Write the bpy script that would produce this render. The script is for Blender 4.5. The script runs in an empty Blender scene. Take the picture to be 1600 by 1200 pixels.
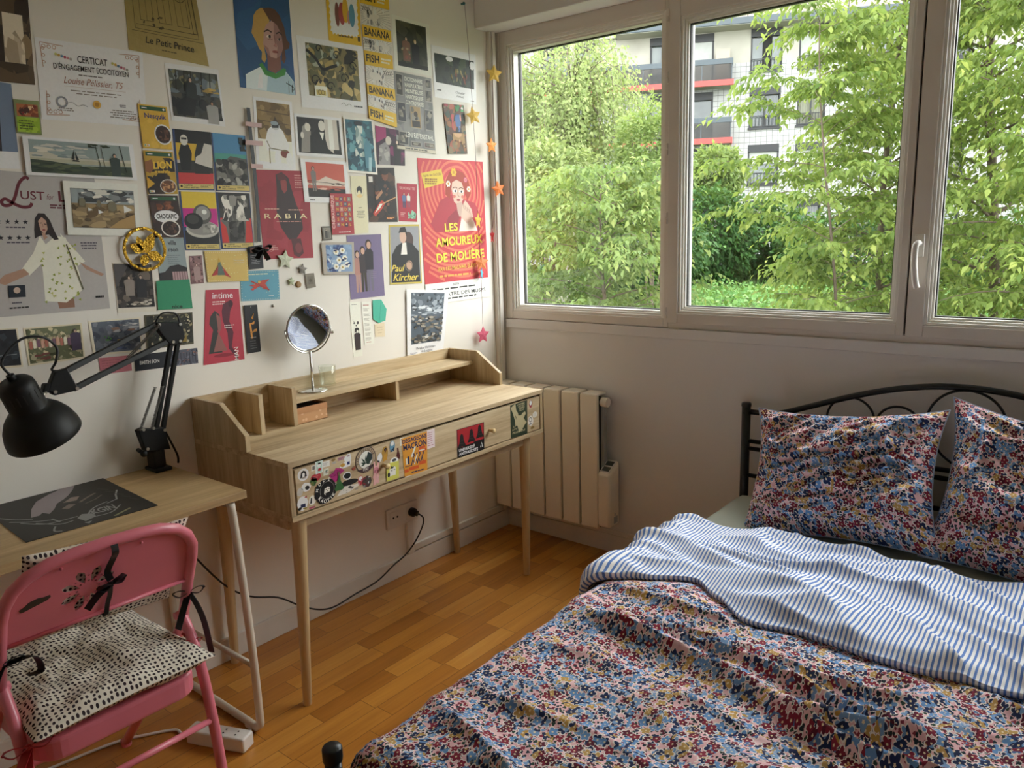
import bpy, math, random
import numpy as np
from mathutils import Vector, Matrix, noise

SC = bpy.context.scene
COL = SC.collection
PI = math.pi

# ---------------------------------------------------------------- camera
cam_d = bpy.data.cameras.new('camera')
cam = bpy.data.objects.new('camera', cam_d)
COL.objects.link(cam)
cam_d.sensor_fit = 'HORIZONTAL'
cam_d.sensor_width = 36.0
cam_d.lens = 36.0 * 1208.44 / 1600.0
cam_d.clip_start = 0.02
cam_d.clip_end = 300
cam.matrix_world = Matrix([[0.778417, -0.099445, 0.61982, 2.335914], [0.627063, 0.169256, -0.760358, -2.807485], [-0.029295, 0.980542, 0.19411, 1.429394], [0.0, 0.0, 0.0, 1.0]])
SC.camera = cam

# ---------------------------------------------------------------- colour management
SC.view_settings.view_transform = 'Standard'
SC.view_settings.look = 'None'
SC.view_settings.gamma = 1.0
SC.view_settings.use_curve_mapping = False
SC.view_settings.exposure = 0.40
SC.cycles.use_denoising = True
SC.cycles.max_bounces = 12
SC.cycles.diffuse_bounces = 8
SC.cycles.transparent_max_bounces = 24
SC.cycles.sample_clamp_indirect = 6.0
SC.cycles.caustics_reflective = False
SC.cycles.caustics_refractive = False

# ---------------------------------------------------------------- overcast sky
W = bpy.data.worlds.new('overcast_sky')
SC.world = W
W.use_nodes = True
wn = W.node_tree
wn.nodes.clear()
wo = wn.nodes.new('ShaderNodeOutputWorld')
wb = wn.nodes.new('ShaderNodeBackground')
wt = wn.nodes.new('ShaderNodeTexCoord')
wsep = wn.nodes.new('ShaderNodeSeparateXYZ')
wr = wn.nodes.new('ShaderNodeValToRGB')
wn.links.new(wt.outputs['Generated'], wsep.inputs[0])
wn.links.new(wsep.outputs['Z'], wr.inputs[0])
wr.color_ramp.elements[0].position = 0.0
wr.color_ramp.elements[0].color = (0.92, 0.94, 0.96, 1)
wr.color_ramp.elements[1].position = 0.7
wr.color_ramp.elements[1].color = (0.98, 1.0, 1.03, 1)
wn.links.new(wr.outputs[0], wb.inputs['Color'])
wb.inputs['Strength'].default_value = 5.2
wn.links.new(wb.outputs[0], wo.inputs[0])

# very wide soft sun lamp, added to strengthen overcast light through the window
sun_d = bpy.data.lights.new('overcast_fill_sun', 'SUN')
sun_d.energy = 5.5
sun_d.angle = math.radians(75)
sun_d.color = (1.0, 0.985, 0.965)
sun = bpy.data.objects.new('overcast_fill_sun', sun_d)
COL.objects.link(sun)
sun.rotation_euler = Vector((-.42, -.70, -.56)).to_track_quat('-Z', 'Y').to_euler()
sun.location = (3, 8, 9)

# ================================================================ helpers
def lin(c):
    if isinstance(c, str):
        c = c.lstrip('#')
        c = [int(c[i:i + 2], 16) / 255 for i in (0, 2, 4)]
    return [x / 12.92 if x <= 0.04045 else ((x + 0.055) / 1.055) ** 2.4 for x in c]


class NG:
    """small node-graph builder"""
    def __init__(s, name):
        s.mat = bpy.data.materials.new(name)
        s.mat.use_nodes = True
        s.nt = s.mat.node_tree
        s.nt.nodes.clear()
        s.out = s.nt.nodes.new('ShaderNodeOutputMaterial')

    def n(s, typ, ins=None, **props):
        nd = s.nt.nodes.new('ShaderNode' + typ)
        for k, v in props.items():
            setattr(nd, k, v)
        for k, v in (ins or {}).items():
            s.put(nd.inputs[k], v)
        return nd

    def put(s, sock, v):
        if isinstance(v, bpy.types.NodeSocket):
            s.nt.links.new(v, sock)
        elif hasattr(v, 'outputs'):
            s.nt.links.new(v.outputs[0], sock)
        elif v is not None:
            if isinstance(v, (list, tuple)) and sock.type == 'RGBA' and len(v) == 3:
                v = (*v, 1)
            sock.default_value = v

    def m(s, op, a, b=None, c=None, clamp=False):
        nd = s.nt.nodes.new('ShaderNodeMath')
        nd.operation = op
        nd.use_clamp = clamp
        s.put(nd.inputs[0], a)
        if b is not None:
            s.put(nd.inputs[1], b)
        if c is not None:
            s.put(nd.inputs[2], c)
        return nd.outputs[0]

    def vm(s, op, a, b=None, scale=None):
        nd = s.nt.nodes.new('ShaderNodeVectorMath')
        nd.operation = op
        s.put(nd.inputs[0], a)
        if b is not None:
            s.put(nd.inputs[1], b)
        if scale is not None:
            s.put(nd.inputs['Scale'], scale)
        return nd.outputs['Value'] if op in ('LENGTH', 'DISTANCE', 'DOT_PRODUCT') else nd.outputs[0]

    def mix(s, f, a, b, blend='MIX'):
        nd = s.nt.nodes.new('ShaderNodeMix')
        nd.data_type = 'RGBA'
        nd.blend_type = blend
        s.put(nd.inputs[0], f)
        s.put(nd.inputs[6], a)
        s.put(nd.inputs[7], b)
        return nd.outputs[2]

    def ramp(s, f, stops, interp='LINEAR'):
        nd = s.nt.nodes.new('ShaderNodeValToRGB')
        cr = nd.color_ramp
        cr.interpolation = interp
        while len(cr.elements) < len(stops):
            cr.elements.new(0.5)
        for e, (p, c) in zip(cr.elements, stops):
            e.position = p
            e.color = (*c, 1) if len(c) == 3 else c
        s.put(nd.inputs[0], f)
        return nd.outputs[0]

    def smooth(s, x, lo, hi):
        nd = s.nt.nodes.new('ShaderNodeMapRange')
        nd.interpolation_type = 'SMOOTHSTEP'
        s.put(nd.inputs[0], x)
        nd.inputs[1].default_value = lo
        nd.inputs[2].default_value = hi
        return nd.outputs[0]

    def coord(s, kind='Object'):
        return s.n('TexCoord').outputs[kind]

    def mapping(s, vec, loc=(0, 0, 0), rot=(0, 0, 0), scale=(1, 1, 1)):
        return s.n('Mapping', {'Vector': vec, 'Location': loc, 'Rotation': rot, 'Scale': scale}).outputs[0]

    def noise(s, vec, scale, detail=3, rough=.5, out=0):
        return s.n('TexNoise', {'Vector': vec, 'Scale': scale, 'Detail': detail, 'Roughness': rough}).outputs[out]

    def bump(s, h, strength=.3, dist=.01):
        return s.n('Bump', {'Height': h, 'Strength': strength, 'Distance': dist}).outputs[0]

    def bsdf(s, color, rough=.5, metal=0., normal=None, spec=None, **kw):
        ins = {'Base Color': color, 'Roughness': rough, 'Metallic': metal}
        if normal is not None:
            ins['Normal'] = normal
        if spec is not None:
            ins['Specular IOR Level'] = spec
        ins.update(kw)
        b = s.n('BsdfPrincipled', ins)
        s.nt.links.new(b.outputs[0], s.out.inputs['Surface'])
        return b

    def done(s, sh):
        s.put(s.out.inputs['Surface'], sh)
        return s.mat


def plain(name, col, rough=.5, metal=0., spec=None, var=.06, vscale=9., bump=0.):
    """plain procedural finish: colour with a faint mottling"""
    g = NG(name)
    c = lin(col) if isinstance(col, str) else col
    nz = g.noise(g.coord(), vscale, 4)
    lo = [max(0, x * (1 - var)) for x in c]
    hi = [min(1, x * (1 + var)) for x in c]
    colr = g.ramp(nz, [(.3, lo), (.7, hi)])
    nm = g.bump(g.noise(g.coord(), 260, 3), bump, .002) if bump else None
    g.bsdf(colr, rough, metal, nm, spec)
    return g.mat


class MB:
    """collects shapes and links them as one mesh object"""
    def __init__(s):
        s.v, s.f, s.mi, s.sm, s.uv, s.col = [], [], [], [], None, None

    def add(s, vs, fs, m=0, smooth=False):
        b = len(s.v)
        s.v += [tuple(p) for p in vs]
        for f in fs:
            s.f.append(tuple(i + b for i in f))
            s.mi.append(m)
            s.sm.append(smooth)
        return s

    def box(s, x0, x1, y0, y1, z0, z1, m=0):
        return s.add([(x0, y0, z0), (x1, y0, z0), (x1, y1, z0), (x0, y1, z0), (x0, y0, z1), (x1, y0, z1), (x1, y1, z1), (x0, y1, z1)],
                     [(0, 3, 2, 1), (4, 5, 6, 7), (0, 1, 5, 4), (1, 2, 6, 5), (2, 3, 7, 6), (3, 0, 4, 7)], m)

    def obox(s, c, ax, ay, az, m=0):
        c, ax, ay, az = map(Vector, (c, ax, ay, az))
        vs = [c + ax * i + ay * j + az * k for k in (-1, 1) for i, j in ((-1, -1), (1, -1), (1, 1), (-1, 1))]
        return s.add(vs, [(0, 3, 2, 1), (4, 5, 6, 7), (0, 1, 5, 4), (1, 2, 6, 5), (2, 3, 7, 6), (3, 0, 4, 7)], m)

    def prism(s, poly, d, m=0):
        """poly: 3-D outline, d: extrusion vector"""
        n = len(poly)
        d = Vector(d)
        vs = [Vector(p) for p in poly] + [Vector(p) + d for p in poly]
        fs = [tuple(range(n - 1, -1, -1)), tuple(range(n, 2 * n))]
        fs += [(i, (i + 1) % n, n + (i + 1) % n, n + i) for i in range(n)]
        return s.add(vs, fs, m)

    def ring(s, x0, x1, z0, z1, w, y0, y1, m=0):
        """rectangular picture-frame ring facing the room; w = (left, right, bottom, top)"""
        a, b, c, d = w
        s.box(x0, x0 + a, y0, y1, z0, z1, m)
        s.box(x1 - b, x1, y0, y1, z0, z1, m)
        s.box(x0 + a, x1 - b, y0, y1, z0, z0 + c, m)
        s.box(x0 + a, x1 - b, y0, y1, z1 - d, z1, m)
        return s

    def tube(s, pts, r, n=12, closed=False, caps=True, m=0):
        pts = [Vector(p) for p in pts]
        k = len(pts)
        rs = r if isinstance(r, (list, tuple)) else [r] * k
        tans = []
        for i in range(k):
            if closed:
                t = pts[(i + 1) % k] - pts[i - 1]
            else:
                t = pts[min(i + 1, k - 1)] - pts[max(i - 1, 0)]
            tans.append(t.normalized())
        up = Vector((0, 0, 1)) if abs(tans[0].z) < .9 else Vector((1, 0, 0))
        nv = (up - tans[0] * up.dot(tans[0])).normalized()
        vs, fs = [], []
        for i in range(k):
            t = tans[i]
            nv = (nv - t * nv.dot(t)).normalized()
            bv = t.cross(nv)
            for j in range(n):
                a = 2 * PI * j / n
                vs.append(pts[i] + (nv * math.cos(a) + bv * math.sin(a)) * rs[i])
        for i in range(k if closed else k - 1):
            i2 = (i + 1) % k
            for j in range(n):
                j2 = (j + 1) % n
                fs.append((i * n + j, i * n + j2, i2 * n + j2, i2 * n + j))
        s.add(vs, fs, m, True)
        if caps and not closed:
            b = len(s.v) - k * n
            s.f.append(tuple(b + j for j in range(n - 1, -1, -1))); s.mi.append(m); s.sm.append(False)
            s.f.append(tuple(b + (k - 1) * n + j for j in range(n))); s.mi.append(m); s.sm.append(False)
        return s

    def lathe(s, prof, c=(0, 0, 0), axis=(0, 0, 1), n=32, m=0, smooth=True):
        """prof: (radius, height) pairs about axis through c"""
        q = Vector((0, 0, 1)).rotation_difference(Vector(axis).normalized())
        c = Vector(c)
        vs, fs = [], []
        for r, h in prof:
            for j in range(n):
                a = 2 * PI * j / n
                vs.append(c + q @ Vector((r * math.cos(a), r * math.sin(a), h)))
        for i in range(len(prof) - 1):
            for j in range(n):
                j2 = (j + 1) % n
                fs.append((i * n + j, i * n + j2, (i + 1) * n + j2, (i + 1) * n + j))
        return s.add(vs, fs, m, smooth)

    def cyl(s, a, b, r, n=20, m=0):
        a, b = Vector(a), Vector(b)
        L = (b - a).length
        s.lathe([(r, 0), (r, L)], a, b - a, n, m)
        k = len(s.v) - 2 * n
        s.f.append(tuple(k + j for j in range(n - 1, -1, -1))); s.mi.append(m); s.sm.append(False)
        s.f.append(tuple(k + n + j for j in range(n))); s.mi.append(m); s.sm.append(False)
        return s

    def ball(s, c, r, m=0, n=16):
        rr = r if isinstance(r, (tuple, list)) else (r, r, r)
        vs, fs = [], []
        k = n // 2
        for i in range(k + 1):
            t = PI * i / k
            for j in range(n):
                a = 2 * PI * j / n
                vs.append((c[0] + rr[0] * math.sin(t) * math.cos(a), c[1] + rr[1] * math.sin(t) * math.sin(a), c[2] + rr[2] * math.cos(t)))
        for i in range(k):
            for j in range(n):
                j2 = (j + 1) % n
                fs.append((i * n + j, (i + 1) * n + j, (i + 1) * n + j2, i * n + j2))
        return s.add(vs, fs, m, True)

    def grid(s, fn, nu, nv, m=0, uvfn=None, wrap=False):
        """fn(u, v) over the unit square; keeps uv"""
        b = len(s.v)
        if s.uv is None:
            s.uv = {}
        for j in range(nv + 1):
            for i in range(nu + 1):
                u, v = i / nu, j / nv
                s.v.append(tuple(fn(u, v)))
                s.uv[len(s.v) - 1] = uvfn(u, v) if uvfn else (u, v)
        for j in range(nv):
            for i in range(nu):
                a = b + j * (nu + 1) + i
                s.f.append((a, a + 1, a + nu + 2, a + nu + 1))
                s.mi.append(m)
                s.sm.append(True)
        return s

    def build(s, name, mats, parent=None, loc=None, bevel=0., seg=2, kind=None, solid=0.):
        me = bpy.data.meshes.new(name)
        me.from_pydata(s.v, [], s.f)
        mats = mats if isinstance(mats, (list, tuple)) else [mats]
        for mt in mats:
            me.materials.append(mt)
        me.polygons.foreach_set('material_index', s.mi)
        me.polygons.foreach_set('use_smooth', s.sm)
        if s.uv is not None:
            ul = me.uv_layers.new(name='UVMap')
            vi = np.empty(len(me.loops), dtype=np.int32)
            me.loops.foreach_get('vertex_index', vi)
            arr = np.zeros((len(me.loops), 2), dtype=np.float32)
            for k, i in enumerate(vi):
                arr[k] = s.uv.get(int(i), (0, 0))
            ul.data.foreach_set('uv', arr.ravel())
        me.update()
        o = bpy.data.objects.new(name, me)
        COL.objects.link(o)
        if solid:
            md = o.modifiers.new('thick', 'SOLIDIFY')
            md.thickness = solid
            md.offset = 0
        if bevel:
            md = o.modifiers.new('bevel', 'BEVEL')
            md.width = bevel
            md.segments = seg
            md.limit_method = 'ANGLE'
            md.angle_limit = math.radians(40)
            md.harden_normals = False
        if parent is not None:
            o.parent = parent
            o.matrix_parent_inverse = parent.matrix_basis.inverted()
        if loc is not None:
            o.location = loc
        if kind:
            o['kind'] = kind
        return o


def tag(o, label, cat, group=None, kind=None):
    o['label'] = label
    o['category'] = cat
    if group:
        o['group'] = group
    if kind:
        o['kind'] = kind
    return o


def thing(name, label, cat, loc=(0, 0, 0), group=None):
    o = bpy.data.objects.new(name, None)
    o.empty_display_size = .05
    COL.objects.link(o)
    o.location = loc
    return tag(o, label, cat, group)


def struct(mb, name, mat, **kw):
    o = mb.build(name, mat, **kw)
    o['kind'] = 'structure'
    return o


def smoothpath(pts, n=8):
    """Catmull-Rom through pts"""
    pts = [Vector(p) for p in pts]
    out = []
    for i in range(len(pts) - 1):
        p0 = pts[max(i - 1, 0)]; p1 = pts[i]; p2 = pts[i + 1]; p3 = pts[min(i + 2, len(pts) - 1)]
        for k in range(n):
            t = k / n
            out.append(.5 * ((2 * p1) + (p2 - p0) * t + (2 * p0 - 5 * p1 + 4 * p2 - p3) * t * t + (3 * p1 - p0 - 3 * p2 + p3) * t ** 3))
    out.append(pts[-1])
    return out


def sstep(a, b, x):
    t = min(1, max(0, (x - a) / (b - a)))
    return t * t * (3 - 2 * t)

# ================================================================ materials
def wood(name, light, mid, dark, axis='Y', rough=.45, scale=1.):
    g = NG(name)
    p = g.coord()
    st = {'Y': (26, 1.6, 26), 'X': (1.6, 26, 26), 'Z': (26, 26, 1.6)}[axis]
    st = tuple(a * scale for a in st)
    warp = g.noise(g.mapping(p, scale=tuple(a * .3 for a in st)), 1.0, 2)
    q = g.vm('ADD', g.mapping(p, scale=st), g.vm('SCALE', g.n('CombineXYZ', {0: warp, 1: warp, 2: warp}).outputs[0], scale=1.6))
    n1 = g.noise(q, 1.0, 6, .62)
    n2 = g.noise(g.mapping(p, scale=tuple(a * 5 for a in st)), 1.0, 3, .6)
    f = g.m('ADD', g.m('MULTIPLY', n1, .75), g.m('MULTIPLY', n2, .25))
    c = g.ramp(f, [(.34, dark), (.5, mid), (.66, light)])
    g.bsdf(c, g.m('ADD', g.m('MULTIPLY', n2, .15), rough), 0, g.bump(n2, .12, .001))
    return g.mat


M = {}
M['oak'] = wood('sonoma_oak', lin('#d9c6a2'), lin('#c4ad88'), lin('#a58d6a'))
M['oak_x'] = wood('sonoma_oak_cross', lin('#cdb894'), lin('#b9a17c'), lin('#9a8262'), 'X')
M['oak_z'] = wood('sonoma_oak_upright', lin('#cdb894'), lin('#b9a17c'), lin('#9a8262'), 'Z')
M['oak_desk'] = wood('light_oak_laminate', lin('#cfb284'), lin('#bd9f72'), lin('#a78a60'), 'Y', .4, 1.3)
M['leg_wood'] = wood('pale_beech', lin('#d8c195'), lin('#cdb489'), lin('#bda277'), 'Z', .4)
M['knob_wood'] = plain('knob_beech', '#dcc18c', .4)
M['paint'] = plain('white_wall_paint', '#e9e4da', .75, var=.025, vscale=2.2, bump=.05)
M['paint_win'] = plain('window_wall_paint', '#e2e0dd', .7, var=.025, vscale=2.0)
M['paint_far'] = plain('grey_wall_paint', '#ebe9e5', .75, var=.03, vscale=2.)
M['ceil'] = plain('ceiling_paint', '#e6e2da', .8, var=.02)
M['trim'] = plain('white_trim_paint', '#dfdad0', .5, var=.03)
M['pvc'] = plain('white_window_plastic', '#dcd6cc', .35, var=.02)
M['pvc_edge'] = plain('pale_window_bead', '#e9e6dd', .3, var=.02)  # slightly paler plastic than the frames
M['seal'] = plain('dark_rubber_seal', '#2b2a28', .6)
M['rad'] = plain('radiator_enamel', '#f1ebdb', .35, var=.02)
M['rad_fin'] = plain('radiator_fin_metal', '#aab0ae', .45)
M['black_metal'] = plain('dark_bed_lacquer', '#14191c', .32, var=.1)
M['lamp'] = plain('black_lamp_lacquer', '#101111', .5, spec=.3, var=.1)
M['lamp_in'] = plain('lamp_inner_white', '#d8d5cc', .5)
M['black'] = plain('black_plastic', '#0e0e0f', .45)
M['chrome'] = plain('chrome', '#d8d8d6', .08, 1.0, var=.01)
M['steel'] = plain('brushed_steel', '#b7b2a6', .3, 1.0, var=.05)
M['white_tube'] = plain('cream_tube_enamel', '#d9d0bf', .4)
M['white_plastic'] = plain('white_plastic', '#e3dfd8', .4)
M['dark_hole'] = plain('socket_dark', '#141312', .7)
M['pink'] = plain('pink_lacquer', '#e07c8c', .3, var=.05, vscale=6)
M['ribbon'] = plain('black_satin_ribbon', '#0f0f13', .45, var=.2, vscale=60)
M['red_ribbon'] = plain('red_satin_ribbon', '#b0202a', .45)
M['sheet'] = plain('sage_grey_sheet', '#aeb3a4', .8, var=.03, vscale=4)
M['mattress'] = plain('mattress_ticking', '#c8c6bc', .8)
M['kraft'] = None
M['thread'] = plain('dark_pink_thread', '#6b4148', .8)

g = NG('mirror_glass')
g.bsdf((.93, .94, .94), .015, 1.0)
M['mirror'] = g.mat

def clear(name, tint, k, ior):
    g = NG(name)
    fr = g.n('LayerWeight', {'Blend': .5}).outputs['Facing']
    f = g.m('ADD', k, g.m('MULTIPLY', g.m('POWER', fr, 5.), .8))
    tr = g.n('BsdfTransparent', {'Color': (*tint, 1)})
    gl = g.n('BsdfGlossy', {'Color': (1, 1, 1, 1), 'Roughness': .02})
    return g.done(g.n('MixShader', {0: f, 1: tr.outputs[0], 2: gl.outputs[0]}))
M['glass'] = clear('window_glass', (.975, .99, .98), .035, 1.45)
M['tumbler'] = clear('tumbler_glass', (.95, .97, .95), .06, 1.5)

# parquet: narrow strips along the left wall, each with its own tone
g = NG('oak_parquet')
p = g.n('SeparateXYZ', {0: g.coord()})
PW, PL = .070, .30
row = g.m('FLOOR', g.m('DIVIDE', p.outputs[0], PW))
wr_ = g.n('TexWhiteNoise', {'W': row}, noise_dimensions='1D').outputs['Value']
yy = g.m('ADD', g.m('DIVIDE', p.outputs[1], PL), g.m('MULTIPLY', wr_, 7.3))
colm = g.m('FLOOR', yy)
idv = g.n('CombineXYZ', {0: row, 1: colm, 2: 0.})
rnd = g.n('TexWhiteNoise', {'Vector': idv}, noise_dimensions='3D')
fx = g.m('FRACT', g.m('DIVIDE', p.outputs[0], PW))
fy = g.m('FRACT', yy)
ex = g.m('MINIMUM', fx, g.m('SUBTRACT', 1., fx))
ey = g.m('MULTIPLY', g.m('MINIMUM', fy, g.m('SUBTRACT', 1., fy)), PL / PW)
edge = g.m('MINIMUM', ex, ey)
joint = g.smooth(edge, .004, .022)
off = g.vm('SCALE', rnd.outputs['Color'], scale=9.)
gp = g.vm('ADD', g.mapping(g.coord(), scale=(34, 2.4, 1)), off)
wv = g.noise(gp, 1.0, 5, .6)
wv2 = g.noise(g.vm('ADD', g.mapping(g.coord(), scale=(160, 7, 1)), off), 1.0, 3, .6)
tone = g.m('ADD', g.m('MULTIPLY', rnd.outputs['Value'], .42), g.m('ADD', g.m('MULTIPLY', wv, .48), g.m('MULTIPLY', wv2, .2)))
c = g.ramp(tone, [(.2, lin('#8f5720')), (.45, lin('#b0722c')), (.66, lin('#c68839')), (.9, lin('#d8a253'))])
c = g.mix(joint, lin('#6d431d'), c)
g.bsdf(c, g.m('ADD', .25, g.m('MULTIPLY', wv2, .14)), 0, g.bump(g.m('ADD', joint, g.m('MULTIPLY', wv2, .2)), .18, .0015))
M['parquet'] = g.mat


def floral(name, tint=1.0):
    """printed cotton: clusters of small five-petal flowers with white rims on pink"""
    g = NG(name)
    uv = g.n('UVMap').outputs[0]
    zone = g.noise(uv, 9., 2, .5)
    zone2 = g.noise(g.mapping(uv, loc=(3.1, 7.7, 0)), 13., 2, .5)
    base = g.mix(g.smooth(g.noise(uv, 45., 2), .38, .62), lin('#e3b3b9'), lin('#edc6c9'))
    # small dark leaves under the flowers
    def layer(scale, seed, rad, petals):
        q = g.mapping(uv, loc=(seed * 1.7, seed * 2.3, 0), scale=(scale, scale, scale))
        vo = g.n('TexVoronoi', {'Vector': q, 'Scale': 1.0, 'Randomness': .85}, voronoi_dimensions='2D')
        d = g.vm('SUBTRACT', q, vo.outputs['Position'])
        sx = g.n('SeparateXYZ', {0: d})
        ang = g.m('ARCTAN2', sx.outputs[1], sx.outputs[0])
        rc = g.n('SeparateColor', {0: vo.outputs['Color']})
        ph = g.m('MULTIPLY', rc.outputs[1], 6.28)
        lobe = g.m('ABSOLUTE', g.m('COSINE', g.m('ADD', g.m('MULTIPLY', ang, petals / 2), ph)))
        rr = g.m('MULTIPLY', g.m('ADD', .58, g.m('MULTIPLY', lobe, .42)), g.m('MULTIPLY', rad, g.m('ADD', .72, g.m('MULTIPLY', rc.outputs[2], .4))))
        rel = g.m('DIVIDE', vo.outputs['Distance'], rr)
        return rel, rc
    rel, rc = layer(92., 9., .62, 3.)
    leafm = g.m('MULTIPLY', g.m('LESS_THAN', rel, .75), g.m('GREATER_THAN', zone2, .40))
    leafc = g.ramp(rc.outputs[0], [(0, lin('#26323a')), (.45, lin('#34493f')), (.75, lin('#8a3848')), (1, lin('#e9e4da'))], 'CONSTANT')
    col = g.mix(leafm, base, leafc)
    for scale, seed, rad, pal in (
            (44., 1., .60, 'b'), (50., 4., .56, 'w')):
        rel, rc = layer(scale, seed, rad, 5.)
        if pal == 'b':
            here = g.m('GREATER_THAN', g.m('ADD', zone, g.m('MULTIPLY', rc.outputs[0], .22)), .53)
            kc = g.m('FRACT', g.m('ADD', g.m('MULTIPLY', zone2, 2.6), g.m('MULTIPLY', rc.outputs[1], .36)))
            fc = g.ramp(kc, [(0, lin('#27325a')), (.26, lin('#6b95c9')), (.48, lin('#2b3456')), (.66, lin('#7d9fc9')), (.84, lin('#c49a52'))], 'CONSTANT')
        else:
            here = g.m('GREATER_THAN', g.m('ADD', g.m('SUBTRACT', 1., zone), g.m('MULTIPLY', rc.outputs[2], .25)), .66)
            kc = g.m('FRACT', g.m('ADD', g.m('MULTIPLY', zone2, 2.2), g.m('MULTIPLY', rc.outputs[0], .4)))
            fc = g.ramp(kc, [(0, lin('#8a2c40')), (.24, lin('#5f2134')), (.40, lin('#c09a5c')), (.58, lin('#2f3a5c')), (.76, lin('#98384c')), (.9, lin('#5a78a8'))], 'CONSTANT')
        rim = g.m('MULTIPLY', g.m('LESS_THAN', rel, 1.22), here)
        col = g.mix(rim, col, lin('#f0ebe4'))
        fl = g.m('MULTIPLY', g.m('LESS_THAN', rel, 1.0), here)
        col = g.mix(fl, col, fc)
        col = g.mix(g.m('MULTIPLY', g.m('LESS_THAN', rel, .2), here), col, lin('#ead9b4'))
    weave = g.noise(uv, 900., 2)
    g.bsdf(col, .85, 0, g.bump(weave, .08, .001), .2)
    return g.mat


M['floral'] = floral('floral_cotton')

g = NG('blue_striped_cotton')
uv = g.n('SeparateXYZ', {0: g.n('UVMap').outputs[0]})
fr = g.m('FRACT', g.m('MULTIPLY', uv.outputs[0], 1 / .0118))
st = g.m('MULTIPLY', g.smooth(fr, .06, .12), g.m('SUBTRACT', 1., g.smooth(fr, .50, .56)))
col = g.mix(st, lin('#f3f3f3'), lin('#6486c6'))
g.bsdf(col, .8, 0, g.bump(g.noise(g.n('UVMap').outputs[0], 900., 2), .06, .001), .2)
M['stripe'] = g.mat

g = NG('dotted_cushion_cotton')
uv = g.n('UVMap').outputs[0]
vo = g.n('TexVoronoi', {'Vector': uv, 'Scale': 96., 'Randomness': .4}, voronoi_dimensions='2D')
d = g.vm('SUBTRACT', g.mapping(uv, scale=(96, 96, 96)), vo.outputs['Position'])
sx = g.n('SeparateXYZ', {0: d})
r1 = vo.outputs['Distance']
r2 = g.vm('LENGTH', g.vm('SUBTRACT', d, (.07, -.09, 0)))
mk = g.m('MULTIPLY', g.m('LESS_THAN', r1, .30), g.m('GREATER_THAN', r2, .19))
dot = g.m('LESS_THAN', r2, .12)
col = g.mix(mk, lin('#e6dfd0'), lin('#3a2f31'))
col = g.mix(dot, col, lin('#8d4038'))
g.bsdf(col, .85, 0, g.bump(g.noise(uv, 700., 2), .1, .001), .2)
M['dots'] = g.mat

g = NG('kraft_box_card')
uv = g.coord()
vo = g.n('TexVoronoi', {'Vector': uv, 'Scale': 48., 'Randomness': .5})
col = g.mix(g.m('LESS_THAN', vo.outputs['Distance'], .26), lin('#c99a6e'), lin('#dcb48e'))
g.bsdf(col, .7)
M['kraft'] = g.mat

# printed paper takes its ink from the mesh
g = NG('printed_paper')
at = g.n('Attribute', attribute_name='ink')
nz = g.noise(g.coord(), 120., 3)
col = g.mix(.10, at.outputs['Color'], g.mix(1., at.outputs['Color'], g.ramp(nz, [(.3, (.55, .55, .55)), (.7, (1, 1, 1))]), 'MULTIPLY'))
g.bsdf(col, .5, 0, None, .35)
M['print'] = g.mat
g = NG('gold_foil_paper')
at = g.n('Attribute', attribute_name='ink')
nz = g.noise(g.coord(), 60., 3)
g.bsdf(at.outputs['Color'], .42, .35, g.bump(nz, .3, .003))
M['gold_print'] = g.mat
g = NG('crumpled_gold_foil')
nz = g.n('TexVoronoi', {'Vector': g.coord(), 'Scale': 190.}).outputs['Distance']
g.bsdf(lin('#d6ab3f'), .28, .85, g.bump(nz, .9, .004))
M['foil'] = g.mat


def card(name, col, rough=.55):
    return plain(name, col, rough, var=.05, vscale=30)

# ================================================================ room shell  (x along the window wall, y towards it, left wall at x = 0)
RX, RY, RZ = 3.55, -4.3, 2.52
struct(MB().box(-.2, RX + .2, RY - .2, .2, -.12, 0), 'floor', M['parquet'])
struct(MB().box(-.2, RX + .2, RY - .2, .2, RZ, RZ + .12), 'ceiling', M['ceil'])
struct(MB().box(-.2, 0, RY - .2, .2, 0, RZ), 'wall_left', M['paint'])
struct(MB().box(RX, RX + .2, RY - .2, .2, 0, RZ), 'wall_right', M['paint_far'])
struct(MB().box(0, RX, RY - .2, RY, 0, RZ), 'wall_front', M['paint_far'])
WX1 = 2.66                       # right end of the window opening
b = MB().box(0, RX, 0, .2, 0, 1.026).box(WX1, RX, 0, .2, 1.026, 2.285).box(0, RX, 0, .2, 2.285, RZ)
struct(b, 'wall_window', M['paint_win'])
struct(MB().box(0, RX, -.124, 0, 2.284, RZ), 'trim_1', M['paint_win'], bevel=.004)       # shutter box over the window

# baseboards
struct(MB().box(0, .012, RY, 0, 0, .083), 'baseboard_left', M['trim'], bevel=.003)
struct(MB().box(.012, RX, -.012, 0, 0, .083), 'baseboard_window', M['trim'], bevel=.003)
# cable trunking on the left wall and up the corner
b = MB().box(0, .014, -.690, -.655, .083, .226).box(0, .014, -.655, -.012, .090, .118)
struct(b, 'trim_2', M['trim'], bevel=.002)
b = MB().box(0, .022, -.052, -.014, .083, 2.284).box(.022, .028, -.046, -.02, .10, 2.284)
struct(b, 'trim_3', M['trim'], bevel=.002)
struct(MB().box(.028, RX, -.008, 0, .083, .105), 'trim_4', M['trim'], bevel=.002)

# ---------------------------------------------------------------- windows
def steps(mb, x0, x1, z0, z1, y, rows):
    """receding bead rings: rows of (width, depth)"""
    for w, d in rows:
        mb.ring(x0, x1, z0, z1, (w, w, w, w), y, y + d)
        x0 += w; x1 -= w; z0 += w; z1 -= w; y += .008
    return x0, x1, z0, z1, y

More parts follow.
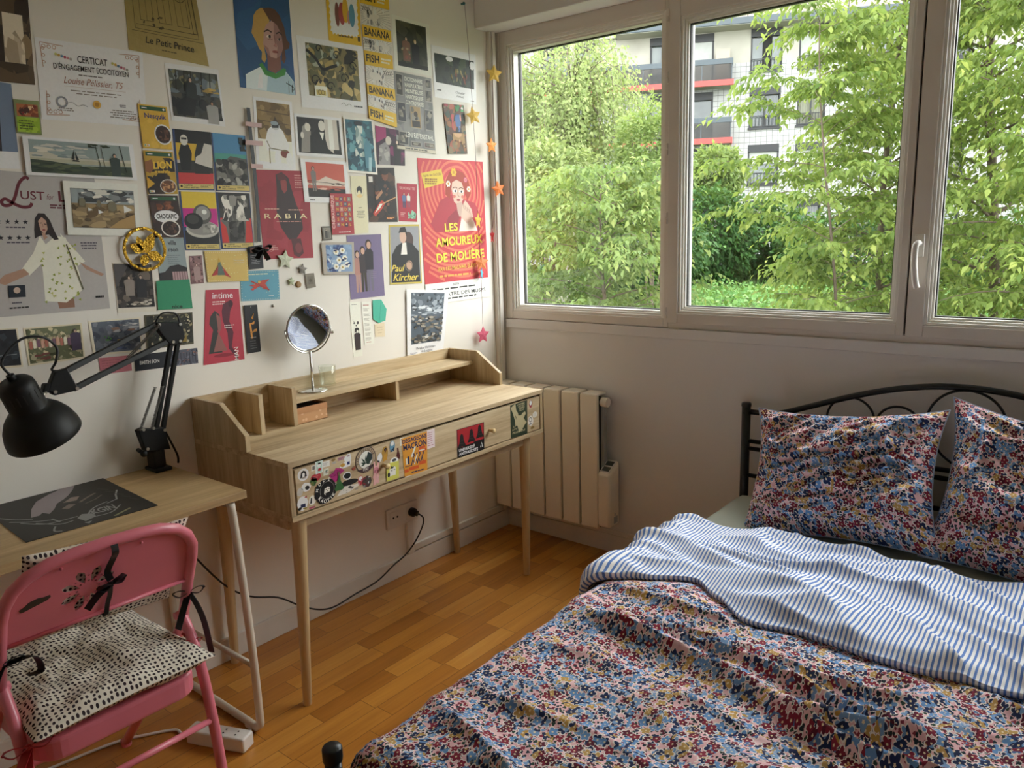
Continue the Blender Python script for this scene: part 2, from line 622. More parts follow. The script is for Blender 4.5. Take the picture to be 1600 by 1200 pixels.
def window(name, x0, x1, z0, z1, face, ybase, depth_rows, glass_y):
    root = bpy.data.objects.new(name, None)
    COL.objects.link(root)
    root['kind'] = 'structure'
    root.location = (x0, 0, z0)
    fb = MB().ring(x0, x1, z0, z1, face, ybase, .10)
    fb.build('window_frame', M['pvc'], root, bevel=.003, kind='structure')
    ix0, ix1, iz0, iz1 = x0 + face[0], x1 - face[1], z0 + face[2], z1 - face[3]
    be = MB()
    ix0, ix1, iz0, iz1, y = steps(be, ix0, ix1, iz0, iz1, ybase + .006, depth_rows)
    be.build('glazing_bead', M['pvc_edge'], root, bevel=.0015, kind='structure')
    MB().ring(ix0 - .004, ix1 + .004, iz0 - .004, iz1 + .004, (.008,) * 4, glass_y - .004, glass_y + .012).build('seal', M['seal'], root, kind='structure')
    MB().box(ix0 - .004, ix1 + .004, glass_y, glass_y + .006, iz0 - .004, iz1 + .004).build('glass_pane', M['glass'], root, kind='structure')
    return root

w1 = window('window_1', .030, .868, 1.028, 2.285, (.034, .022, .036, .058), .0, [(.011, .07), (.009, .075), (.008, .06)], .062)
w2 = window('window_2', .870, 1.739, 1.050, 2.255, (.046, .024, .040, .066), -.018, [(.010, .05), (.008, .05), (.007, .05)], .018)
w3 = window('window_3', 1.745, 2.625, 1.048, 2.255, (.052, .046, .040, .066), -.020, [(.010, .05), (.008, .05), (.007, .05)], .018)
b = MB().box(.868, WX1, .002, .10, 1.026, 1.050).box(.868, WX1, .002, .10, 2.255, 2.285).box(2.625, WX1, .002, .1, 1.05, 2.255)
struct(b, 'trim_5', M['pvc'], bevel=.002)                       # fixed outer frame around the two opening sashes
struct(MB().box(1.739, 1.745, -.004, .08, 1.055, 2.25), 'trim_6', M['seal'])   # dark gap between the sashes
struct(MB().box(0, .030, -.004, .1, 1.026, 2.285), 'trim_7', M['pvc'], bevel=.002)
struct(MB().box(.028, WX1 + .03, -.010, 0, .985, 1.026), 'trim_8', M['paint_win'], bevel=.003)   # flat strip under the frame
# outer sill
struct(MB().box(-.05, WX1 + .05, .2, .34, .99, 1.02).box(0, WX1, .1, .2, .99, 1.026), 'trim_9', M['trim'], bevel=.003)

# handle on the right sash
hb = MB().obox((1.772, -.026, 1.345), (.014, 0, 0), (0, .006, 0), (0, 0, .036))
h = hb.build('window_handle', M['white_plastic'], w3, bevel=.003, kind='structure')
hp = smoothpath([(1.772, -.03, 1.352), (1.772, -.055, 1.354), (1.768, -.066, 1.34), (1.768, -.066, 1.29), (1.774, -.064, 1.235), (1.780, -.062, 1.212)], 6)
MB().tube(hp, [.009] * 6 + [.0095] * (len(hp) - 6), 12).build('lever', M['white_plastic'], h, kind='structure')
for z in (1.09, 1.46, 1.72, 1.98, 2.2):
    MB().box(.862, .871, -.024, -.004, z - .022, z - .001).box(.862, .871, -.024, -.004, z + .001, z + .022).build('hinge', M['pvc'], w2, bevel=.002, kind='structure')

# ---------------------------------------------------------------- radiator
rad = thing('radiator', 'cream panel radiator on the wall under the window, beside the vanity desk', 'radiator', (.33, 0, .13))
px = .008
PNL = [(.010, .096), (.104, .190), (.198, .284), (.292, .378), (.386, .480), (.488, .588)]
for x0, x1 in [(.012, .100), (.110, .198), (.208, .296), (.306, .394), (.404, .492), (.502, .590)]:
    MB().box(x0, x1, -.100, -.082, .135, .735).build('front_panel', M['rad'], rad, bevel=.004)
MB().box(.012, .590, -.082, -.070, .14, .73).build('gap_shade', M['dark_hole'], rad)  # near-black sheet that paints shade into the gaps between front panels
fb = MB()
for k in range(4):
    y = -.064 + k * .012
    fb.box(.02, .604 - .004 * k, y - .0035, y + .0035, .16, .68)
fb.build('fin_stack', M['rad_fin'], rad, bevel=.002)
tb = MB()
for x0, x1 in [(.012, .1), (.11, .198), (.208, .296), (.306, .394), (.404, .492), (.502, .590)]:
    tb.box(x0 + .004, x1 - .002, -.098, -.022, .728, .738)
tb.build('top_grille', M['rad'], rad, bevel=.003)
MB().cyl((.59, -.06, .700), (.622, -.06, .700), .021, 20).build('end_cap', M['rad'], rad, bevel=.002)
cb = MB().prism([(.591, -.104, .150), (.591, -.104, .392), (.591, -.020, .440), (.591, -.020, .150)], (.062, 0, 0))
ctl = cb.build('control_box', M['rad'], rad, bevel=.012, seg=3)
sl_ = Vector((0, .084, .048)).normalized()
sn_ = Vector((0, -sl_.z, sl_.y))
cc_ = Vector((.622, -.062, .416))
MB().obox(cc_ + sn_ * .0015, (.024, 0, 0), sl_ * .036, sn_ * .002).build('control_panel', M['white_plastic'], ctl, bevel=.001)
for t_ in (-.017, .017):
    MB().obox(cc_ + sl_ * t_ + sn_ * .0036, (.018, 0, 0), sl_ * .013, sn_ * .0006).build('display', card('display_grey', '#555a56', .4), ctl)
MB().box(.653, .6545, -.070, -.040, .165, .195).box(.653, .6545, -.064, -.058, .2, .21).build('rating_sticker', M['rad_fin'], ctl)
for x in (.03, .54):
    MB().box(x, x + .02, -.02, -.002, .2, .66).build('wall_bracket', M['rad_fin'], rad)

# ---------------------------------------------------------------- wall socket
so = thing('wall_socket', 'cream double wall socket under the vanity desk', 'socket', (.0, -.71, .268))
MB().box(0, .012, -.798, -.622, .226, .312).build('cover_plate', M['white_plastic'], so, bevel=.003)
for yc in (-.755, -.665):
    s = MB().box(.011, .0135, yc - .028, yc + .028, .240, .298).build('socket_insert', M['white_plastic'], so, bevel=.002)
    if yc < -.7:
        MB().cyl((.0133, yc - .010, .272), (.0142, yc - .010, .272), .0045, 12).cyl((.0133, yc + .012, .272), (.0142, yc + .012, .272), .0045, 12).build('pin_hole', M['dark_hole'], s)

cord = thing('power_lead', 'black power cord drooping along the wall to a plug in the wall socket', 'power cord', (.03, -.66, .268))
MB().cyl((.0135, -.665, .270), (.034, -.665, .270), .019, 20).cyl((.034, -.665, .270), (.050, -.658, .266), .012, 16).build('plug', M['black'], cord, bevel=.003)
pts = [(.050, -.656, .265), (.060, -.640, .245), (.055, -.640, .21), (.045, -.675, .15), (.04, -.735, .105), (.04, -.80, .085),
       (.045, -.90, .052), (.05, -1.02, .045), (.05, -1.12, .035), (.05, -1.19, .052), (.05, -1.27, .10), (.05, -1.36, .17),
       (.05, -1.47, .22), (.05, -1.56, .30), (.05, -1.66, .45), (.05, -1.735, .58), (.05, -1.76, .70)]
MB().tube(smoothpath(pts, 6), .0032, 8).build('cable', M['black'], cord)

# ================================================================ vanity desk
DX, DY0, DY1, DT = .508, -1.580, -.372, .802
vd = thing('vanity_desk', 'light oak vanity desk with round tapered legs and a sticker-covered drawer', 'desk', (.25, -.976, 0))
T = .016
MB().box(0.004, DX, DY0, DY1, DT - T, DT).build('desk_top', M['oak'], vd, bevel=.0012)
MB().box(0.004, DX - .002, DY0, DY0 + T, .640, DT - T).build('side_panel', M['oak_z'], vd, bevel=.001)
MB().box(0.004, DX - .002, DY1 - T, DY1, .640, DT - T).build('side_panel', M['oak_z'], vd, bevel=.001)
MB().box(0.004, DX, DY0, DY1, .624, .640).build('bottom_board', M['oak'], vd, bevel=.001)
MB().box(0.004, .016, DY0 + T, DY1 - T, .640, DT - T).build('back_board', M['oak'], vd)
b = MB().box(DX - .055, DX - .039, DY0 + .045, DY1 - .045, .583, .624).box(.03, .046, DY0 + .045, DY1 - .045, .583, .624)
b.box(.046, DX - .055, DY0 + .02, DY0 + .036, .583, .624).box(.046, DX - .055, DY1 - .036, DY1 - .02, .583, .624)
b.build('apron', M['oak'], vd, bevel=.001)
# legs: tapered, leaning outwards
for (xt, yt, xb, yb) in ((.462, -1.528, .443, -1.541), (.462, -.440, .432, -.410), (.045, -1.528, .037, -1.541), (.045, -.440, .031, -.410)):
    MB().lathe([(.0, 0), (.0125, 0), (.0135, .002), (.0225, .60), (.0225, .624), (0, .624)], (xb, yb, 0), (xt - xb, yt - yb, .624), 24).build('leg', M['leg_wood'], vd)
# riser: end panels with a sloping front, two upright dividers, long shelf, middle divider
RZ1 = .936
def endpanel(y0):
    return MB().prism([(.004, y0, DT), (.302, y0, DT), (.302, y0, .852), (.176, y0, RZ1), (.004, y0, RZ1)], (0, T, 0))
endpanel(DY0).build('riser_end', M['oak_z'], vd, bevel=.001)
endpanel(DY1 - .004 - T).build('riser_end', M['oak_z'], vd, bevel=.001)
MB().box(.004, .018, DY0 + T, DY1 - .02, DT, RZ1).build('riser_back', M['oak'], vd, bevel=.001)
MB().box(.018, .158, -1.432, -1.416, DT, .934).build('riser_divider', M['oak_z'], vd, bevel=.001)
MB().box(.018, .158, -1.305, -1.289, DT, .934).build('riser_divider', M['oak_z'], vd, bevel=.001)
MB().box(.018, .158, -1.289, DY1 - .02, .878, .893).build('riser_shelf', M['oak'], vd, bevel=.001)
MB().box(.018, .150, -.832, -.816, DT, .878).build('riser_divider', M['oak_z'], vd, bevel=.001)

# drawer
dr = MB().box(DX - .018, DX - .002, DY0 + .022, DY1 - .022, .644, .7765).build('drawer', M['oak'], vd, bevel=.0015)
for yc in (-1.228, -.704):
    MB().lathe([(.0, 0), (.006, 0), (.0065, .012), (.0095, .022), (.0095, .024), (0, .0245)], (DX - .002, yc, .706), (1, 0, 0), 20).build('knob', M['knob_wood'], dr)

# ================================================================ working desk
WT = .745
wd = thing('working_desk', 'oak-topped writing desk on cream tube legs under the black lamp', 'desk', (.23, -2.2, 0))
MB().box(.006, .460, -2.74, -1.687, WT - .022, WT).build('desk_top', M['oak_desk'], wd, bevel=.0012)
def sideframe(y):
    zt = WT - .026
    f = .012
    pts = [(.452, y - .022, zt), (.455, y - .016, .6), (.458, y - .006, .3), (.452, y, .06), (.446, y, .026), (.425, y, f), (.40, y, f), (.05, y, f), (.03, y, f),
           (.016, y, .026), (.014, y, .06), (.014, y - .008, .3), (.016, y - .022, zt)]
    return MB().tube(smoothpath(pts, 5), .0115, 14)
for y in (-1.712, -2.70):
    sideframe(y).build('leg_frame', M['white_tube'], wd)
    MB().tube([(.456, y - .004, .222), (.016, y - .006, .222)], .0085, 12).build('crossbar', M['white_tube'], wd)
    for x in (.05, .40):
        MB().obox((x, y, .007), (.016, 0, 0), (0, .013, 0), (0, 0, .007)).build('foot_pad', M['white_plastic'], wd, bevel=.003)
MB().box(.03, .044, -2.68, -1.73, .66, WT - .022).build('rear_rail', M['white_tube'], wd, bevel=.002)

# ================================================================ desk lamp
lp = thing('desk_lamp', 'black architect desk lamp with a bell shade clamped to the writing desk', 'lamp', (.055, -1.735, WT))
LX = .07
b = MB().box(.018, .092, -1.757, -1.704, WT, WT + .012).box(.03, .08, -1.752, -1.716, WT + .012, WT + .066)
b.build('clamp_base', M['lamp'], lp, bevel=.005, seg=3)
MB().box(.03, .08, -1.752, -1.716, WT - .07, WT - .024).cyl((.055, -1.735, WT - .085), (.055, -1.735, WT - .0225), .006).build('clamp_jaw', M['lamp'], lp, bevel=.003)
b = MB().prism([(LX - .014, -1.775, .818), (LX - .014, -1.700, .808), (LX - .014, -1.712, .878), (LX - .014, -1.745, .880), (LX - .014, -1.775, .888), (LX - .014, -1.790, .884)], (.028, 0, 0))
b.cyl((LX, -1.735, .80), (LX, -1.735, .83), .010)
b.build('lower_joint', M['lamp'], lp, bevel=.002)
MB().cyl((LX - .01, -1.787, .822), (LX + .035, -1.793, .820), .006).ball((LX + .04, -1.794, .820), .010).build('joint_knob', M['lamp'], lp)
EL = Vector((LX + .005, -1.642, 1.144))       # elbow
def bar(a, c, w=.0065):
    a, c = Vector(a), Vector(c)
    d = (c - a).normalized()
    s = Vector((1, 0, 0))
    n = d.cross(s).normalized()
    return MB().obox((a + c) / 2, (c - a) / 2, s * w, n * w)
for off in (-.010, .012):
    bar((LX, -1.722 + off, .872), EL + Vector((0, off - .004, -.012))).build('lower_arm', M['lamp'], lp, bevel=.002)
b = MB().prism([(EL.x - .012, EL.y - .060, EL.z + .052), (EL.x - .012, EL.y + .022, EL.z + .044), (EL.x - .012, EL.y + .026, EL.z - .004), (EL.x - .012, EL.y + .012, EL.z - .022),
                (EL.x - .012, EL.y - .022, EL.z - .022), (EL.x - .012, EL.y - .05, EL.z + .02)], (.024, 0, 0))
b.build('elbow_plate', M['lamp'], lp, bevel=.003)
HD = Vector((LX + .075, -2.005, 1.058))       # head joint
bar(EL + Vector((.0, -.050, .046)), HD + Vector((0, .012, .040)), .0075).build('upper_arm', M['lamp'], lp, bevel=.002)
bar(EL + Vector((.0, -.020, -.008)), HD + Vector((.0, .030, -.008)), .0075).build('upper_arm', M['lamp'], lp, bevel=.002)
b = MB().prism([HD + Vector((-.012, .020, .050)), HD + Vector((-.012, .042, -.012)), HD + Vector((-.012, -.02, -.016)), HD + Vector((-.012, -.035, .0)), HD + Vector((-.012, -.012, .045))], (.024, 0, 0))
b.build('head_joint', M['lamp'], lp, bevel=.003)
for p in ((-.006, .018, .038), (0, .036, -.006), (0, -.018, -.006)):
    c = HD + Vector(p)
    MB().cyl(c + Vector((.011, 0, 0)), c + Vector((.0155, 0, 0)), .0045, 12).build('rivet', M['steel'], lp)
for p in ((0, -.050, .044), (0, .014, .038), (0, -.014, -.012), (0, .008, -.012)):
    c = EL + Vector(p)
    MB().cyl(c + Vector((.011, 0, 0)), c + Vector((.0155, 0, 0)), .0045, 12).build('rivet', M['steel'], lp)
for yy, zz in ((-1.775, .885), (-1.745, .883), (-1.712, .870), (-1.77, .825)):
    MB().cyl((LX + .013, yy, zz), (LX + .0175, yy, zz), .0045, 12).build('rivet', M['steel'], lp)
M['spring'] = plain('dull_spring_steel', '#6d6a64', .45, .8)
def spring(a, c, r=.0042, turns=34):
    a, c = Vector(a), Vector(c)
    d = (c - a).normalized()
    n = d.cross(Vector((1, 0, 0))).normalized()
    q = d.cross(n)
    pts = []
    for i in range(turns * 6 + 1):
        t = i / (turns * 6)
        ang = 2 * PI * t * turns
        pts.append(a + (c - a) * t + (n * math.cos(ang) + q * math.sin(ang)) * r)
    return MB().tube(pts, .0011, 5)
spring((LX + .017, -1.786, .885), (LX + .017, -1.726, 1.005)).build('spring', M['spring'], lp)
spring((LX + .017, -1.752, .882), (LX + .017, -1.704, 1.005)).build('spring', M['spring'], lp)
spring(EL + Vector((.018, -.052, .044)), EL + (HD - EL) * .44 + Vector((.018, -.012, .0))).build('spring', M['spring'], lp)
# shade
AX = Vector((.10, -.23, .60)).normalized()       # from mouth up to the cap
MC = Vector((LX + .085, -2.062, .942))             # centre of the shade mouth
prof = [(.0905, 0), (.0915, .002), (.090, .018), (.083, .043), (.070, .066), (.055, .082), (.0455, .089), (.0445, .094), (.0445, .110), (.0435, .150), (.041, .163), (.033, .172), (.016, .1755), (0, .176)]
sh = MB().lathe(prof, MC, AX, 40)
sh.lathe([(.0895, .0005), (.088, .018), (.081, .042), (.068, .064), (.053, .08), (.03, .085), (0, .086)], MC, AX, 40, m=1)
sh.lathe([(.0895, .0005), (.0905, 0)], MC, AX, 40)
shade = sh.build('lamp_shade', [M['lamp'], M['lamp_in']], lp)
q = Vector((0, 0, 1)).rotation_difference(AX)
sl = MB()
for a in range(-1, 6):
    th = math.radians(-52 + a * 21)
    o = q @ Vector((math.cos(th), math.sin(th), 0))
    tn = q @ Vector((-math.sin(th), math.cos(th), 0))
    c = MC + AX * .130 + o * .0442
    sl.obox(c, tn * .0016, o * .0006, AX * .013)
sl.build('vent_slot', M['dark_hole'], shade)
MB().cyl(MC + AX * .174, MC + AX * .190, .010).build('cord_grip', M['lamp'], shade, bevel=.002)
MB().cyl(HD + Vector((0, -.03, .0)), MC + AX * .118 + Vector((.0, .04, -.004)), .004).build('head_rod', M['steel'], lp)
MB().obox(HD + Vector((0, -.036, .006)), (.012, 0, 0), (0, .008, 0), (0, .004, .012)).build('head_knob', M['lamp'], lp, bevel=.003)
ct = MC + AX * .190
cp = smoothpath([ct, ct + AX * .035 + Vector((0, -.002, .004)), ct + Vector((0, .035, .083)), ct + Vector((0, .085, .083)), ct + Vector((-.01, .118, .052)), ct + Vector((-.01, .112, .016)), HD + Vector((-.006, -.012, .05)), HD + Vector((-.006, .005, .044))], 8)
MB().tube(cp, .0033, 8).build('head_cord', M['black'], lp)
cp = smoothpath([EL + Vector((0, -.055, .05)), EL + Vector((0, -.03, .075)), EL + Vector((0, .012, .068)), EL + Vector((0, .02, .03))], 8)
MB().tube(cp, .0028, 8).build('elbow_cord', M['black'], lp)
cp = smoothpath([(LX, -1.704, .862), (LX - .005, -1.690, .83), (LX - .02, -1.665, .775), (LX - .03, -1.660, .747)], 8)
MB().tube(cp, .0033, 8).build('tail_cord', M['black'], lp)

# ================================================================ table mirror, tumbler, little box
mr = thing('table_mirror', 'round chrome table mirror standing on the vanity shelf', 'mirror', (.085, -1.165, .893))
MB().lathe([(0, 0), (.052, 0), (.053, .002), (.050, .005), (.02, .009), (.0055, .011), (0, .011)], (.085, -1.165, .893), (0, 0, 1), 36).build('base', M['chrome'], mr)
MB().cyl((.085, -1.165, .903), (.085, -1.165, 1.035), .0047, 16).build('stem', M['chrome'], mr)
MN = Vector((.981, -.135, -.140)).normalized()
mc = Vector((.085, -1.165, 1.118))
MB().lathe([(.0, -.006), (.079, -.006), (.083, -.003), (.084, 0), (.083, .004), (.079, .005), (.0775, .002)], mc, MN, 48).build('mirror_ring', M['chrome'], mr)
MB().lathe([(.0, .0022), (.0778, .0022)], mc, MN, 48, smooth=False).build('mirror_glass', M['mirror'], mr)
sx_ = Vector((0, 0, 1)).cross(MN).normalized()
ups = MN.cross(sx_).normalized()
arc = [mc + (sx_ * math.cos(a) + Vector((0, 0, 1)) * math.sin(a)) * .088 for a in [PI * (1 + k / 20) for k in range(21)]]
MB().tube(arc, .0028, 8).build('yoke', M['chrome'], mr)

gl = thing('drinking_glass', 'empty clear tumbler on the vanity shelf, right of the round mirror', 'glass', (.055, -1.075, .893))
MB().lathe([(0, .001), (.024, .001), (.0275, .004), (.0315, .075), (.0305, .0755), (.0262, .008), (0, .006)], (.055, -1.075, .893), (0, 0, 1), 36).build('tumbler', M['tumbler'], gl)

kb = thing('keepsake_box', 'small open-topped box with pale dots on the desk below the mirror', 'box', (.10, -1.2, DT))
b = MB()
x0, x1, y0, y1, z0, z1 = .046, .148, -1.285, -1.158, DT, DT + .056
b.box(x0, x1, y0, y1, z0, z0 + .003).box(x0, x0 + .003, y0, y1, z0, z1).box(x1 - .003, x1, y0, y1, z0, z1).box(x0, x1, y0, y0 + .003, z0, z1).box(x0, x1, y1 - .003, y1, z0, z1)
b.build('box_body', M['kraft'], kb, bevel=.001)
MB().box(x1 - .0005, x1 + .0015, y0, y1, z0 + .036, z1 + .001).box(x0, x1, y1 - .0005, y1 + .0015, z0 + .036, z1 + .001).build('box_rim', card('box_rim_card', '#c08d62', .7), kb)
MB().box(x0 + .003, x1 - .003, y0 + .003, y1 - .003, z0 + .004, z0 + .05).build('dark_contents', M['black'], kb)

# ================================================================ power strip under the chair
ps = thing('power_strip', 'white multi-socket power strip on the parquet by the foot of the writing desk', 'power strip', (.46, -1.86, 0))
d = Vector((.92, .385, 0)).normalized()
nrm = Vector((-d.y, d.x, 0))
c = Vector((.398, -1.812, .023))
body = MB().obox(c, d * .097, nrm * .025, (0, 0, .022)).build('strip_body', M['white_plastic'], ps, bevel=.006, seg=3)
for t in (-.06, -.02, .02, .06):
    p = c + d * t + Vector((0, 0, .0222))
    for q_ in (-.008, .008):
        MB().cyl(p + nrm * q_, p + nrm * q_ + Vector((0, 0, .0006)), .0028, 10).build('socket_hole', M['dark_hole'], body)
MB().tube(smoothpath([c - d * .095, c - d * .13 + Vector((0, 0, -.014)), (.235, -1.862, .005), (.189, -1.924, .005), (.148, -1.998, .005), (.116, -2.158, .005), (.06, -2.5, .005)], 8), .0042, 10).build('white_cable', M['white_plastic'], ps)

# ================================================================ pink folding chair
ch = thing('folding_chair', 'pink metal folding chair pushed up to the writing desk, with black ribbons and padded cushions', 'chair', (.5, -2.18, 0))
YR, YL = -1.980, -2.372
def upr(y):
    return [(.180, y, .012), (.40, y, .262), (.575, y, .478), (.624, y, .560), (.662, y, .650), (.692, y, .715)]
top = smoothpath(upr(YR), 5) + [Vector(p) for p in ((.710, YR - .005, .752), (.722, YR - .020, .782), (.731, YR - .046, .805), (.737, YR - .085, .820), (.740, YR - .13, .826), (.741, -2.18, .829),
      (.740, YL + .13, .826), (.737, YL + .085, .820), (.731, YL + .046, .805), (.722, YL + .020, .782), (.710, YL + .005, .752))] + list(reversed(smoothpath(upr(YL), 5)))
MB().tube(top, .0125, 16).build('back_frame', M['pink'], ch)
for y in (YR - .004, YL + .004):
    MB().tube(smoothpath([(.612, y, .556), (.672, y, .462), (.714, y, .28), (.742, y, .012)], 6), .0125, 14).build('leg', M['pink'], ch)
    MB().cyl((.615, y - .016, .548), (.615, y + .016, .548), .009, 14).build('pivot', M['pink'], ch)
MB().tube([(.712, YR, .305), (.712, YL, .305)], .0075, 12).build('crossbar', M['pink'], ch)
MB().tube([(.32, YR, .170), (.32, YL, .170)], .0075, 12).build('crossbar', M['pink'], ch)
for x, y in ((.180, YR), (.180, YL), (.742, YR - .004), (.742, YL + .004)):
    MB().cyl((x, y, 0), (x, y, .02), .0145, 14).build('foot_cap', M['pink'], ch, bevel=.002)
# seat pan with a deep rounded rim
def rrect(x0, x1, y0, y1, r, z, k=6):
    out = []
    for cx, cy, a0 in ((x1 - r, y1 - r, 0), (x0 + r, y1 - r, 90), (x0 + r, y0 + r, 180), (x1 - r, y0 + r, 270)):
        for i in range(k + 1):
            a = math.radians(a0 + 90 * i / k)
            out.append((cx + r * math.cos(a), cy + r * math.sin(a), z))
    return out
sp = MB().prism(rrect(.315, .715, YL + .022, YR - .022, .055, .392), (0, 0, .052))
sp.build('seat', M['pink'], ch, bevel=.009, seg=3)

# back panel with a cut-out flower, slightly dished
PB, PTp = Vector((.664, 0, .652)), Vector((.738, 0, .824))
pu = (PTp - PB).normalized()
pn = Vector((pu.z, 0, -pu.x))               # towards the viewer
yc = (YR + YL) / 2
HW = (YR - YL) / 2 - .004
outl = [(-HW, 0), (HW, 0), (HW, .085), (HW - .010, .118), (HW - .032, .148), (HW - .065, .168), (HW - .12, .180), (0, .184), (-HW + .12, .180), (-HW + .065, .168), (-HW + .032, .148), (-HW + .010, .118), (-HW, .085)]
def pp(a, h, off=0.):
    return PB + pu * h + pn * off + Vector((0, yc + a, 0))
FA, FH = -.034, .082                          # flower centre on the panel
panel = MB().prism([pp(a, h, -.003) for a, h in outl], pn * .003)
pan = panel.build('back_panel', M['pink'], ch)
cut = MB()
for k in range(8):
    a = math.radians(22.5 + 45 * k)
    r0, r1, w = .017, .056, .0095
    dv, nv = (math.cos(a), math.sin(a)), (-math.sin(a), math.cos(a))
    poly = []
    for t, s in ((0, 0), (.35, -.8), (.65, -1.), (.85, -.7), (1, 0), (.85, .7), (.65, 1.), (.35, .8)):
        rr = r0 + (r1 - r0) * t
        poly.append(pp(FA + dv[0] * rr + nv[0] * w * s, FH + dv[1] * rr + nv[1] * w * s, -.012))
    cut.prism(poly, pn * .024)
for k in range(8):
    a = math.radians(45 * k)
    for rr, q_ in ((.022, .0028), (.036, .0022)):
        poly = [pp(FA + math.cos(a) * rr + math.cos(b_) * q_, FH + math.sin(a) * rr + math.sin(b_) * q_, -.012) for b_ in [2 * PI * i / 6 for i in range(6)]]
        cut.prism(poly, pn * .024)
co = cut.build('cutter_tmp', M['pink'])
md = pan.modifiers.new('holes', 'BOOLEAN')
md.object = co
md.operation = 'DIFFERENCE'
md.solver = 'EXACT'
dg = bpy.context.evaluated_depsgraph_get()
newme = bpy.data.meshes.new_from_object(pan.evaluated_get(dg))
pan.modifiers.clear()
pan.data = newme
bpy.data.objects.remove(co, do_unlink=True)
# rolled lip along the bottom and rim around the panel
MB().tube([pp(-HW, .001, .002), pp(HW, .001, .002)], .0045, 10).build('panel_lip', M['pink'], ch)
# dark car-shaped sticker on the panel
cs = [(-.036, -.006), (-.030, -.009), (.026, -.008), (.036, -.003), (.036, .004), (.022, .006), (.010, .012), (-.012, .012), (-.022, .005), (-.036, .002)]
ca, sa = math.cos(.22), math.sin(.22)
MB().prism([pp(-.135 + .8 * (a * ca - h * sa), .092 + .8 * (a * sa + h * ca), .0006) for a, h in cs], pn * .0012).build('sticker', card('dark_sticker', '#3d342c'), ch)['label'] = 'dark car-shaped sticker'
for a in (-.09, .07):
    MB().ball(pp(a, .163, .004), .0035).build('rivet', M['pink'], ch)

# ---- cushions
def cushion(name, c, ex, ey, ez, hw, hh, th, mat, parent, seed=0, nu=44, nv=40, uvs=1., wr=.004, cornr=.52, frill=.0):
    """pillow shape: ex/ey in-plane axes, ez normal"""
    c, ex, ey, ez = map(Vector, (c, ex, ey, ez))
    mb = MB()
    def sh(side):
        def f(u, v):
            a, b_ = 2 * u - 1, 2 * v - 1
            pr_ = max(0., (1 - a ** 4) * (1 - b_ ** 4)) ** cornr
            k = 1 - .045 * (1 - a * a) * (b_ * b_) - .0 * a
            k2 = 1 - .045 * (1 - b_ * b_) * (a * a)
            w = noise.noise(Vector((a * 2.3 + seed, b_ * 2.3, seed * 1.7))) * wr * 2.2 + abs(noise.noise(Vector((a * 5 + seed, b_ * 5, 3.1)))) * wr * 1.6
            edge = (1 - max(abs(a), abs(b_)))
            w *= min(1, edge * 6)
            fr = frill * math.sin(40 * (a + b_)) * (1 if edge < .03 else 0)
            return c + ex * (a * hw * k2) + ey * (b_ * hh * k) + ez * (side * th * pr_ + w + fr)
        return f
    mb.grid(sh(1), nu, nv, uvfn=lambda u, v: (u * 2 * hw * uvs + seed, v * 2 * hh * uvs))
    mb.grid(sh(-1), nu, nv, uvfn=lambda u, v: (u * 2 * hw * uvs + 3 + seed, v * 2 * hh * uvs))
    return mb.build(name, mat, parent)

sc_ = thing('seat_cushion', 'flat cream seat cushion with small dark motifs on the pink folding chair', 'cushion', (.52, -2.17, .444), 'cream cushions tied to the pink chair')
cushion('cushion_body', (.535, -2.172, .476), (1, .02, 0), (-.02, 1, 0), (0, 0, 1), .208, .195, .030, M['dots'], sc_, 1.3, wr=.009)
bc = thing('backrest_cushion', 'cream back cushion with small dark motifs tied behind the pink chair back panel', 'cushion', (.69, -2.18, .64), 'cream cushions tied to the pink chair')
tl = .10
ey_ = (pu * math.cos(tl) + Vector((0, 1, 0)) * math.sin(tl)).normalized()
ex_ = (Vector((0, 1, 0)) * math.cos(tl) - pu * math.sin(tl)).normalized()
cushion('cushion_body', pp(.010, .064, -.027), ex_, ey_, pn, .172, .118, .018, M['dots'], bc, 2.7, wr=.004)

def ribbon(pts, w=.008, axis=(1, 0, 0), t=.0008, n=6):
    pts = smoothpath(pts, n)
    ax = Vector(axis).normalized()
    mb = MB()
    vs, fs = [], []
    for i, p in enumerate(pts):
        d_ = (pts[min(i + 1, len(pts) - 1)] - pts[max(0, i - 1)]).normalized()
        s_ = (ax - d_ * ax.dot(d_))
        s_ = s_.normalized() * w
        nn = d_.cross(s_).normalized() * t
        vs += [p - s_ - nn, p + s_ - nn, p + s_ + nn, p - s_ + nn]
    for i in range(len(pts) - 1):
        for j in range(4):
            fs.append((i * 4 + j, i * 4 + (j + 1) % 4, (i + 1) * 4 + (j + 1) % 4, (i + 1) * 4 + j))
    fs += [(3, 2, 1, 0), tuple(4 * (len(pts) - 1) + j for j in range(4))]
    return mb.add(vs, fs, 0, False)
Y = Vector((0, 1, 0))
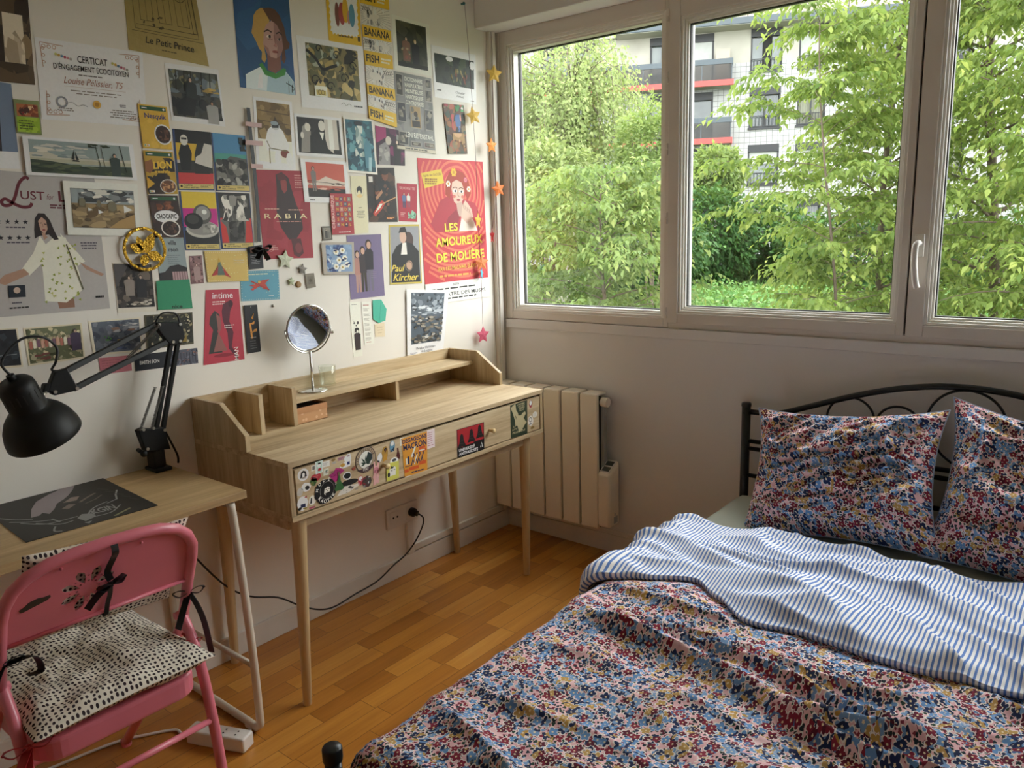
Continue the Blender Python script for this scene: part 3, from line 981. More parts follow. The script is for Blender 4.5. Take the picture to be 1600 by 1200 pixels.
# vertical tie round the back panel
yt = .006
ribbon([pp(yt, .10, -.020), pp(yt, .182, -.016), pp(yt + .001, .194, .006), pp(yt, .178, .022), pp(yt + .002, .150, .010), pp(yt - .006, .118, .008), pp(yt, .095, .012)], .007, (0, 1, 0)).build('ribbon', M['ribbon'], bc)
ribbon([pp(yt, .085, .012), pp(yt + .004, .05, .006), pp(yt, .02, .006), pp(yt - .002, -.006, .008), pp(yt, -.012, -.006), pp(yt, .02, -.020)], .005, (0, 1, 0)).build('ribbon', M['ribbon'], bc)
def bow(c, dirv, up, s, parent, mat, tails=()):
    c, dv, up = Vector(c), Vector(dirv).normalized(), Vector(up).normalized()
    f = dv.cross(up)
    kn = MB().ball(c, (s * .17,) * 3)
    kn.build('knot', mat, parent)
    for sg in (-1, 1):
        ribbon([c, c + dv * sg * s * .55 + up * s * .28 + f * s * .1, c + dv * sg * s * .95 + up * s * .12, c + dv * sg * s * .6 - up * s * .14 + f * s * .14, c], s * .24, f + up * .5).build('bow_loop', mat, parent)
    for t in tails:
        ribbon([c] + [c + Vector(p) for p in t], s * .24, dv * .8 + f).build('bow_tail', mat, parent)
bow(pp(yt, .088, .016), (0, 1, .25), pu, .030, bc, M['ribbon'], [((.0, -.03, -.015), (.004, -.055, -.035))])
bow((.652, YR + .002, .612), (.3, 1, 0), (0, 0, 1), .036, bc, M['ribbon'], [((.012, .01, -.03), (.02, .02, -.08), (.014, .032, -.165)), ((.012, -.022, -.03), (.01, -.04, -.075))])
bow((.652, YL + .002, .612), (.3, 1, .1), (0, 0, 1), .040, bc, M['ribbon'], [((.012, -.02, -.03), (.02, -.03, -.08)), ((.016, .05, .004), (.02, .06, -.03), (.02, .035, -.03))])
bow((.660, YR - .006, .492), (.4, 1, 0), (0, 0, 1), .022, sc_, M['red_ribbon'], [((-.02, -.014, .02),), ((.016, .004, -.035),)])
bow((.715, YL + .006, .455), (.3, 1, .1), (0, 0, 1), .045, sc_, M['red_ribbon'], [((.01, -.03, -.05), (.014, -.04, -.09)), ((.014, -.01, -.05),)])

# ================================================================ bed
BX0, BX1 = 1.228, 2.668
HY, FY = -.058, -2.022
bed = thing('bed', 'double bed with a black arched metal frame under the window', 'bed', (1.95, -1.06, 0))
bc_x = (BX0 + BX1) / 2
for x in (BX0, BX1):
    b = MB().cyl((x, HY, 0), (x, HY, .760), .0165, 20).lathe([(.0185, .757), (.0185, .768), (.016, .772), (0, .773)], (x, HY, 0), (0, 0, 1), 20)
    b.build('head_post', M['black_metal'], bed)
    b = MB().cyl((x, FY, 0), (x, FY, .462), .0165, 20).lathe([(.0185, .450), (.0195, .455), (.0195, .476), (.017, .480), (0, .480)], (x, FY, 0), (0, 0, 1), 20)
    b.build('foot_post', M['black_metal'], bed)
    for z in (.610, .490, .735):
        MB().cyl((x, HY - .02, z), (x, HY + .02, z), .005, 10).build('bolt', M['black_metal'], bed)
def arch(x):
    t = (x - bc_x) / ((BX1 - BX0) / 2 - .10)
    if abs(t) >= 1:
        return .738
    return .738 + .165 * (math.cos(t * PI / 2) ** 1.15)
ap = [(BX0, HY, .738)] + [(BX0 + .10 + (BX1 - BX0 - .2) * i / 30, HY, arch(BX0 + .10 + (BX1 - BX0 - .2) * i / 30)) for i in range(31)] + [(BX1, HY, .738)]
MB().tube(ap, .0105, 14).build('top_arch', M['black_metal'], bed)
for z, r in ((.625, .0085), (.596, .0085), (.490, .0085)):
    MB().tube([(BX0, HY, z), (BX1, HY, z)], r, 12).build('head_rail', M['black_metal'], bed)
def scroll(cx, cz, r, a0, a1):
    return MB().tube([(cx + r * math.cos(math.radians(a0 + (a1 - a0) * i / 36)), HY, cz + r * 1.0 * math.sin(math.radians(a0 + (a1 - a0) * i / 36))) for i in range(37)], .0042, 10)
for cx, cz, r in ((1.600, .755, .078), (1.752, .748, .070), (1.948, .782, .112), (2.144, .748, .070), (2.296, .755, .078)):
    scroll(cx, cz, r, -30, 210).build('scroll', M['black_metal'], bed)
MB().tube(smoothpath([(BX0 + .10, HY, .735), (BX0 + .2, HY, .70), (BX0 + .3, HY, .64), (BX0 + .33, HY, .626)], 6), .004, 8).build('scroll', M['black_metal'], bed)
MB().tube(smoothpath([(BX1 - .10, HY, .735), (BX1 - .2, HY, .70), (BX1 - .3, HY, .64), (BX1 - .33, HY, .626)], 6), .004, 8).build('scroll', M['black_metal'], bed)
for cx in (1.86, 2.036):
    MB().tube(smoothpath([(cx, HY, .735), (1.948 + (cx - 1.948) * .75, HY, .68), (1.948, HY, .632), (1.948 - (cx - 1.948) * .2, HY, .626)], 6), .004, 8).build('scroll', M['black_metal'], bed)
for x in (BX0 + .012, BX1 - .012):
    MB().box(x - .012, x + .012, FY, HY, .235, .275).build('side_rail', M['black_metal'], bed, bevel=.003)
for z in (.43, .30):
    MB().tube([(BX0, FY, z), (BX1, FY, z)], .0105, 12).build('foot_rail', M['black_metal'], bed)
sl = MB()
for k in range(12):
    y = FY + .1 + k * (HY - FY - .2) / 11
    sl.box(BX0 + .02, BX1 - .02, y - .03, y + .03, .245, .262)
sl.build('slat_base', M['leg_wood'], bed, bevel=.002)

mt = thing('mattress', 'thick mattress with a sage grey fitted sheet on the black bed', 'mattress', (1.95, -1.06, .262))
b = MB()
mx0, mx1, my0, my1 = BX0 - .012, BX1 + .012, FY + .03, HY - .028
def msheet(u, v):
    # a rounded slab, unrolled: skirt-top-skirt in both directions
    def ax(t, a, b_):
        L = b_ - a
        w = L + 2 * .12
        p = t * w - .12
        r = .045
        if p < 0:
            return a - 0., -p, -1
        if p > L:
            return b_, p - L, 1
        return a + p, 0., 0
    x, dx_, sx_ = ax(u, mx0, mx1)
    y, dy_, sy_ = ax(v, my0, my1)
    drop = max(dx_, dy_)
    ed = min(x - mx0, mx1 - x, y - my0, my1 - y)
    z = .436 - drop
    if drop == 0 and ed < .05:
        z -= .05 - math.sqrt(max(0, .05 ** 2 - (.05 - ed) ** 2))
    z = min(z, .436)
    wv = noise.noise(Vector((x * 5, y * 7, 0))) * .004 + abs(noise.noise(Vector((x * 9 + y * 8, y * 3 - x * 2, 2)))) * .007 * (1 if drop == 0 else .4)
    return (x, y, z - .004 + wv) if drop == 0 else (x + sx_ * wv, y + sy_ * wv, min(.386, .436 - .05 - drop))
b.grid(msheet, 90, 110)
b.build('fitted_sheet', M['sheet'], mt)
MB().box(mx0 + .008, mx1 - .008, my0 + .008, my1 - .008, .262, .37).build('mattress_body', M['mattress'], mt, bevel=.03, seg=3)

# ---- duvet
dv = thing('duvet', 'crumpled floral duvet turned back to show its blue striped lining on the bed', 'duvet', (1.95, -1.3, .44))
DX0, DX1 = BX0 - .005, BX1 + .01
def crease(x, y, s):
    # ridged folds running across the bed, slightly skewed, with warping
    wx = noise.noise(Vector((x * 1.7 + s, y * 1.9, s))) * .30
    wy = noise.noise(Vector((x * 1.9, y * 1.6 + s, s + 5))) * .16
    q = Vector(((x + wx) * 1.15 + s, (y + .30 * x + wy) * 4.6, s))
    a = 1 - abs(noise.noise(q)) * 2.2
    q2 = Vector(((x + wx) * 2.4 + s * 2, (y + .16 * x + wy) * 10.0, s + 9))
    b_ = 1 - abs(noise.noise(q2)) * 2.2
    q3 = Vector(((x + wy) * 6.5, (y - .35 * x + wx * .6) * 15, s + 2))
    c_ = noise.noise(q3)
    mod = .55 + .75 * sstep(-.25, .35, noise.noise(Vector((x * 2.2 + 4, y * 2.2, s + 1))))
    return (max(0, a) ** 2.6 * .037 + max(0, b_) ** 2.4 * .026 * mod + c_ * .008)
def puff(x, y):
    return noise.noise(Vector((x * 2.1 + 8, y * 2.5, 1.2))) * .022
def hem(x):
    """front edge of the turned-back band"""
    tab = ((1.0, -1.10), (1.22, -1.115), (1.34, -1.04), (1.47, -.985), (1.56, -1.04), (1.66, -1.105), (1.82, -1.085), (2.0, -1.085), (2.3, -1.04), (2.8, -1.04))
    for (xa, ya), (xb, yb) in zip(tab, tab[1:]):
        if x <= xb:
            t = sstep(xa, xb, x)
            break
    return ya + (yb - ya) * t + noise.noise(Vector((x * 9, 2.7, 2))) * .014
def lay(x, y):
    """surface height of the floral cover over the bed"""
    side_ = .35 + .65 * sstep(0, .16, x - DX0 - .02)       # the folds flatten towards the hanging edge and under the turned-back band
    under = .12 + .88 * sstep(.02, -.07, y - hem(x))
    return .452 + puff(x, y) * (.5 + .5 * side_) + crease(x, y, 3.3) * side_ * under
def side(p, a, b_, skirt, r=.055):
    """unrolled coordinate across the bed -> position, drop"""
    L = b_ - a
    arc = r * PI / 2
    if p < 0:
        q = -p
        if q < arc:
            t = q / r
            return a - r * math.sin(t), r * (1 - math.cos(t)), -math.sin(t)
        return a - r - (q - arc) * .06, r + (q - arc), -1
    if p > L:
        q = p - L
        if q < arc:
            t = q / r
            return b_ + r * math.sin(t), r * (1 - math.cos(t)), math.sin(t)
        return b_ + r + (q - arc) * .06, r + (q - arc), 1
    return a + p, 0., 0.
SK = .30
Y0, Y1 = -1.985, -.955
def cover(u, v):
    L = DX1 - DX0 - .10
    p = -SK + u * (L + 2 * SK)
    y = Y0 - .16 + v * (Y1 - Y0 + .16)
    x, drop, out = side(p, DX0 + .05, DX1 - .05, SK)
    fy = 0.
    if y < Y0 + .05:
        q = Y0 + .05 - y
        t = min(q / .06, PI / 2)
        fy = .06 * (1 - math.cos(t)) + max(0, q - .094)
        y = Y0 + .05 - .06 * math.sin(t)
    h = lay(x, y)
    # the cover bunches along its left edge
    ripple = noise.noise(Vector((y * 7, 3.3, p * 2))) * .022 + noise.noise(Vector((y * 17, 1.3, p * 3))) * .008
    wv = (h - .462)
    edge = sstep(0, .06, drop)
    x2 = x + out * (wv * .6 + ripple * edge)
    z = .462 + wv * (1 - edge * .7) - drop - fy - .03 * sstep(.0, .25, (DX0 + .12 - x)) * 0
    return (x2, y, max(z, .10))
b = MB()
b.grid(cover, 250, 190, uvfn=lambda u, v: (u * 2.04, v * 1.22))
b.build('floral_cover', M['floral'], dv)

FT = -.555
def band(u, v):
    L = DX1 - DX0 - .10
    p = -SK * .95 + u * (L + 2 * SK * .95)
    x, drop, out = side(p, DX0 + .045, DX1 - .045, SK)
    ft = FT + .03 * noise.noise(Vector((x * 2, 1, 1))) + .02 * sstep(1.5, 2.4, x)
    hm = hem(x)
    Lb = ft - hm
    # v: 0 .. under the hem, then the top, then rolled over the fold at the pillow end
    s = -.03 + v * (Lb + .03 + .12)
    base = .458 + puff(x, hm + max(s, 0)) * .8
    if s < .0:
        y = hm - s * .4
        z = base - .004 + .014 * (1 + s / .03)
    elif s < Lb:
        y = hm + s
        z = base + .010 + .010 * sstep(0, .12, s) + crease(x, y * .9 + 4, 7.7) * .8 * sstep(0, .05, s) + crease(x, y, 3.3) * .3
        z -= .016 * sstep(.16, .0, Lb - s)
    else:
        q = s - Lb
        r = .026
        t = min(q / r, PI)
        y = ft + r * math.sin(t)
        z = base + .004 - r * (1 - math.cos(t)) + crease(x, ft * .9 + 4, 7.7) * .6 * (1 - t / PI)
    ripple = noise.noise(Vector((y * 8, 5.3, p * 2))) * .018
    edge = sstep(0, .06, drop)
    k = (z - .462)
    x2 = x + out * (max(k, 0) * .8 + ripple * edge * .6 + .014)
    z2 = .462 + k * (1 - edge * .6) - drop
    return (x2, y, max(z2, .12))
b = MB()
b.grid(band, 230, 110, uvfn=lambda u, v: (u * 2.02, v * .68))
b.build('striped_lining', M['stripe'], dv)

# ---- pillows
def pillow(name, label, c, ex, ey, hw, hh, th, seed, pull):
    c, ex, ey = Vector(c), Vector(ex).normalized(), Vector(ey).normalized()
    ez = ex.cross(ey).normalized()
    root = thing(name, label, 'pillow', c, 'floral pillows on the bed')
    mb = MB()
    def sh(sd):
        def f(u, v):
            a, b_ = 2 * u - 1, 2 * v - 1
            pr_ = max(0., (1 - abs(a) ** 3.2) * (1 - abs(b_) ** 3.2)) ** .62
            kx = 1 - .085 * (1 - b_ * b_) * abs(a) ** 2 + .03 * (abs(a * b_)) ** 3
            ky = 1 - .10 * (1 - a * a) * abs(b_) ** 2 + .03 * (abs(a * b_)) ** 3
            w1 = noise.noise(Vector((a * 1.4 + seed, b_ * 1.4, seed)))
            q = Vector(((a + w1 * .5) * 1.2 + seed, (b_ + pull * a + w1 * .4) * 3.2, seed * 2))
            cr = max(0, 1 - abs(noise.noise(q)) * 2.4) ** 2.2
            q = Vector(((a + w1 * .3) * 3 + seed, (b_ + pull * 1.4 * a) * 7, seed * 3))
            cr2 = max(0, 1 - abs(noise.noise(q)) * 2.2) ** 2
            e = min(1, (1 - max(abs(a), abs(b_))) * 5)
            sag = -.02 * (1 - b_) * (1 - a * a)
            off = sd * th * pr_ * (1.0 - .18 * b_) + sd * e * (cr * .030 + cr2 * .014 + w1 * .016)
            return c + ex * (a * hw * kx) + ey * (b_ * hh * ky) + ez * off
        return f
    mb.grid(sh(1), 100, 90, uvfn=lambda u, v: (u * 2 * hw + seed, v * 2 * hh + .3 * seed))
    mb.grid(sh(-1), 60, 50, uvfn=lambda u, v: (u * 2 * hw + seed + 2, v * 2 * hh))
    body = mb.build('pillowcase', M['floral'], root)
    # light piping along the seam
    pts = []
    f = sh(1)
    K = 60
    for (u0, v0, u1, v1) in ((0, 0, 1, 0), (1, 0, 1, 1), (1, 1, 0, 1), (0, 1, 0, 0)):
        for k in range(K):
            pts.append(f(u0 + (u1 - u0) * k / K, v0 + (v1 - v0) * k / K))
    MB().tube(pts, .0022, 6, closed=True).build('seam', M['seam'], root)
    return root
M['seam'] = plain('pale_blue_seam_cord', '#a9b6cf', .8)
pillow('pillow', 'left floral pillow, leaning whole in view against the black headboard', (1.640, -.292, .622), (1, -.03, .115), (-.10, .55, .83), .296, .226, .098, 1.7, -.35)
pillow('pillow', 'right floral pillow, partly cut off by the edge of the picture', (2.235, -.300, .626), (1, -.12, -.12), (.04, .50, .86), .320, .246, .10, 5.2, .45)

# ================================================================ outside: lawn, apartment block, trees
GZ = -.42
g = NG('lawn_grass')
nz = g.noise(g.coord(), 1.3, 4)
nz2 = g.noise(g.coord(), 26., 4, .7)
c = g.ramp(g.m('ADD', g.m('MULTIPLY', nz, .5), g.m('MULTIPLY', nz2, .5)), [(.3, lin('#34431f')), (.55, lin('#4a5a2c')), (.75, lin('#5f6e3c'))])
g.bsdf(c, .9, 0, g.bump(nz2, .8, .05), .1)
M['lawn'] = g.mat
struct(MB().box(-40, 40, .35, 75, GZ - .2, GZ), 'ground', M['lawn'])
ba = math.radians(26)
bl = bpy.data.objects.new('apartment_building', None)
COL.objects.link(bl)
bl.location = (-11.845, 31.853, 0)
bl.rotation_euler = (0, 0, ba)
tag(bl, 'white tiled apartment block with long red-edged balconies beyond the garden', 'building')

def bpart(mb, name, mat, parent=None, **kw):
    o = mb.build(name, mat, None, **kw)
    o.parent = parent or bl
    return o

g = NG('facade_tiles')
p = g.n('SeparateXYZ', {0: g.coord()})
TS = .235
fx = g.m('FRACT', g.m('DIVIDE', p.outputs[0], TS))
fz = g.m('FRACT', g.m('DIVIDE', g.m('ADD', p.outputs[2], .09), TS * .98))
e = g.m('MINIMUM', g.m('MINIMUM', fx, g.m('SUBTRACT', 1., fx)), g.m('MINIMUM', fz, g.m('SUBTRACT', 1., fz)))
tile = g.mix(g.smooth(e, .03, .06), lin('#5d5d5c'), lin('#a2a29f'))
tiled = g.m('LESS_THAN', p.outputs[2], 8.36)
c = g.mix(tiled, g.ramp(g.noise(g.coord(), 1.5, 4), [(.3, lin('#979386')), (.7, lin('#a39f92'))]), tile)
g.bsdf(c, .5)
M['facade'] = g.mat
M['slate'] = plain('blue_grey_metal', '#434c52', .5)
M['anthracite'] = plain('anthracite_window_frame', '#15181a', .4)
M['coral'] = plain('coral_red_balcony_edge', '#b0443f', .6)
M['soffit'] = plain('pale_soffit', '#a09d92', .7)
M['blind'] = plain('white_roller_blind', '#a3a59f', .6)
M['curtain'] = plain('pale_curtain', '#7c7d6c', .8)
M['beige_panel'] = plain('pinkish_beige_roof_panel', '#a39686', .6)
g = NG('far_window_glass')
c = g.ramp(g.noise(g.coord(), .8, 3), [(.35, lin('#363e3e')), (.65, lin('#6a736f'))])
g.bsdf(c, .06, 0, None, .9)
M['far_glass'] = g.mat
g = NG('smoked_balcony_glass')
tr = g.n('BsdfTransparent', {'Color': (.42, .40, .38, 1)})
gl = g.n('BsdfGlossy', {'Color': (1, 1, 1, 1), 'Roughness': .05})
M['smoke'] = g.done(g.n('MixShader', {0: .03, 1: tr.outputs[0], 2: gl.outputs[0]}))

LEV = [(7.97, 9.70), (5.60, 7.29), (3.16, 4.87), (.75, 2.45)]
DLEV = [(7.53, 9.67), (5.15, 7.23), (2.75, 4.83), (.3, 2.4)]
WCOL = [(-.07, 1.25), (1.93, 3.10), (4.6, 5.9), (7.4, 8.7)]
DCOL = [(-4.40, -1.62), (-9.4, -6.85)]
cols = sorted([(a, b_, 'w') for a, b_ in WCOL] + [(a, b_, 'd') for a, b_ in DCOL])
wl = MB()
xx = -16.
for a, b_, k in cols:
    wl.box(xx, a, 0, .35, GZ, 9.75)
    zz = GZ
    for z0, z1 in sorted(LEV if k == 'w' else DLEV):
        wl.box(a, b_, 0, .35, zz, z0)
        zz = z1
    wl.box(a, b_, 0, .35, zz, 9.75)
    xx = b_
wl.box(xx, 16, 0, .35, GZ, 9.75)
bpart(wl, 'facade_wall', M['facade'])
bpart(MB().box(-16, 16, .35, 9, GZ, 9.75), 'inner_block', M['blind'])
bpart(MB().box(-5.9, 16, -1.1, 9, 9.72, 9.99), 'roof_fascia', M['slate'], bevel=.02)
bpart(MB().box(-5.85, 16, -1.05, 0, 9.70, 9.722), 'roof_soffit', M['soffit'])
rp = MB()
for k in range(16):
    rp.box(-5.6 + k * 1.34, -5.6 + k * 1.34 + 1.30, -.55, -.45, 9.99, 11.4)
bpart(rp, 'roof_panelling', M['beige_panel'])
bpart(MB().box(-16, -5.9, -.3, .35, 9.75, 12.4), 'raised_wall', M['facade'])
bpart(MB().box(-15, 15, -.35, 8, 11.4, 11.6), 'flat_roof', M['slate'])

def wunit(a, b_, z0, z1, style):
    f = MB().ring(a, b_, z0, z1, (.07,) * 4, .04, .16)
    f.box(a, b_, -.02, .16, z1 - .32, z1)
    o = bpart(f, 'window', M['anthracite'])
    if style == 'open':
        mid = a + (b_ - a) * .52
        bpart(MB().box(a + .07, a + .50, .14, .17, z0 + .07, z1 - .36).box(b_ - .42, b_ - .07, .14, .17, z0 + .07, z1 - .36), 'pane', M['far_glass'], o)
        bpart(MB().box(a + .5, b_ - .42, .28, .34, z0, z1 - .3), 'dark_room', M['dark_hole'], o)
    elif style == 'blind':
        bpart(MB().box(a + .05, b_ - .05, .08, .12, z0 + (z1 - z0) * .06, z1 - .32), 'roller_blind', M['blind'], o)
    elif style == 'half':
        bpart(MB().box(a + .05, b_ - .05, .08, .12, z0 + (z1 - z0) * .52, z1 - .32), 'roller_blind', M['blind'], o)
        bpart(MB().box(a + .07, b_ - .07, .2, .23, z0, z0 + (z1 - z0) * .55), 'pane', M['far_glass'], o)
    else:
        cu = MB()
        k = 0
        x = a + .07
        while x < b_ - .1:
            cu.box(x, x + .05, .20 + .02 * (k % 2), .23, z0 + .05, z1 - .33)
            x += .055; k += 1
        bpart(cu, 'curtain', M['curtain'] if style == 'curtain' else M['far_glass'], o)
        bpart(MB().box((a + b_) / 2 - .035, (a + b_) / 2 + .035, .1, .16, z0, z1 - .3), 'mullion', M['anthracite'], o)
    # low guard rail
    gr = MB().box(a, b_, -.05, -.02, z0 + .46, z0 + .50).box(a, b_, -.05, -.02, z0 + .02, z0 + .06)
    n = 9
    for k in range(n + 1):
        x = a + (b_ - a - .03) * k / n
        gr.box(x, x + .025, -.045, -.025, z0 + .04, z0 + .48)
    bpart(gr, 'guard_rail', M['anthracite'], o)
    bpart(MB().box(a - .04, b_ + .04, -.08, .1, z0 - .09, z0), 'sill', M['anthracite'], o)
ST = {(0, 0): 'open', (0, 1): 'grey', (0, 2): 'half', (0, 3): 'half', (1, 0): 'blind', (1, 1): 'curtain', (1, 2): 'blind', (1, 3): 'grey'}
for ci, (a, b_) in enumerate(WCOL):
    for li, (z0, z1) in enumerate(LEV):
        wunit(a, b_, z0, z1, ST.get((ci, li), ['blind', 'curtain', 'half', 'grey'][(ci + li) % 4]))
for ci, (a, b_) in enumerate(DCOL):
    for li, (z0, z1) in enumerate(DLEV):
        f = MB().ring(a, b_, z0, z1, (.08, .08, .05, .08), .04, .16)
        f.box(a, b_, -.02, .16, z1 - .33, z1).box((a + b_) / 2 + .15, (a + b_) / 2 + .27, .05, .16, z0, z1 - .3).box(a + .5, a + .62, .05, .16, z0, z1 - .3)
        o = bpart(f, 'balcony_door', M['anthracite'])
        if ci == 0 and li == 0:
            bpart(MB().box((a + b_) / 2 + .3, b_ - .07, .06, .1, z0 + .05, z1 - .33), 'roller_blind', M['blind'], o)
            bpart(MB().box(a + .07, (a + b_) / 2 + .15, .18, .21, z0, z1 - .3), 'pane', M['far_glass'], o)
        else:
            bpart(MB().box(a + .07, b_ - .07, .18, .21, z0, z1 - .3), 'pane', M['far_glass'], o)
for z0 in (7.30, 4.91, 2.5):
    s = bpart(MB().box(-14, -.86, -1.05, 0, z0 + .03, z0 + .2), 'balcony', M['soffit'])
    bpart(MB().box(-14, -.80, -1.12, -1.04, z0, z0 + .235).box(-.86, -.80, -1.04, 0, z0 - .02, z0 + .235), 'red_edge', M['coral'], s)
    bpart(MB().box(-14, -.84, -1.12, -1.04, z0 + .87, z0 + 1.09).box(-.90, -.84, -1.04, 0, z0 + .87, z0 + 1.09), 'rail', M['slate'], s)
    bpart(MB().box(-14, -.88, -1.085, -1.075, z0 + .235, z0 + .88).box(-.88, -.87, -1.07, 0, z0 + .235, z0 + .88), 'glass_panel', M['smoke'], s)
    po = MB()
    for k in range(11):
        po.box(-.90 - k * 1.25, -.87 - k * 1.25, -1.10, -1.06, z0 + .235, z0 + .9)
    bpart(po, 'baluster_row', M['slate'], s)
    sc2 = MB().box(-1.55, -.95, -.35, -.30, z0 + .235, z0 + 1.62)
    if z0 > 7:
        bpart(sc2, 'privacy_screen', M['beige_panel'], s)

# ---------------------------------------------------------------- foliage
def leafmat(name, lo, mid, hi, trans=.35):
    g = NG(name)
    at = g.n('Attribute', attribute_name='ink').outputs['Fac']
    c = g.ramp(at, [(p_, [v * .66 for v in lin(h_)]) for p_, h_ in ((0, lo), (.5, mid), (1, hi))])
    d = g.n('BsdfPrincipled', {'Base Color': c, 'Roughness': .6, 'Specular IOR Level': .18})
    t = g.n('BsdfTranslucent', {'Color': g.mix(.4, c, lin('#7d8f34'))})
    g.done(g.n('MixShader', {0: trans, 1: d.outputs[0], 2: t.outputs[0]}))
    return g.mat
M['leaf_cherry'] = leafmat('cherry_leaf', '#67843f', '#95aa58', '#c9d070', .5)
M['leaf_shrub'] = leafmat('shrub_leaf', '#6f8a4e', '#98ae68', '#c9d080', .48)
M['leaf_birch'] = leafmat('birch_leaf', '#8aa062', '#aebd7c', '#d4d99c', .45)
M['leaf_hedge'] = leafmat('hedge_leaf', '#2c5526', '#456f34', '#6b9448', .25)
M['leaf_ivy'] = leafmat('ground_cover_leaf', '#4b7c36', '#78a95a', '#b4d08a', .35)
M['bark'] = plain('grey_brown_bark', '#5d5044', .9, var=.25, vscale=14)
M['bark_pale'] = plain('pale_birch_bark', '#a39c8e', .9, var=.25, vscale=10)

def leaves(name, mat, parent, P, D, N, L, Wd, tone, kind=None):
    """one mesh of folded pointed leaves. P base, D tip direction, N up side"""
    P, D, N = (np.asarray(a, dtype=np.float32) for a in (P, D, N))
    L = np.asarray(L, dtype=np.float32)[:, None]
    Wd = np.asarray(Wd, dtype=np.float32)[:, None]
    n = len(P)
    D = D / np.linalg.norm(D, axis=1, keepdims=True)
    S = np.cross(D, N)
    S /= np.linalg.norm(S, axis=1, keepdims=True) + 1e-9
    U = np.cross(S, D)
    V = np.empty((n, 5, 3), np.float32)
    V[:, 0] = P
    V[:, 1] = P + D * L * .48 - U * L * .03
    V[:, 2] = P + D * L * .45 + S * Wd + U * Wd * .35
    V[:, 3] = P + D * L * .45 - S * Wd + U * Wd * .35
    V[:, 4] = P + D * L - U * L * .16
    F = np.array([[0, 2, 1], [0, 1, 3], [1, 2, 4], [1, 4, 3]], np.int32)
    idx = (np.arange(n, dtype=np.int32)[:, None, None] * 5 + F[None]).reshape(-1, 3)
    me = bpy.data.meshes.new(name)
    me.vertices.add(n * 5)
    me.vertices.foreach_set('co', V.ravel())
    me.loops.add(len(idx) * 3)
    me.loops.foreach_set('vertex_index', idx.ravel())
    me.polygons.add(len(idx))
    me.polygons.foreach_set('loop_start', np.arange(0, len(idx) * 3, 3, dtype=np.int32))
    me.polygons.foreach_set('loop_total', np.full(len(idx), 3, np.int32))
    me.update(calc_edges=True)
    ca = me.color_attributes.new('ink', 'FLOAT_COLOR', 'POINT')
    tn = np.repeat(np.asarray(tone, np.float32), 5)
    ca.data.foreach_set('color', np.stack([tn, tn, tn, np.ones_like(tn)], 1).ravel())
    me.materials.append(mat)
    me.validate()
    o = bpy.data.objects.new(name, me)
    COL.objects.link(o)
    if parent is not None:
        o.parent = parent
        o.matrix_parent_inverse = parent.matrix_basis.inverted()
    if kind:
        o['kind'] = kind
    return o


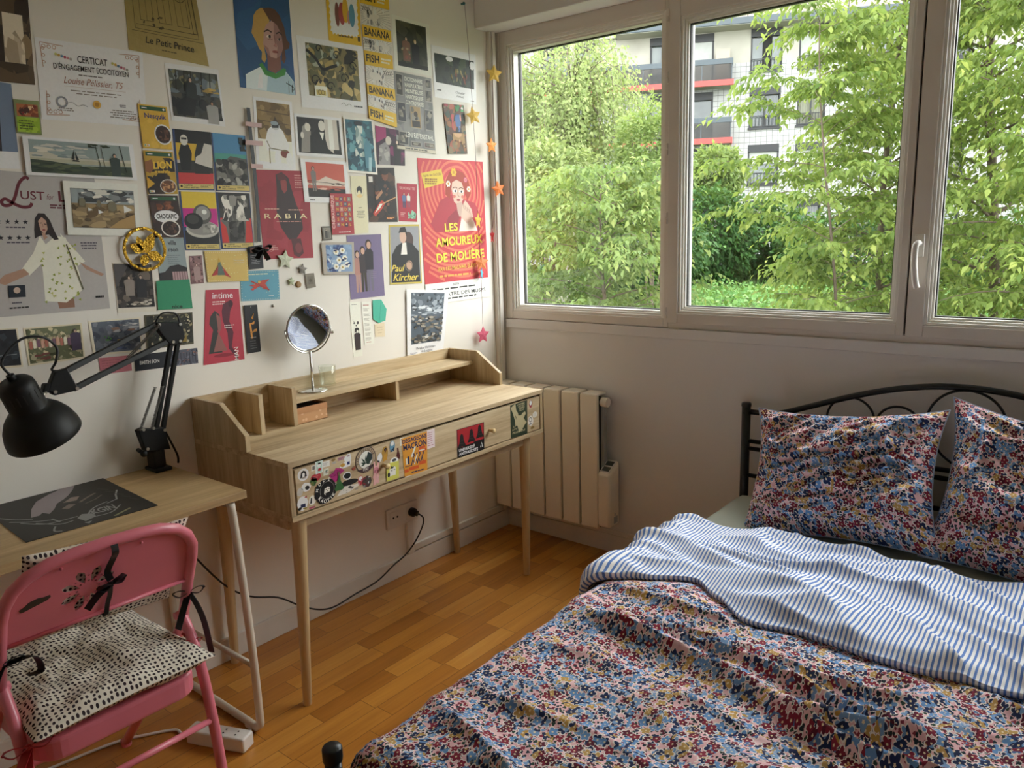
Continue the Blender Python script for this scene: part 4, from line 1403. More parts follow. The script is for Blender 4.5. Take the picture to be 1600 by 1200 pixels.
def grow(rng, base, top, nb, blen, ntw, tlen, nl, leaf, droop, bend, name, label, cat, group, mat, bark, r0, zfrom=.12, asym=None, curl=.0, rise=.55, low=0.):
    """tree: trunk, side branches, twigs in two ranks and drooping leaves"""
    base, top = np.array(base), np.array(top)
    root = thing(name, label, cat, tuple(base), group)
    H = top - base
    tp = [base + H * t + np.array([math.sin(t * 5 + bend) * .03, math.cos(t * 4 + bend) * .03, 0]) * np.linalg.norm(H) * .5 for t in np.linspace(0, 1, 9)]
    MB().tube([tuple(p) for p in tp], [r0 * (1 - .8 * t) for t in np.linspace(0, 1, 9)], 8).build('trunk', bark, root)
    br = MB()
    P, D, N, T = [], [], [], []
    for b_ in range(nb):
        t = zfrom + (1 - zfrom) * (b_ + rng.random()) / nb
        k = min(int(t * 8), 7)
        s = tp[k] + (tp[k + 1] - tp[k]) * (t * 8 - k)
        az = b_ * 2.4 + rng.random() * .8
        if asym is not None and rng.random() < .45:
            az = asym + rng.normal() * .6
        L = blen * (1.05 - .62 * t) * (.7 + .6 * rng.random())
        if t < low and math.cos(az) < -.1:
            L *= .35            # short on the open lawn side near the ground
        d = np.array([math.cos(az), math.sin(az), rise * (.5 + rng.random() * .8)])
        d /= np.linalg.norm(d)
        pts = []
        p = s.copy()
        nst = 8
        for i in range(nst + 1):
            pts.append(p.copy())
            d2 = d + np.array([0, 0, -droop * i / nst]) + rng.normal(size=3) * .06
            d2 /= np.linalg.norm(d2)
            p = p + d2 * L / nst
        br.tube([tuple(q) for q in pts], [max(.0025, r0 * .35 * (1 - t * .5) * (1 - .85 * i / nst)) for i in range(nst + 1)], 5, caps=False)
        for w in range(ntw):
            tt = .15 + .85 * (w + rng.random() * .6) / ntw
            i = min(int(tt * nst), nst - 1)
            q = pts[i] + (pts[i + 1] - pts[i]) * (tt * nst - i)
            axis = pts[i + 1] - pts[i]
            axis /= np.linalg.norm(axis)
            sd = np.cross(axis, [0, 0, 1]) * (1 if w % 2 else -1)
            td = axis * .75 + sd * (.75 + rng.random() * .4) + np.array([0, 0, .15 + curl]) + rng.normal(size=3) * .22
            td /= np.linalg.norm(td)
            tl_ = tlen * (.5 + .8 * rng.random())
            young = rng.random() * .5
            for j in range(nl):
                f = (j + .4) / nl
                dr = np.array([0, 0, -droop * .9 * f * f])
                lp_ = q + (td * f + dr * f) * tl_
                side_ = np.cross(td, [0, 0, 1.])
                side_ /= np.linalg.norm(side_) + 1e-6
                sg = 1 if j % 2 else -1
                if f > .9:
                    sg *= .2
                ld = td * .55 + side_ * sg * .75 + np.array([0, 0, -.38 - droop * .6]) + rng.normal(size=3) * .28
                P.append(lp_); D.append(ld)
                N.append(np.array([0, 0, 1.]) + rng.normal(size=3) * .35)
                T.append(np.clip(.30 + rng.normal() * .16 + (f - .5) * .25 + (.45 * young if f > .6 else 0), 0, 1))
    br.build('branches', bark, root)
    n = len(P)
    L = leaf * (.6 + .7 * rng.random(n))
    leaves('foliage', mat, root, P, D, N, L, L * .24, T)
    return root

def blob(rng, c, r, n, leaf, name, label, cat, group, mat, hang=.3, bark=None, strands=False):
    """dense shrub: leaves over and inside an uneven rounded crown"""
    c, r = np.array(c), np.array(r)
    root = thing(name, label, cat, (c[0], c[1], GZ), group)
    u = rng.normal(size=(n, 3))
    u /= np.linalg.norm(u, axis=1, keepdims=True)
    lump = np.array([1 + .28 * noise.noise(Vector((a[0] * 2.2 + c[0], a[1] * 2.2, a[2] * 2.2 + c[1]))) + .16 * noise.noise(Vector((a[0] * 6, a[1] * 6 + c[0], a[2] * 6))) for a in u])
    rad = lump * (1 - .42 * rng.random(n) ** 1.6)
    P = c + u * r * rad[:, None]
    if strands:
        P[:, 2] -= rng.random(n) * r[2] * .35
    P[:, 2] = np.maximum(P[:, 2], GZ + .03)
    D = u * .8 + rng.normal(size=(n, 3)) * .5 + np.array([0, 0, -hang])
    N = u * .6 + np.array([0, 0, .8]) + rng.normal(size=(n, 3)) * .4
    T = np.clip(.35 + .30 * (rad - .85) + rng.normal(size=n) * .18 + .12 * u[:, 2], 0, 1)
    L = leaf * (.6 + .8 * rng.random(n))
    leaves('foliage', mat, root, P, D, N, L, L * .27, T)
    st = MB()
    for k in range(7):
        a = rng.normal(size=3)
        a[2] = abs(a[2]) + .5
        a /= np.linalg.norm(a)
        e = c + a * r * .8
        b0 = np.array([c[0] + rng.normal() * .05, c[1] + rng.normal() * .05, GZ])
        st.tube(smoothpath([tuple(b0), tuple((b0 + c) / 2 + rng.normal(size=3) * .1), tuple(e)], 4), [.05 * r[0] * (1 - .085 * i) * .5 for i in range(9)], 6)
    st.build('stems', bark or M['bark'], root)
    return root

rng = np.random.default_rng(11)
TR = 'young trees close outside the window'
# slender cherry in the middle pane
grow(rng, (.36, 4.0, GZ), (.06, 4.3, 3.3), 44, 1.15, 15, .40, 14, .073, .55, .3, 'cherry_tree', 'slender young cherry tree with a thin bare trunk outside the middle window', 'tree', TR, M['leaf_cherry'], M['bark'], .018, .10, asym=PI * .25, low=.42)
# taller, denser tree behind the sash meeting
grow(rng, (1.15, 6.4, GZ), (1.0, 6.2, 5.8), 84, 1.45, 20, .5, 14, .077, .5, 1.3, 'cherry_tree', 'tall dense cherry tree behind the meeting of the two opening sashes', 'tree', TR, M['leaf_cherry'], M['bark'], .06, .06)
# leafy one filling the right pane
grow(rng, (2.0, 4.6, GZ), (1.95, 4.7, 4.6), 84, 1.35, 19, .45, 14, .073, .55, 2.1, 'cherry_tree', 'bushy cherry tree filling the right-hand window pane', 'tree', TR, M['leaf_cherry'], M['bark'], .04, .04)
q_ = (0.27, 6.10, 1.71)
grow(rng, (q_[0], q_[1], GZ), (q_[0] - .1, q_[1], 5.4), 70, 1.25, 18, .46, 13, .08, .5, 3.1, 'cherry_tree', 'leafy cherry tree at the right side of the middle pane, behind the slender one', 'tree', TR, M['leaf_cherry'], M['bark'], .045, .05)
# forked shrub in the left pane
grow(rng, (-1.22, 2.95, GZ), (-1.45, 3.2, 1.9), 64, 1.2, 18, .34, 10, .066, .5, .7, 'forked_shrub', 'broad light green shrub with forked brown stems outside the left window', 'shrub', 'shrubs outside the window', M['leaf_shrub'], M['bark'], .03, .10)
grow(rng, (-2.3, 3.6, GZ), (-2.4, 3.8, 1.75), 52, 1.1, 17, .34, 10, .066, .5, 1.9, 'forked_shrub', 'lower bushy shrub at the far left edge of the left window', 'shrub', 'shrubs outside the window', M['leaf_shrub'], M['bark'], .03, .10)
# weeping birch
def birch():
    c = np.array((-8.10, 12.42, 4.24))
    root = thing('birch_tree', 'large weeping birch with tiny pale leaves at the upper left of the window', 'tree', (c[0], c[1], GZ), None)
    MB().tube(smoothpath([(c[0] - .3, c[1], GZ), (c[0] - .1, c[1] + .1, 2), (c[0], c[1], 4.2), (c[0] + .1, c[1], 6.4)], 4), [.16 - .011 * i for i in range(13)], 8).build('trunk', M['bark_pale'], root)
    st = MB()
    P, D, N, T = [], [], [], []
    for k in range(900):
        a = rng.normal(size=3)
        a /= np.linalg.norm(a)
        rr = rng.random() ** .45
        hp = c + a * rr * np.array([1.75, 1.7, 1.75]) + np.array([-.55 if a[0] < 0 else 0, 0, .2])
        L = .5 + rng.random() * 1.3
        if k % 9 == 0:
            st.tube(smoothpath([(c[0], c[1], max(2.0, hp[2] - .8)), tuple((hp + c) / 2 + np.array([0, 0, .25])), tuple(hp), tuple(hp + np.array([a[0] * .15, a[1] * .15, -L]))], 3), [.02, .017, .014, .011, .009, .007, .006, .005, .004, .003], 4, caps=False)
        m = int(L * 24)
        for j in range(m):
            f = j / m
            P.append(hp + np.array([a[0] * .25 * f, a[1] * .25 * f, -L * f]) + rng.normal(size=3) * .055)
            D.append(np.array([a[0] * .4, a[1] * .4, -.7]) + rng.normal(size=3) * .5)
            N.append(np.array([a[0], a[1], .7]) + rng.normal(size=3) * .5)
            T.append(np.clip(.45 + rng.normal() * .2, 0, 1))
    st.build('branches', M['bark'], root)
    n = len(P)
    L = .075 * (.6 + .8 * rng.random(n))
    leaves('foliage', M['leaf_birch'], root, P, D, N, L, L * .36, T)
birch()
HB = 'garden bushes in front of the apartment block'
for u, label, cpos, r, n, lf, mt_ in (
        (0, 'dark green clipped hedge mass at the left of the middle window', (-8.28, 20.02, 1.11), (1.5, 1.0, 1.45), 7000, .16, M['leaf_hedge']),
        (1, 'dark green bush behind the trunk of the slender cherry tree', (-7.34, 22.05, 0.90), (1.7, 1.0, 1.25), 7000, .16, M['leaf_hedge']),
        (2, 'pale round-topped bush standing against the tiled wall of the block', (-9.59, 23.41, 3.10), (1.0, .9, .95), 4200, .16, M['leaf_shrub']),
        (3, 'grey green bush between the birch and the first window post', (-5.27, 11.00, 2.55), (.75, .7, 1.15), 5200, .10, M['leaf_shrub']),
        (4, 'wide dark bush low behind the left-hand shrubs', (-7.51, 14.04, 0.97), (2.2, 1.0, 1.3), 8000, .14, M['leaf_hedge']),
        (5, 'light bush at the far left behind the forked shrubs', (-7.46, 10.45, 2.20), (1.3, 1.0, 1.0), 6000, .12, M['leaf_birch']),
        (6, 'dark bush seen through the lower right of the middle window', (-4.01, 20.70, 0.44), (2.4, 1.1, 1.5), 7000, .16, M['leaf_hedge']),
        (7, 'dark bush seen low through the right-hand window pane', (-0.57, 20.79, 0.10), (2.6, 1.1, 1.3), 7000, .16, M['leaf_hedge'])):
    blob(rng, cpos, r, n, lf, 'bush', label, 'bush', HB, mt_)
# ivy-like ground cover and grass
n = 9000
x = -7.5 + rng.random(n) * 9
y = 8.5 + rng.random(n) * 9
keep = np.array([noise.noise(Vector((a * .5, b_ * .5, 3))) > -.12 for a, b_ in zip(x, y)])
x, y = x[keep], y[keep]
z = GZ + .05 + rng.random(len(x)) * .38 * np.array([max(.1, .6 + noise.noise(Vector((a * .6, b_ * .6, 7)))) for a, b_ in zip(x, y)])
P = np.stack([x, y, z], 1)
D = rng.normal(size=(len(x), 3)) * .8 + np.array([0, -.3, .1])
N = rng.normal(size=(len(x), 3)) * .3 + np.array([0, -.2, 1])
L = .11 * (.6 + .7 * rng.random(len(x)))
o = leaves('ground_cover', M['leaf_ivy'], None, P, D, N, L, L * .42, np.clip(.45 + rng.normal(size=len(x)) * .22, 0, 1), 'stuff')
tag(o, 'low leafy ground cover growing over the lawn outside', 'ground cover', kind='stuff')
n = 14000
x = -16 + rng.random(n) * 20
y = 14 + rng.random(n) ** .8 * 16
P = np.stack([x, y, np.full(n, GZ)], 1)
D = rng.normal(size=(n, 3)) * .25 + np.array([0, 0, 1.])
o = leaves('grass', M['leaf_ivy'], None, P, D, rng.normal(size=(n, 3)), .13 + .1 * rng.random(n), np.full(n, .012), np.clip(.5 + rng.normal(size=n) * .2, 0, 1), 'stuff')
tag(o, 'tufts of long bright grass on the lawn', 'grass', kind='stuff')

# ================================================================ printed papers on the left wall
def text_tris(s, bold=0., shear=0.):
    key = (s, bold, shear)
    if key in text_tris.cache:
        return text_tris.cache[key]
    cu = bpy.data.curves.new('t', 'FONT')
    cu.body = s
    cu.resolution_u = 3
    cu.offset = bold
    cu.shear = shear
    ob = bpy.data.objects.new('t', cu)
    COL.objects.link(ob)
    dg = bpy.context.evaluated_depsgraph_get()
    me = ob.evaluated_get(dg).to_mesh()
    vs = [(v.co.x, v.co.y) for v in me.vertices]
    fs = [tuple(p.vertices) for p in me.polygons]
    ob.evaluated_get(dg).to_mesh_clear()
    bpy.data.objects.remove(ob)
    bpy.data.curves.remove(cu)
    text_tris.cache[key] = (vs, fs)
    return vs, fs
text_tris.cache = {}


class Art:
    """a printed sheet: base paper plus thin ink layers, all one mesh.  (u, v) run right and up over the sheet"""
    def __init__(s, quad, mapf, eps=2.2e-5, thick=.0005, base=None):
        s.q = quad; s.map = mapf; s.eps = eps; s.k = 0
        s.v, s.f, s.c = [], [], []
        w = (math.dist(quad[0], quad[1]) + math.dist(quad[3], quad[2])) / 2
        h = (math.dist(quad[0], quad[3]) + math.dist(quad[1], quad[2])) / 2
        s.asp = w / h
        s.thick = thick
        s.rng = random.Random(int(abs(quad[0][0]) * 1e4) + int(quad[0][1] * 1e4))

    def P(s, u, v, off):
        tl, tr, br, bl = s.q
        a = [(bl[i] * (1 - u) + br[i] * u) * (1 - v) + (tl[i] * (1 - u) + tr[i] * u) * v for i in (0, 1)]
        return s.map(a[0], a[1], off)

    def col(s, c):
        c = lin(c) if isinstance(c, str) else c
        k = 1.02 + .34 * min(1., (.3 * c[0] + .59 * c[1] + .11 * c[2]) / .6)
        return [min(.86, x * k) for x in c]

    def raw(s, pts, faces, c):
        s.k += 1
        b = len(s.v)
        off = s.thick + s.k * s.eps
        s.v += [s.P(u, v, off) for u, v in pts]
        cc = s.col(c)
        for f in faces:
            s.f.append(tuple(i + b for i in f)); s.c.append(cc)
        return s

    def base(s, c, outline=None):
        o = outline or [(0, 0), (1, 0), (1, 1), (0, 1)]
        n = len(o)
        b = len(s.v)
        s.v += [s.P(u, v, 0.) for u, v in o] + [s.P(u, v, s.thick) for u, v in o]
        cc = s.col(c)
        fs = [tuple(range(n - 1, -1, -1)), tuple(range(n, 2 * n))] + [(i, (i + 1) % n, n + (i + 1) % n, n + i) for i in range(n)]
        for f in fs:
            s.f.append(tuple(i + b for i in f)); s.c.append(cc)
        return s

    def poly(s, pts, c):
        return s.raw(pts, [tuple(range(len(pts)))], c)

    def rect(s, u0, v0, u1, v1, c):
        return s.poly([(u0, v0), (u1, v0), (u1, v1), (u0, v1)], c)

    def frame(s, u0, v0, u1, v1, w, c):
        h = w * s.asp
        s.rect(u0, v0, u1, v0 + h, c).rect(u0, v1 - h, u1, v1, c)
        return s.rect(u0, v0, u0 + w, v1, c).rect(u1 - w, v0, u1, v1, c)

    def ell(s, cx, cy, rx, ry, c, n=20, a0=0, a1=360):
        return s.poly([(cx + rx * math.cos(math.radians(a0 + (a1 - a0) * i / n)), cy + ry * math.sin(math.radians(a0 + (a1 - a0) * i / n))) for i in range(n if a1 - a0 == 360 else n + 1)], c)

    def circ(s, cx, cy, r, c, n=20):
        return s.ell(cx, cy, r, r * s.asp, c, n)

    def ringc(s, cx, cy, r, w, c, n=28):
        pts, fs = [], []
        for i in range(n):
            a = 2 * PI * i / n
            for q in (r, r - w):
                pts.append((cx + q * math.cos(a), cy + q * s.asp * math.sin(a)))
        for i in range(n):
            j = (i + 1) % n
            fs.append((2 * i, 2 * j, 2 * j + 1, 2 * i + 1))
        return s.raw(pts, fs, c)

    def line(s, pts, w, c):
        vs, fs = [], []
        n = len(pts)
        for i in range(n):
            p = pts[max(i - 1, 0)]; q = pts[min(i + 1, n - 1)]
            dx, dy = (q[0] - p[0]) * s.asp, q[1] - p[1]
            L = math.hypot(dx, dy) or 1
            nx, ny = -dy / L * w / 2 / s.asp, dx / L * w / 2
            vs += [(pts[i][0] + nx, pts[i][1] + ny), (pts[i][0] - nx, pts[i][1] - ny)]
        for i in range(n - 1):
            fs.append((2 * i, 2 * i + 1, 2 * i + 3, 2 * i + 2))
        return s.raw(vs, fs, c)

    def text(s, t, u, v, h, c, w=None, bold=0., shear=0., al='c', rot=0.):
        """h: capital height in sheet heights; w: forced width"""
        vs, fs = text_tris(t, bold, shear)
        if not vs:
            return s
        x0 = min(p[0] for p in vs); x1 = max(p[0] for p in vs)
        k = h / .70
        sx = (w * s.asp / (x1 - x0)) if w else k
        W = (x1 - x0) * sx / s.asp
        ox = {'c': u - W / 2, 'l': u, 'r': u - W}[al]
        pts = []
        ca, sa = math.cos(math.radians(rot)), math.sin(math.radians(rot))
        for px, py in vs:
            X = (px - x0) * sx + (ox - u) * s.asp
            Y = py * k
            pts.append((u + (X * ca - Y * sa) / s.asp, v + X * sa + Y * ca))
        return s.raw(pts, fs, c)

    def greek(s, u0, v0, u1, v1, n, c, h=None, seed=0, al='l'):
        """lines of text too small to read"""
        r = random.Random(seed + 5)
        pts, fs = [], []
        for i in range(n):
            v = v1 - (v1 - v0) * (i + .5) / n
            hh = h or (v1 - v0) / n * .42
            x = u0 if al == 'l' else u0 + (u1 - u0) * r.random() * .22
            end = u1 if al == 'l' else u1 - (x - u0)
            if al == 'l':
                end = u0 + (u1 - u0) * (.65 + .35 * r.random())
            while x < end - .004:
                w = min((u1 - u0) * (.05 + .12 * r.random()), end - x)
                b = len(pts)
                pts += [(x, v - hh / 2), (x + w, v - hh / 2), (x + w, v + hh / 2), (x, v + hh / 2)]
                fs.append((b, b + 1, b + 2, b + 3))
                x += w + (u1 - u0) * .025
        return s.raw(pts, fs, c)

    def blot(s, u0, v0, u1, v1, cols, n, size, seed=0, ax=1., jag=.45):
        """loose brush-like patches in a picture area"""
        r = random.Random(seed * 7 + 3)
        for i in range(n):
            cx, cy = u0 + (u1 - u0) * r.random(), v0 + (v1 - v0) * r.random()
            R = size * (.4 + r.random())
            m = r.randint(5, 8)
            a0 = r.random() * 6.28
            tw = r.random() * .8 - .4
            pts = []
            for j in range(m):
                a = a0 + 2 * PI * j / m
                q = R * (1 - jag * r.random())
                x = cx + q * math.cos(a) * ax / s.asp + tw * q * math.sin(a)
                y = cy + q * math.sin(a) / ax
                pts.append((min(max(x, u0), u1), min(max(y, v0), v1)))
            s.poly(pts, r.choice(cols))
        return s

    def person(s, x, y, h, coat, skin='#c9a58c', hair='#2a211d', legs=None, lean=0., wide=1., face=False):
        """plain standing figure, feet at (x, y)"""
        w = h * .13 * wide / s.asp
        L = lean * h
        top = y + h
        if legs:
            s.poly([(x - w * .8, y), (x - w * .2, y), (x + L * .4, y + h * .45), (x - w * .8 + L * .4, y + h * .5)], legs)
            s.poly([(x + w * .2, y), (x + w * .8, y), (x + w * .8 + L * .4, y + h * .5), (x + L * .4, y + h * .45)], legs)
        b0 = y + (h * .42 if legs else 0)
        s.poly([(x - w, b0), (x + w, b0), (x + w * 1.15 + L, y + h * .76), (x + w * .5 + L, y + h * .83), (x - w * .5 + L, y + h * .83), (x - w * 1.15 + L, y + h * .76)], coat)
        hx = x + L * 1.1
        s.ell(hx, y + h * .91, h * .078 / s.asp, h * .095, hair, 14)
        s.ell(hx + h * .008 / s.asp, y + h * .895, h * .055 / s.asp, h * .072, skin, 14)
        return s

    def star(s, cx, cy, r, c, rot=90):
        pts = []
        for i in range(10):
            a = math.radians(rot + 36 * i)
            q = r if i % 2 == 0 else r * .42
            pts.append((cx + q * math.cos(a) / s.asp, cy + q * math.sin(a)))
        return s.poly(pts, c)

    def build(s, name, parent=None, mat=None):
        me = bpy.data.meshes.new(name)
        me.from_pydata(s.v, [], s.f)
        me.materials.append(mat or M['print'])
        ca = me.color_attributes.new('ink', 'FLOAT_COLOR', 'CORNER')
        arr = []
        for f, c in zip(s.f, s.c):
            arr += [c[0], c[1], c[2], 1.] * len(f)
        ca.data.foreach_set('color', arr)
        me.update()
        o = bpy.data.objects.new(name, me)
        COL.objects.link(o)
        if parent is not None:
            o.parent = parent
            o.matrix_parent_inverse = parent.matrix_basis.inverted()
        return o


def wall_map(level):
    x0 = .0008 + level * .0026
    return lambda y, z, off: (x0 + off, y, z)

def sheet(name, label, cat, quad, draw, base='#e6e1d8', level=0, group=None, mat=None, outline=None):
    a = Art(quad, wall_map(level))
    a.base(base, outline)
    draw(a)
    o = a.build(name, None, mat)
    tag(o, label, cat, group)
    return o

WH, BK = '#e4dfd4', '#1c1b1b'
def pic(u0, v0, u1, v1, bg, cols, n, size, seed, ax=1.3):
    return lambda a: a.rect(u0, v0, u1, v1, bg).blot(u0, v0, u1, v1, cols, n, size, seed, ax)

# --- upper left
def d(a):
    a.blot(0, 0, 1, 1, ['#6d5a43', '#4d3e30', '#8a7658', '#5c4c3a', '#3b3028'], 70, .16, 1)
    a.blot(.45, .12, .85, .62, ['#b9ab95', '#a3937b', '#cdc2ae'], 26, .12, 2, .6)
    a.blot(.1, .0, .9, .18, ['#4a3c2c', '#63503a'], 14, .1, 3)
sheet('art_print', 'brown old-master style print at the far upper left edge of the wall', 'print', [(-2.007,2.124), (-1.892,2.119), (-1.907,1.846), (-2.030,1.844)], d, '#6a5843')
def d(a):
    a.rect(0, .2, 1, 1, '#6f7f97').rect(0, .2, .62, 1, '#2c2a33').blot(0, .2, .62, .9, ['#3a2630', '#232730', '#4a3038'], 14, .16, 4)
sheet('art_print', 'slate blue and dark print cut off by the left edge, above the panorama', 'print', [(-2.047,1.847), (-1.964,1.842), (-1.973,1.628), (-2.075,1.627)], d)
def d(a):
    cb = '#a8785a'
    for (x, y, sx, sy) in ((.04, .95, 1, -1), (.96, .95, -1, -1), (.05, .06, 1, 1), (.95, .06, -1, 1)):
        for k in range(3):
            a.ringc(x + sx * (.03 + .045 * k), y + sy * .045, .018, .005, cb, 12)
            a.ringc(x + sx * .022, y + sy * (.07 + .085 * k), .015, .005, cb, 12)
        a.line([(x, y), (x + sx * .20, y + sy * .015)], .008, cb).line([(x, y), (x + sx * .012, y + sy * .30)], .008, cb)
    for i, c in enumerate(('#b9b56a', '#c7a24e', '#6b8fae', '#b5596a', '#c58a93', '#a9a5a0')):
        a.circ(.17 + .026 * i, .825 - .008 * i, .013, c, 10).circ(.69 + .028 * i, .80 - .012 * i, .013, c, 10)
    a.text('CERTICAT', .50, .755, .085, '#26222a', .28, .008)
    a.text("D'ÉNGAGEMENT ÉCOCITOYEN", .49, .645, .07, '#26222a', .70, .006)
    a.greek(.36, .585, .62, .61, 1, '#6d6560', .014)
    a.text('Louise Pélissier, T5', .50, .475, .085, '#a5766a', .56, 0, .35)
    a.line([(.22, .44), (.80, .44)], .004, '#b09a8a')
    a.greek(.25, .34, .78, .41, 2, '#8a807a', .012, 3, 'c')
    a.ringc(.19, .235, .052, .016, '#8d8f98').line(smooth2([(.22, .22), (.28, .24), (.33, .20), (.38, .22), (.42, .20)]), .006, '#6d6a70')
    a.circ(.51, .24, .038, '#c69d45').circ(.51, .24, .022, '#a97f30', 12)
    a.greek(.14, .12, .30, .17, 2, '#7a726c', .012, 4, 'c').greek(.62, .08, .90, .20, 4, '#7a726c', .012, 5, 'c').greek(.72, .23, .80, .27, 2, '#55525a', .012, 6, 'c')
def smooth2(p):
    return [(q.x, q.y) for q in smoothpath([(x, y, 0) for x, y in p], 5)]
sheet('certificate', 'white certificate with ornate copper corners, headed CERTICAT, in a clear sleeve', 'certificate', [(-1.892,1.968), (-1.604,1.971), (-1.615,1.763), (-1.902,1.760)], d, '#ddd5d2')
def d(a):
    a.rect(.05, .05, .95, .50, '#8fae2e').blot(.05, .05, .95, .5, ['#9fbb3a', '#7d9c28'], 16, .12, 5)
    a.rect(.08, .52, .92, .88, '#b06a42').blot(.08, .52, .92, .88, ['#7a2a26', '#4b2b22', '#d8b58a', '#8c4a30'], 22, .10, 6)
    a.greek(.12, .12, .88, .42, 4, '#4f5a22', .03, 2)
sheet('trading_card', 'small green trading card beside the panorama, under the certificate', 'card', [(-1.965,1.804), (-1.904,1.805), (-1.908,1.718), (-1.968,1.719)], d, '#7f8a5a', 1)
def d(a):
    a.rect(.045, .08, .955, .93, '#8f9a94').rect(.045, .55, .955, .93, '#8c9a98')
    a.poly([(.045, .60), (.2, .62), (.34, .5), (.5, .52), (.7, .48), (.955, .55), (.955, .42), (.045, .42)], '#b7b4a4')
    a.blot(.06, .5, .7, .85, ['#b9b8ae', '#a3aaa6', '#7d8b8a', '#c6c2b4'], 26, .10, 7, 2.2)
    a.rect(.045, .36, .955, .46, '#a9a890')
    a.poly([(.045, .42), (.2, .40), (.5, .30), (.955, .36), (.955, .08), (.045, .08)], '#3d4a3c')
    a.blot(.05, .08, .95, .34, ['#2f3a30', '#4a563e', '#566247'], 22, .10, 8, 2.2)
    a.poly([(.40, .42), (.47, .42), (.46, .46), (.41, .46)], BK).poly([(.425, .46), (.43, .76), (.40, .48)], '#23292c').poly([(.44, .46), (.435, .70), (.465, .47)], '#2b3134')
    a.line([(.66, .3), (.63, .86)], .016, '#22271f').line([(.70, .3), (.68, .88)], .012, '#22271f').line([(.90, .2), (.86, .92)], .02, '#22271f')
    a.blot(.56, .82, .78, .92, ['#2b3529', '#3a4534'], 10, .07, 9, 2.)
    a.person(.80, .08, .62, '#3a4743', '#b99b86', '#23272a', wide=1.5)
sheet('panorama_print', 'wide white-bordered panorama print of a sailing boat and a figure on a shore', 'print', [(-1.958,1.713), (-1.667,1.709), (-1.666,1.607), (-1.961,1.613)], d, WH, 2)
def d(a):
    lc = '#4e4328'
    a.frame(.10, .30, .93, .97, .006, lc).line([(.06, .27), (.98, .27)], .006, lc)
    for x in (.18, .42, .66):
        a.frame(x, .42, x + .17, .80, .006, lc).ringc(x + .085, .80, .085, .008, lc, 20)
        a.line([(x + .085, .42), (x + .085, .88)], .005, lc)
    a.line([(.12, .36), (.92, .36)], .007, lc).line([(.1, .9), (.93, .9)], .01, lc)
    a.line([(.14, .94), (.9, .94)], .005, lc)
    a.blot(.2, .34, .5, .5, ['#5a4d2e', '#4a3f26'], 8, .03, 3)
    a.frame(.86, .36, .92, .86, .008, lc)
    a.greek(.4, .92, .62, .95, 1, lc, .02)
    a.text('Le Petit Prince', .52, .135, .085, '#2e2718', .62, .01, .15)
    a.greek(.40, .07, .62, .09, 1, '#4e4328', .012)
sheet('gold_paper_sheet', 'gold paper sheet with a line-drawn shop front and a handwritten title', 'print', [(-1.637,2.183), (-1.421,2.203), (-1.395,1.961), (-1.643,1.974)], d, '#94814b', 0, None, M['gold_print'])
def d(a):
    a.rect(.05, .09, .96, .91, '#4b4f4c').blot(.05, .5, .96, .91, ['#6f7a82', '#8d9694', '#5a5f58', '#3d4038', '#7d7a5c'], 40, .10, 11)
    for x in (.15, .3, .42, .62, .78):
        a.line([(x, .55), (x + .03, .91)], .02, '#2b2a26')
    a.blot(.05, .09, .96, .5, ['#35373a', '#45443f', '#2b2d31', '#57544a'], 40, .10, 12)
    a.blot(.6, .56, .95, .68, ['#c0a25c', '#a98d50'], 8, .05, 13, 2)
    a.person(.42, .30, .50, '#2e3436', '#bb9a80', '#26282a', wide=1.5)
    a.poly([(.12, .12), (.42, .12), (.50, .42), (.30, .45), (.10, .30)], '#23262a')
    a.person(.78, .02, .40, '#9a9a98', '#b28c72', '#1d1c1c', wide=2.0)
sheet('photo_print', 'white-bordered painting print of figures among bare winter trees', 'print', [(-1.541,1.952), (-1.364,1.956), (-1.358,1.784), (-1.537,1.788)], d, WH)
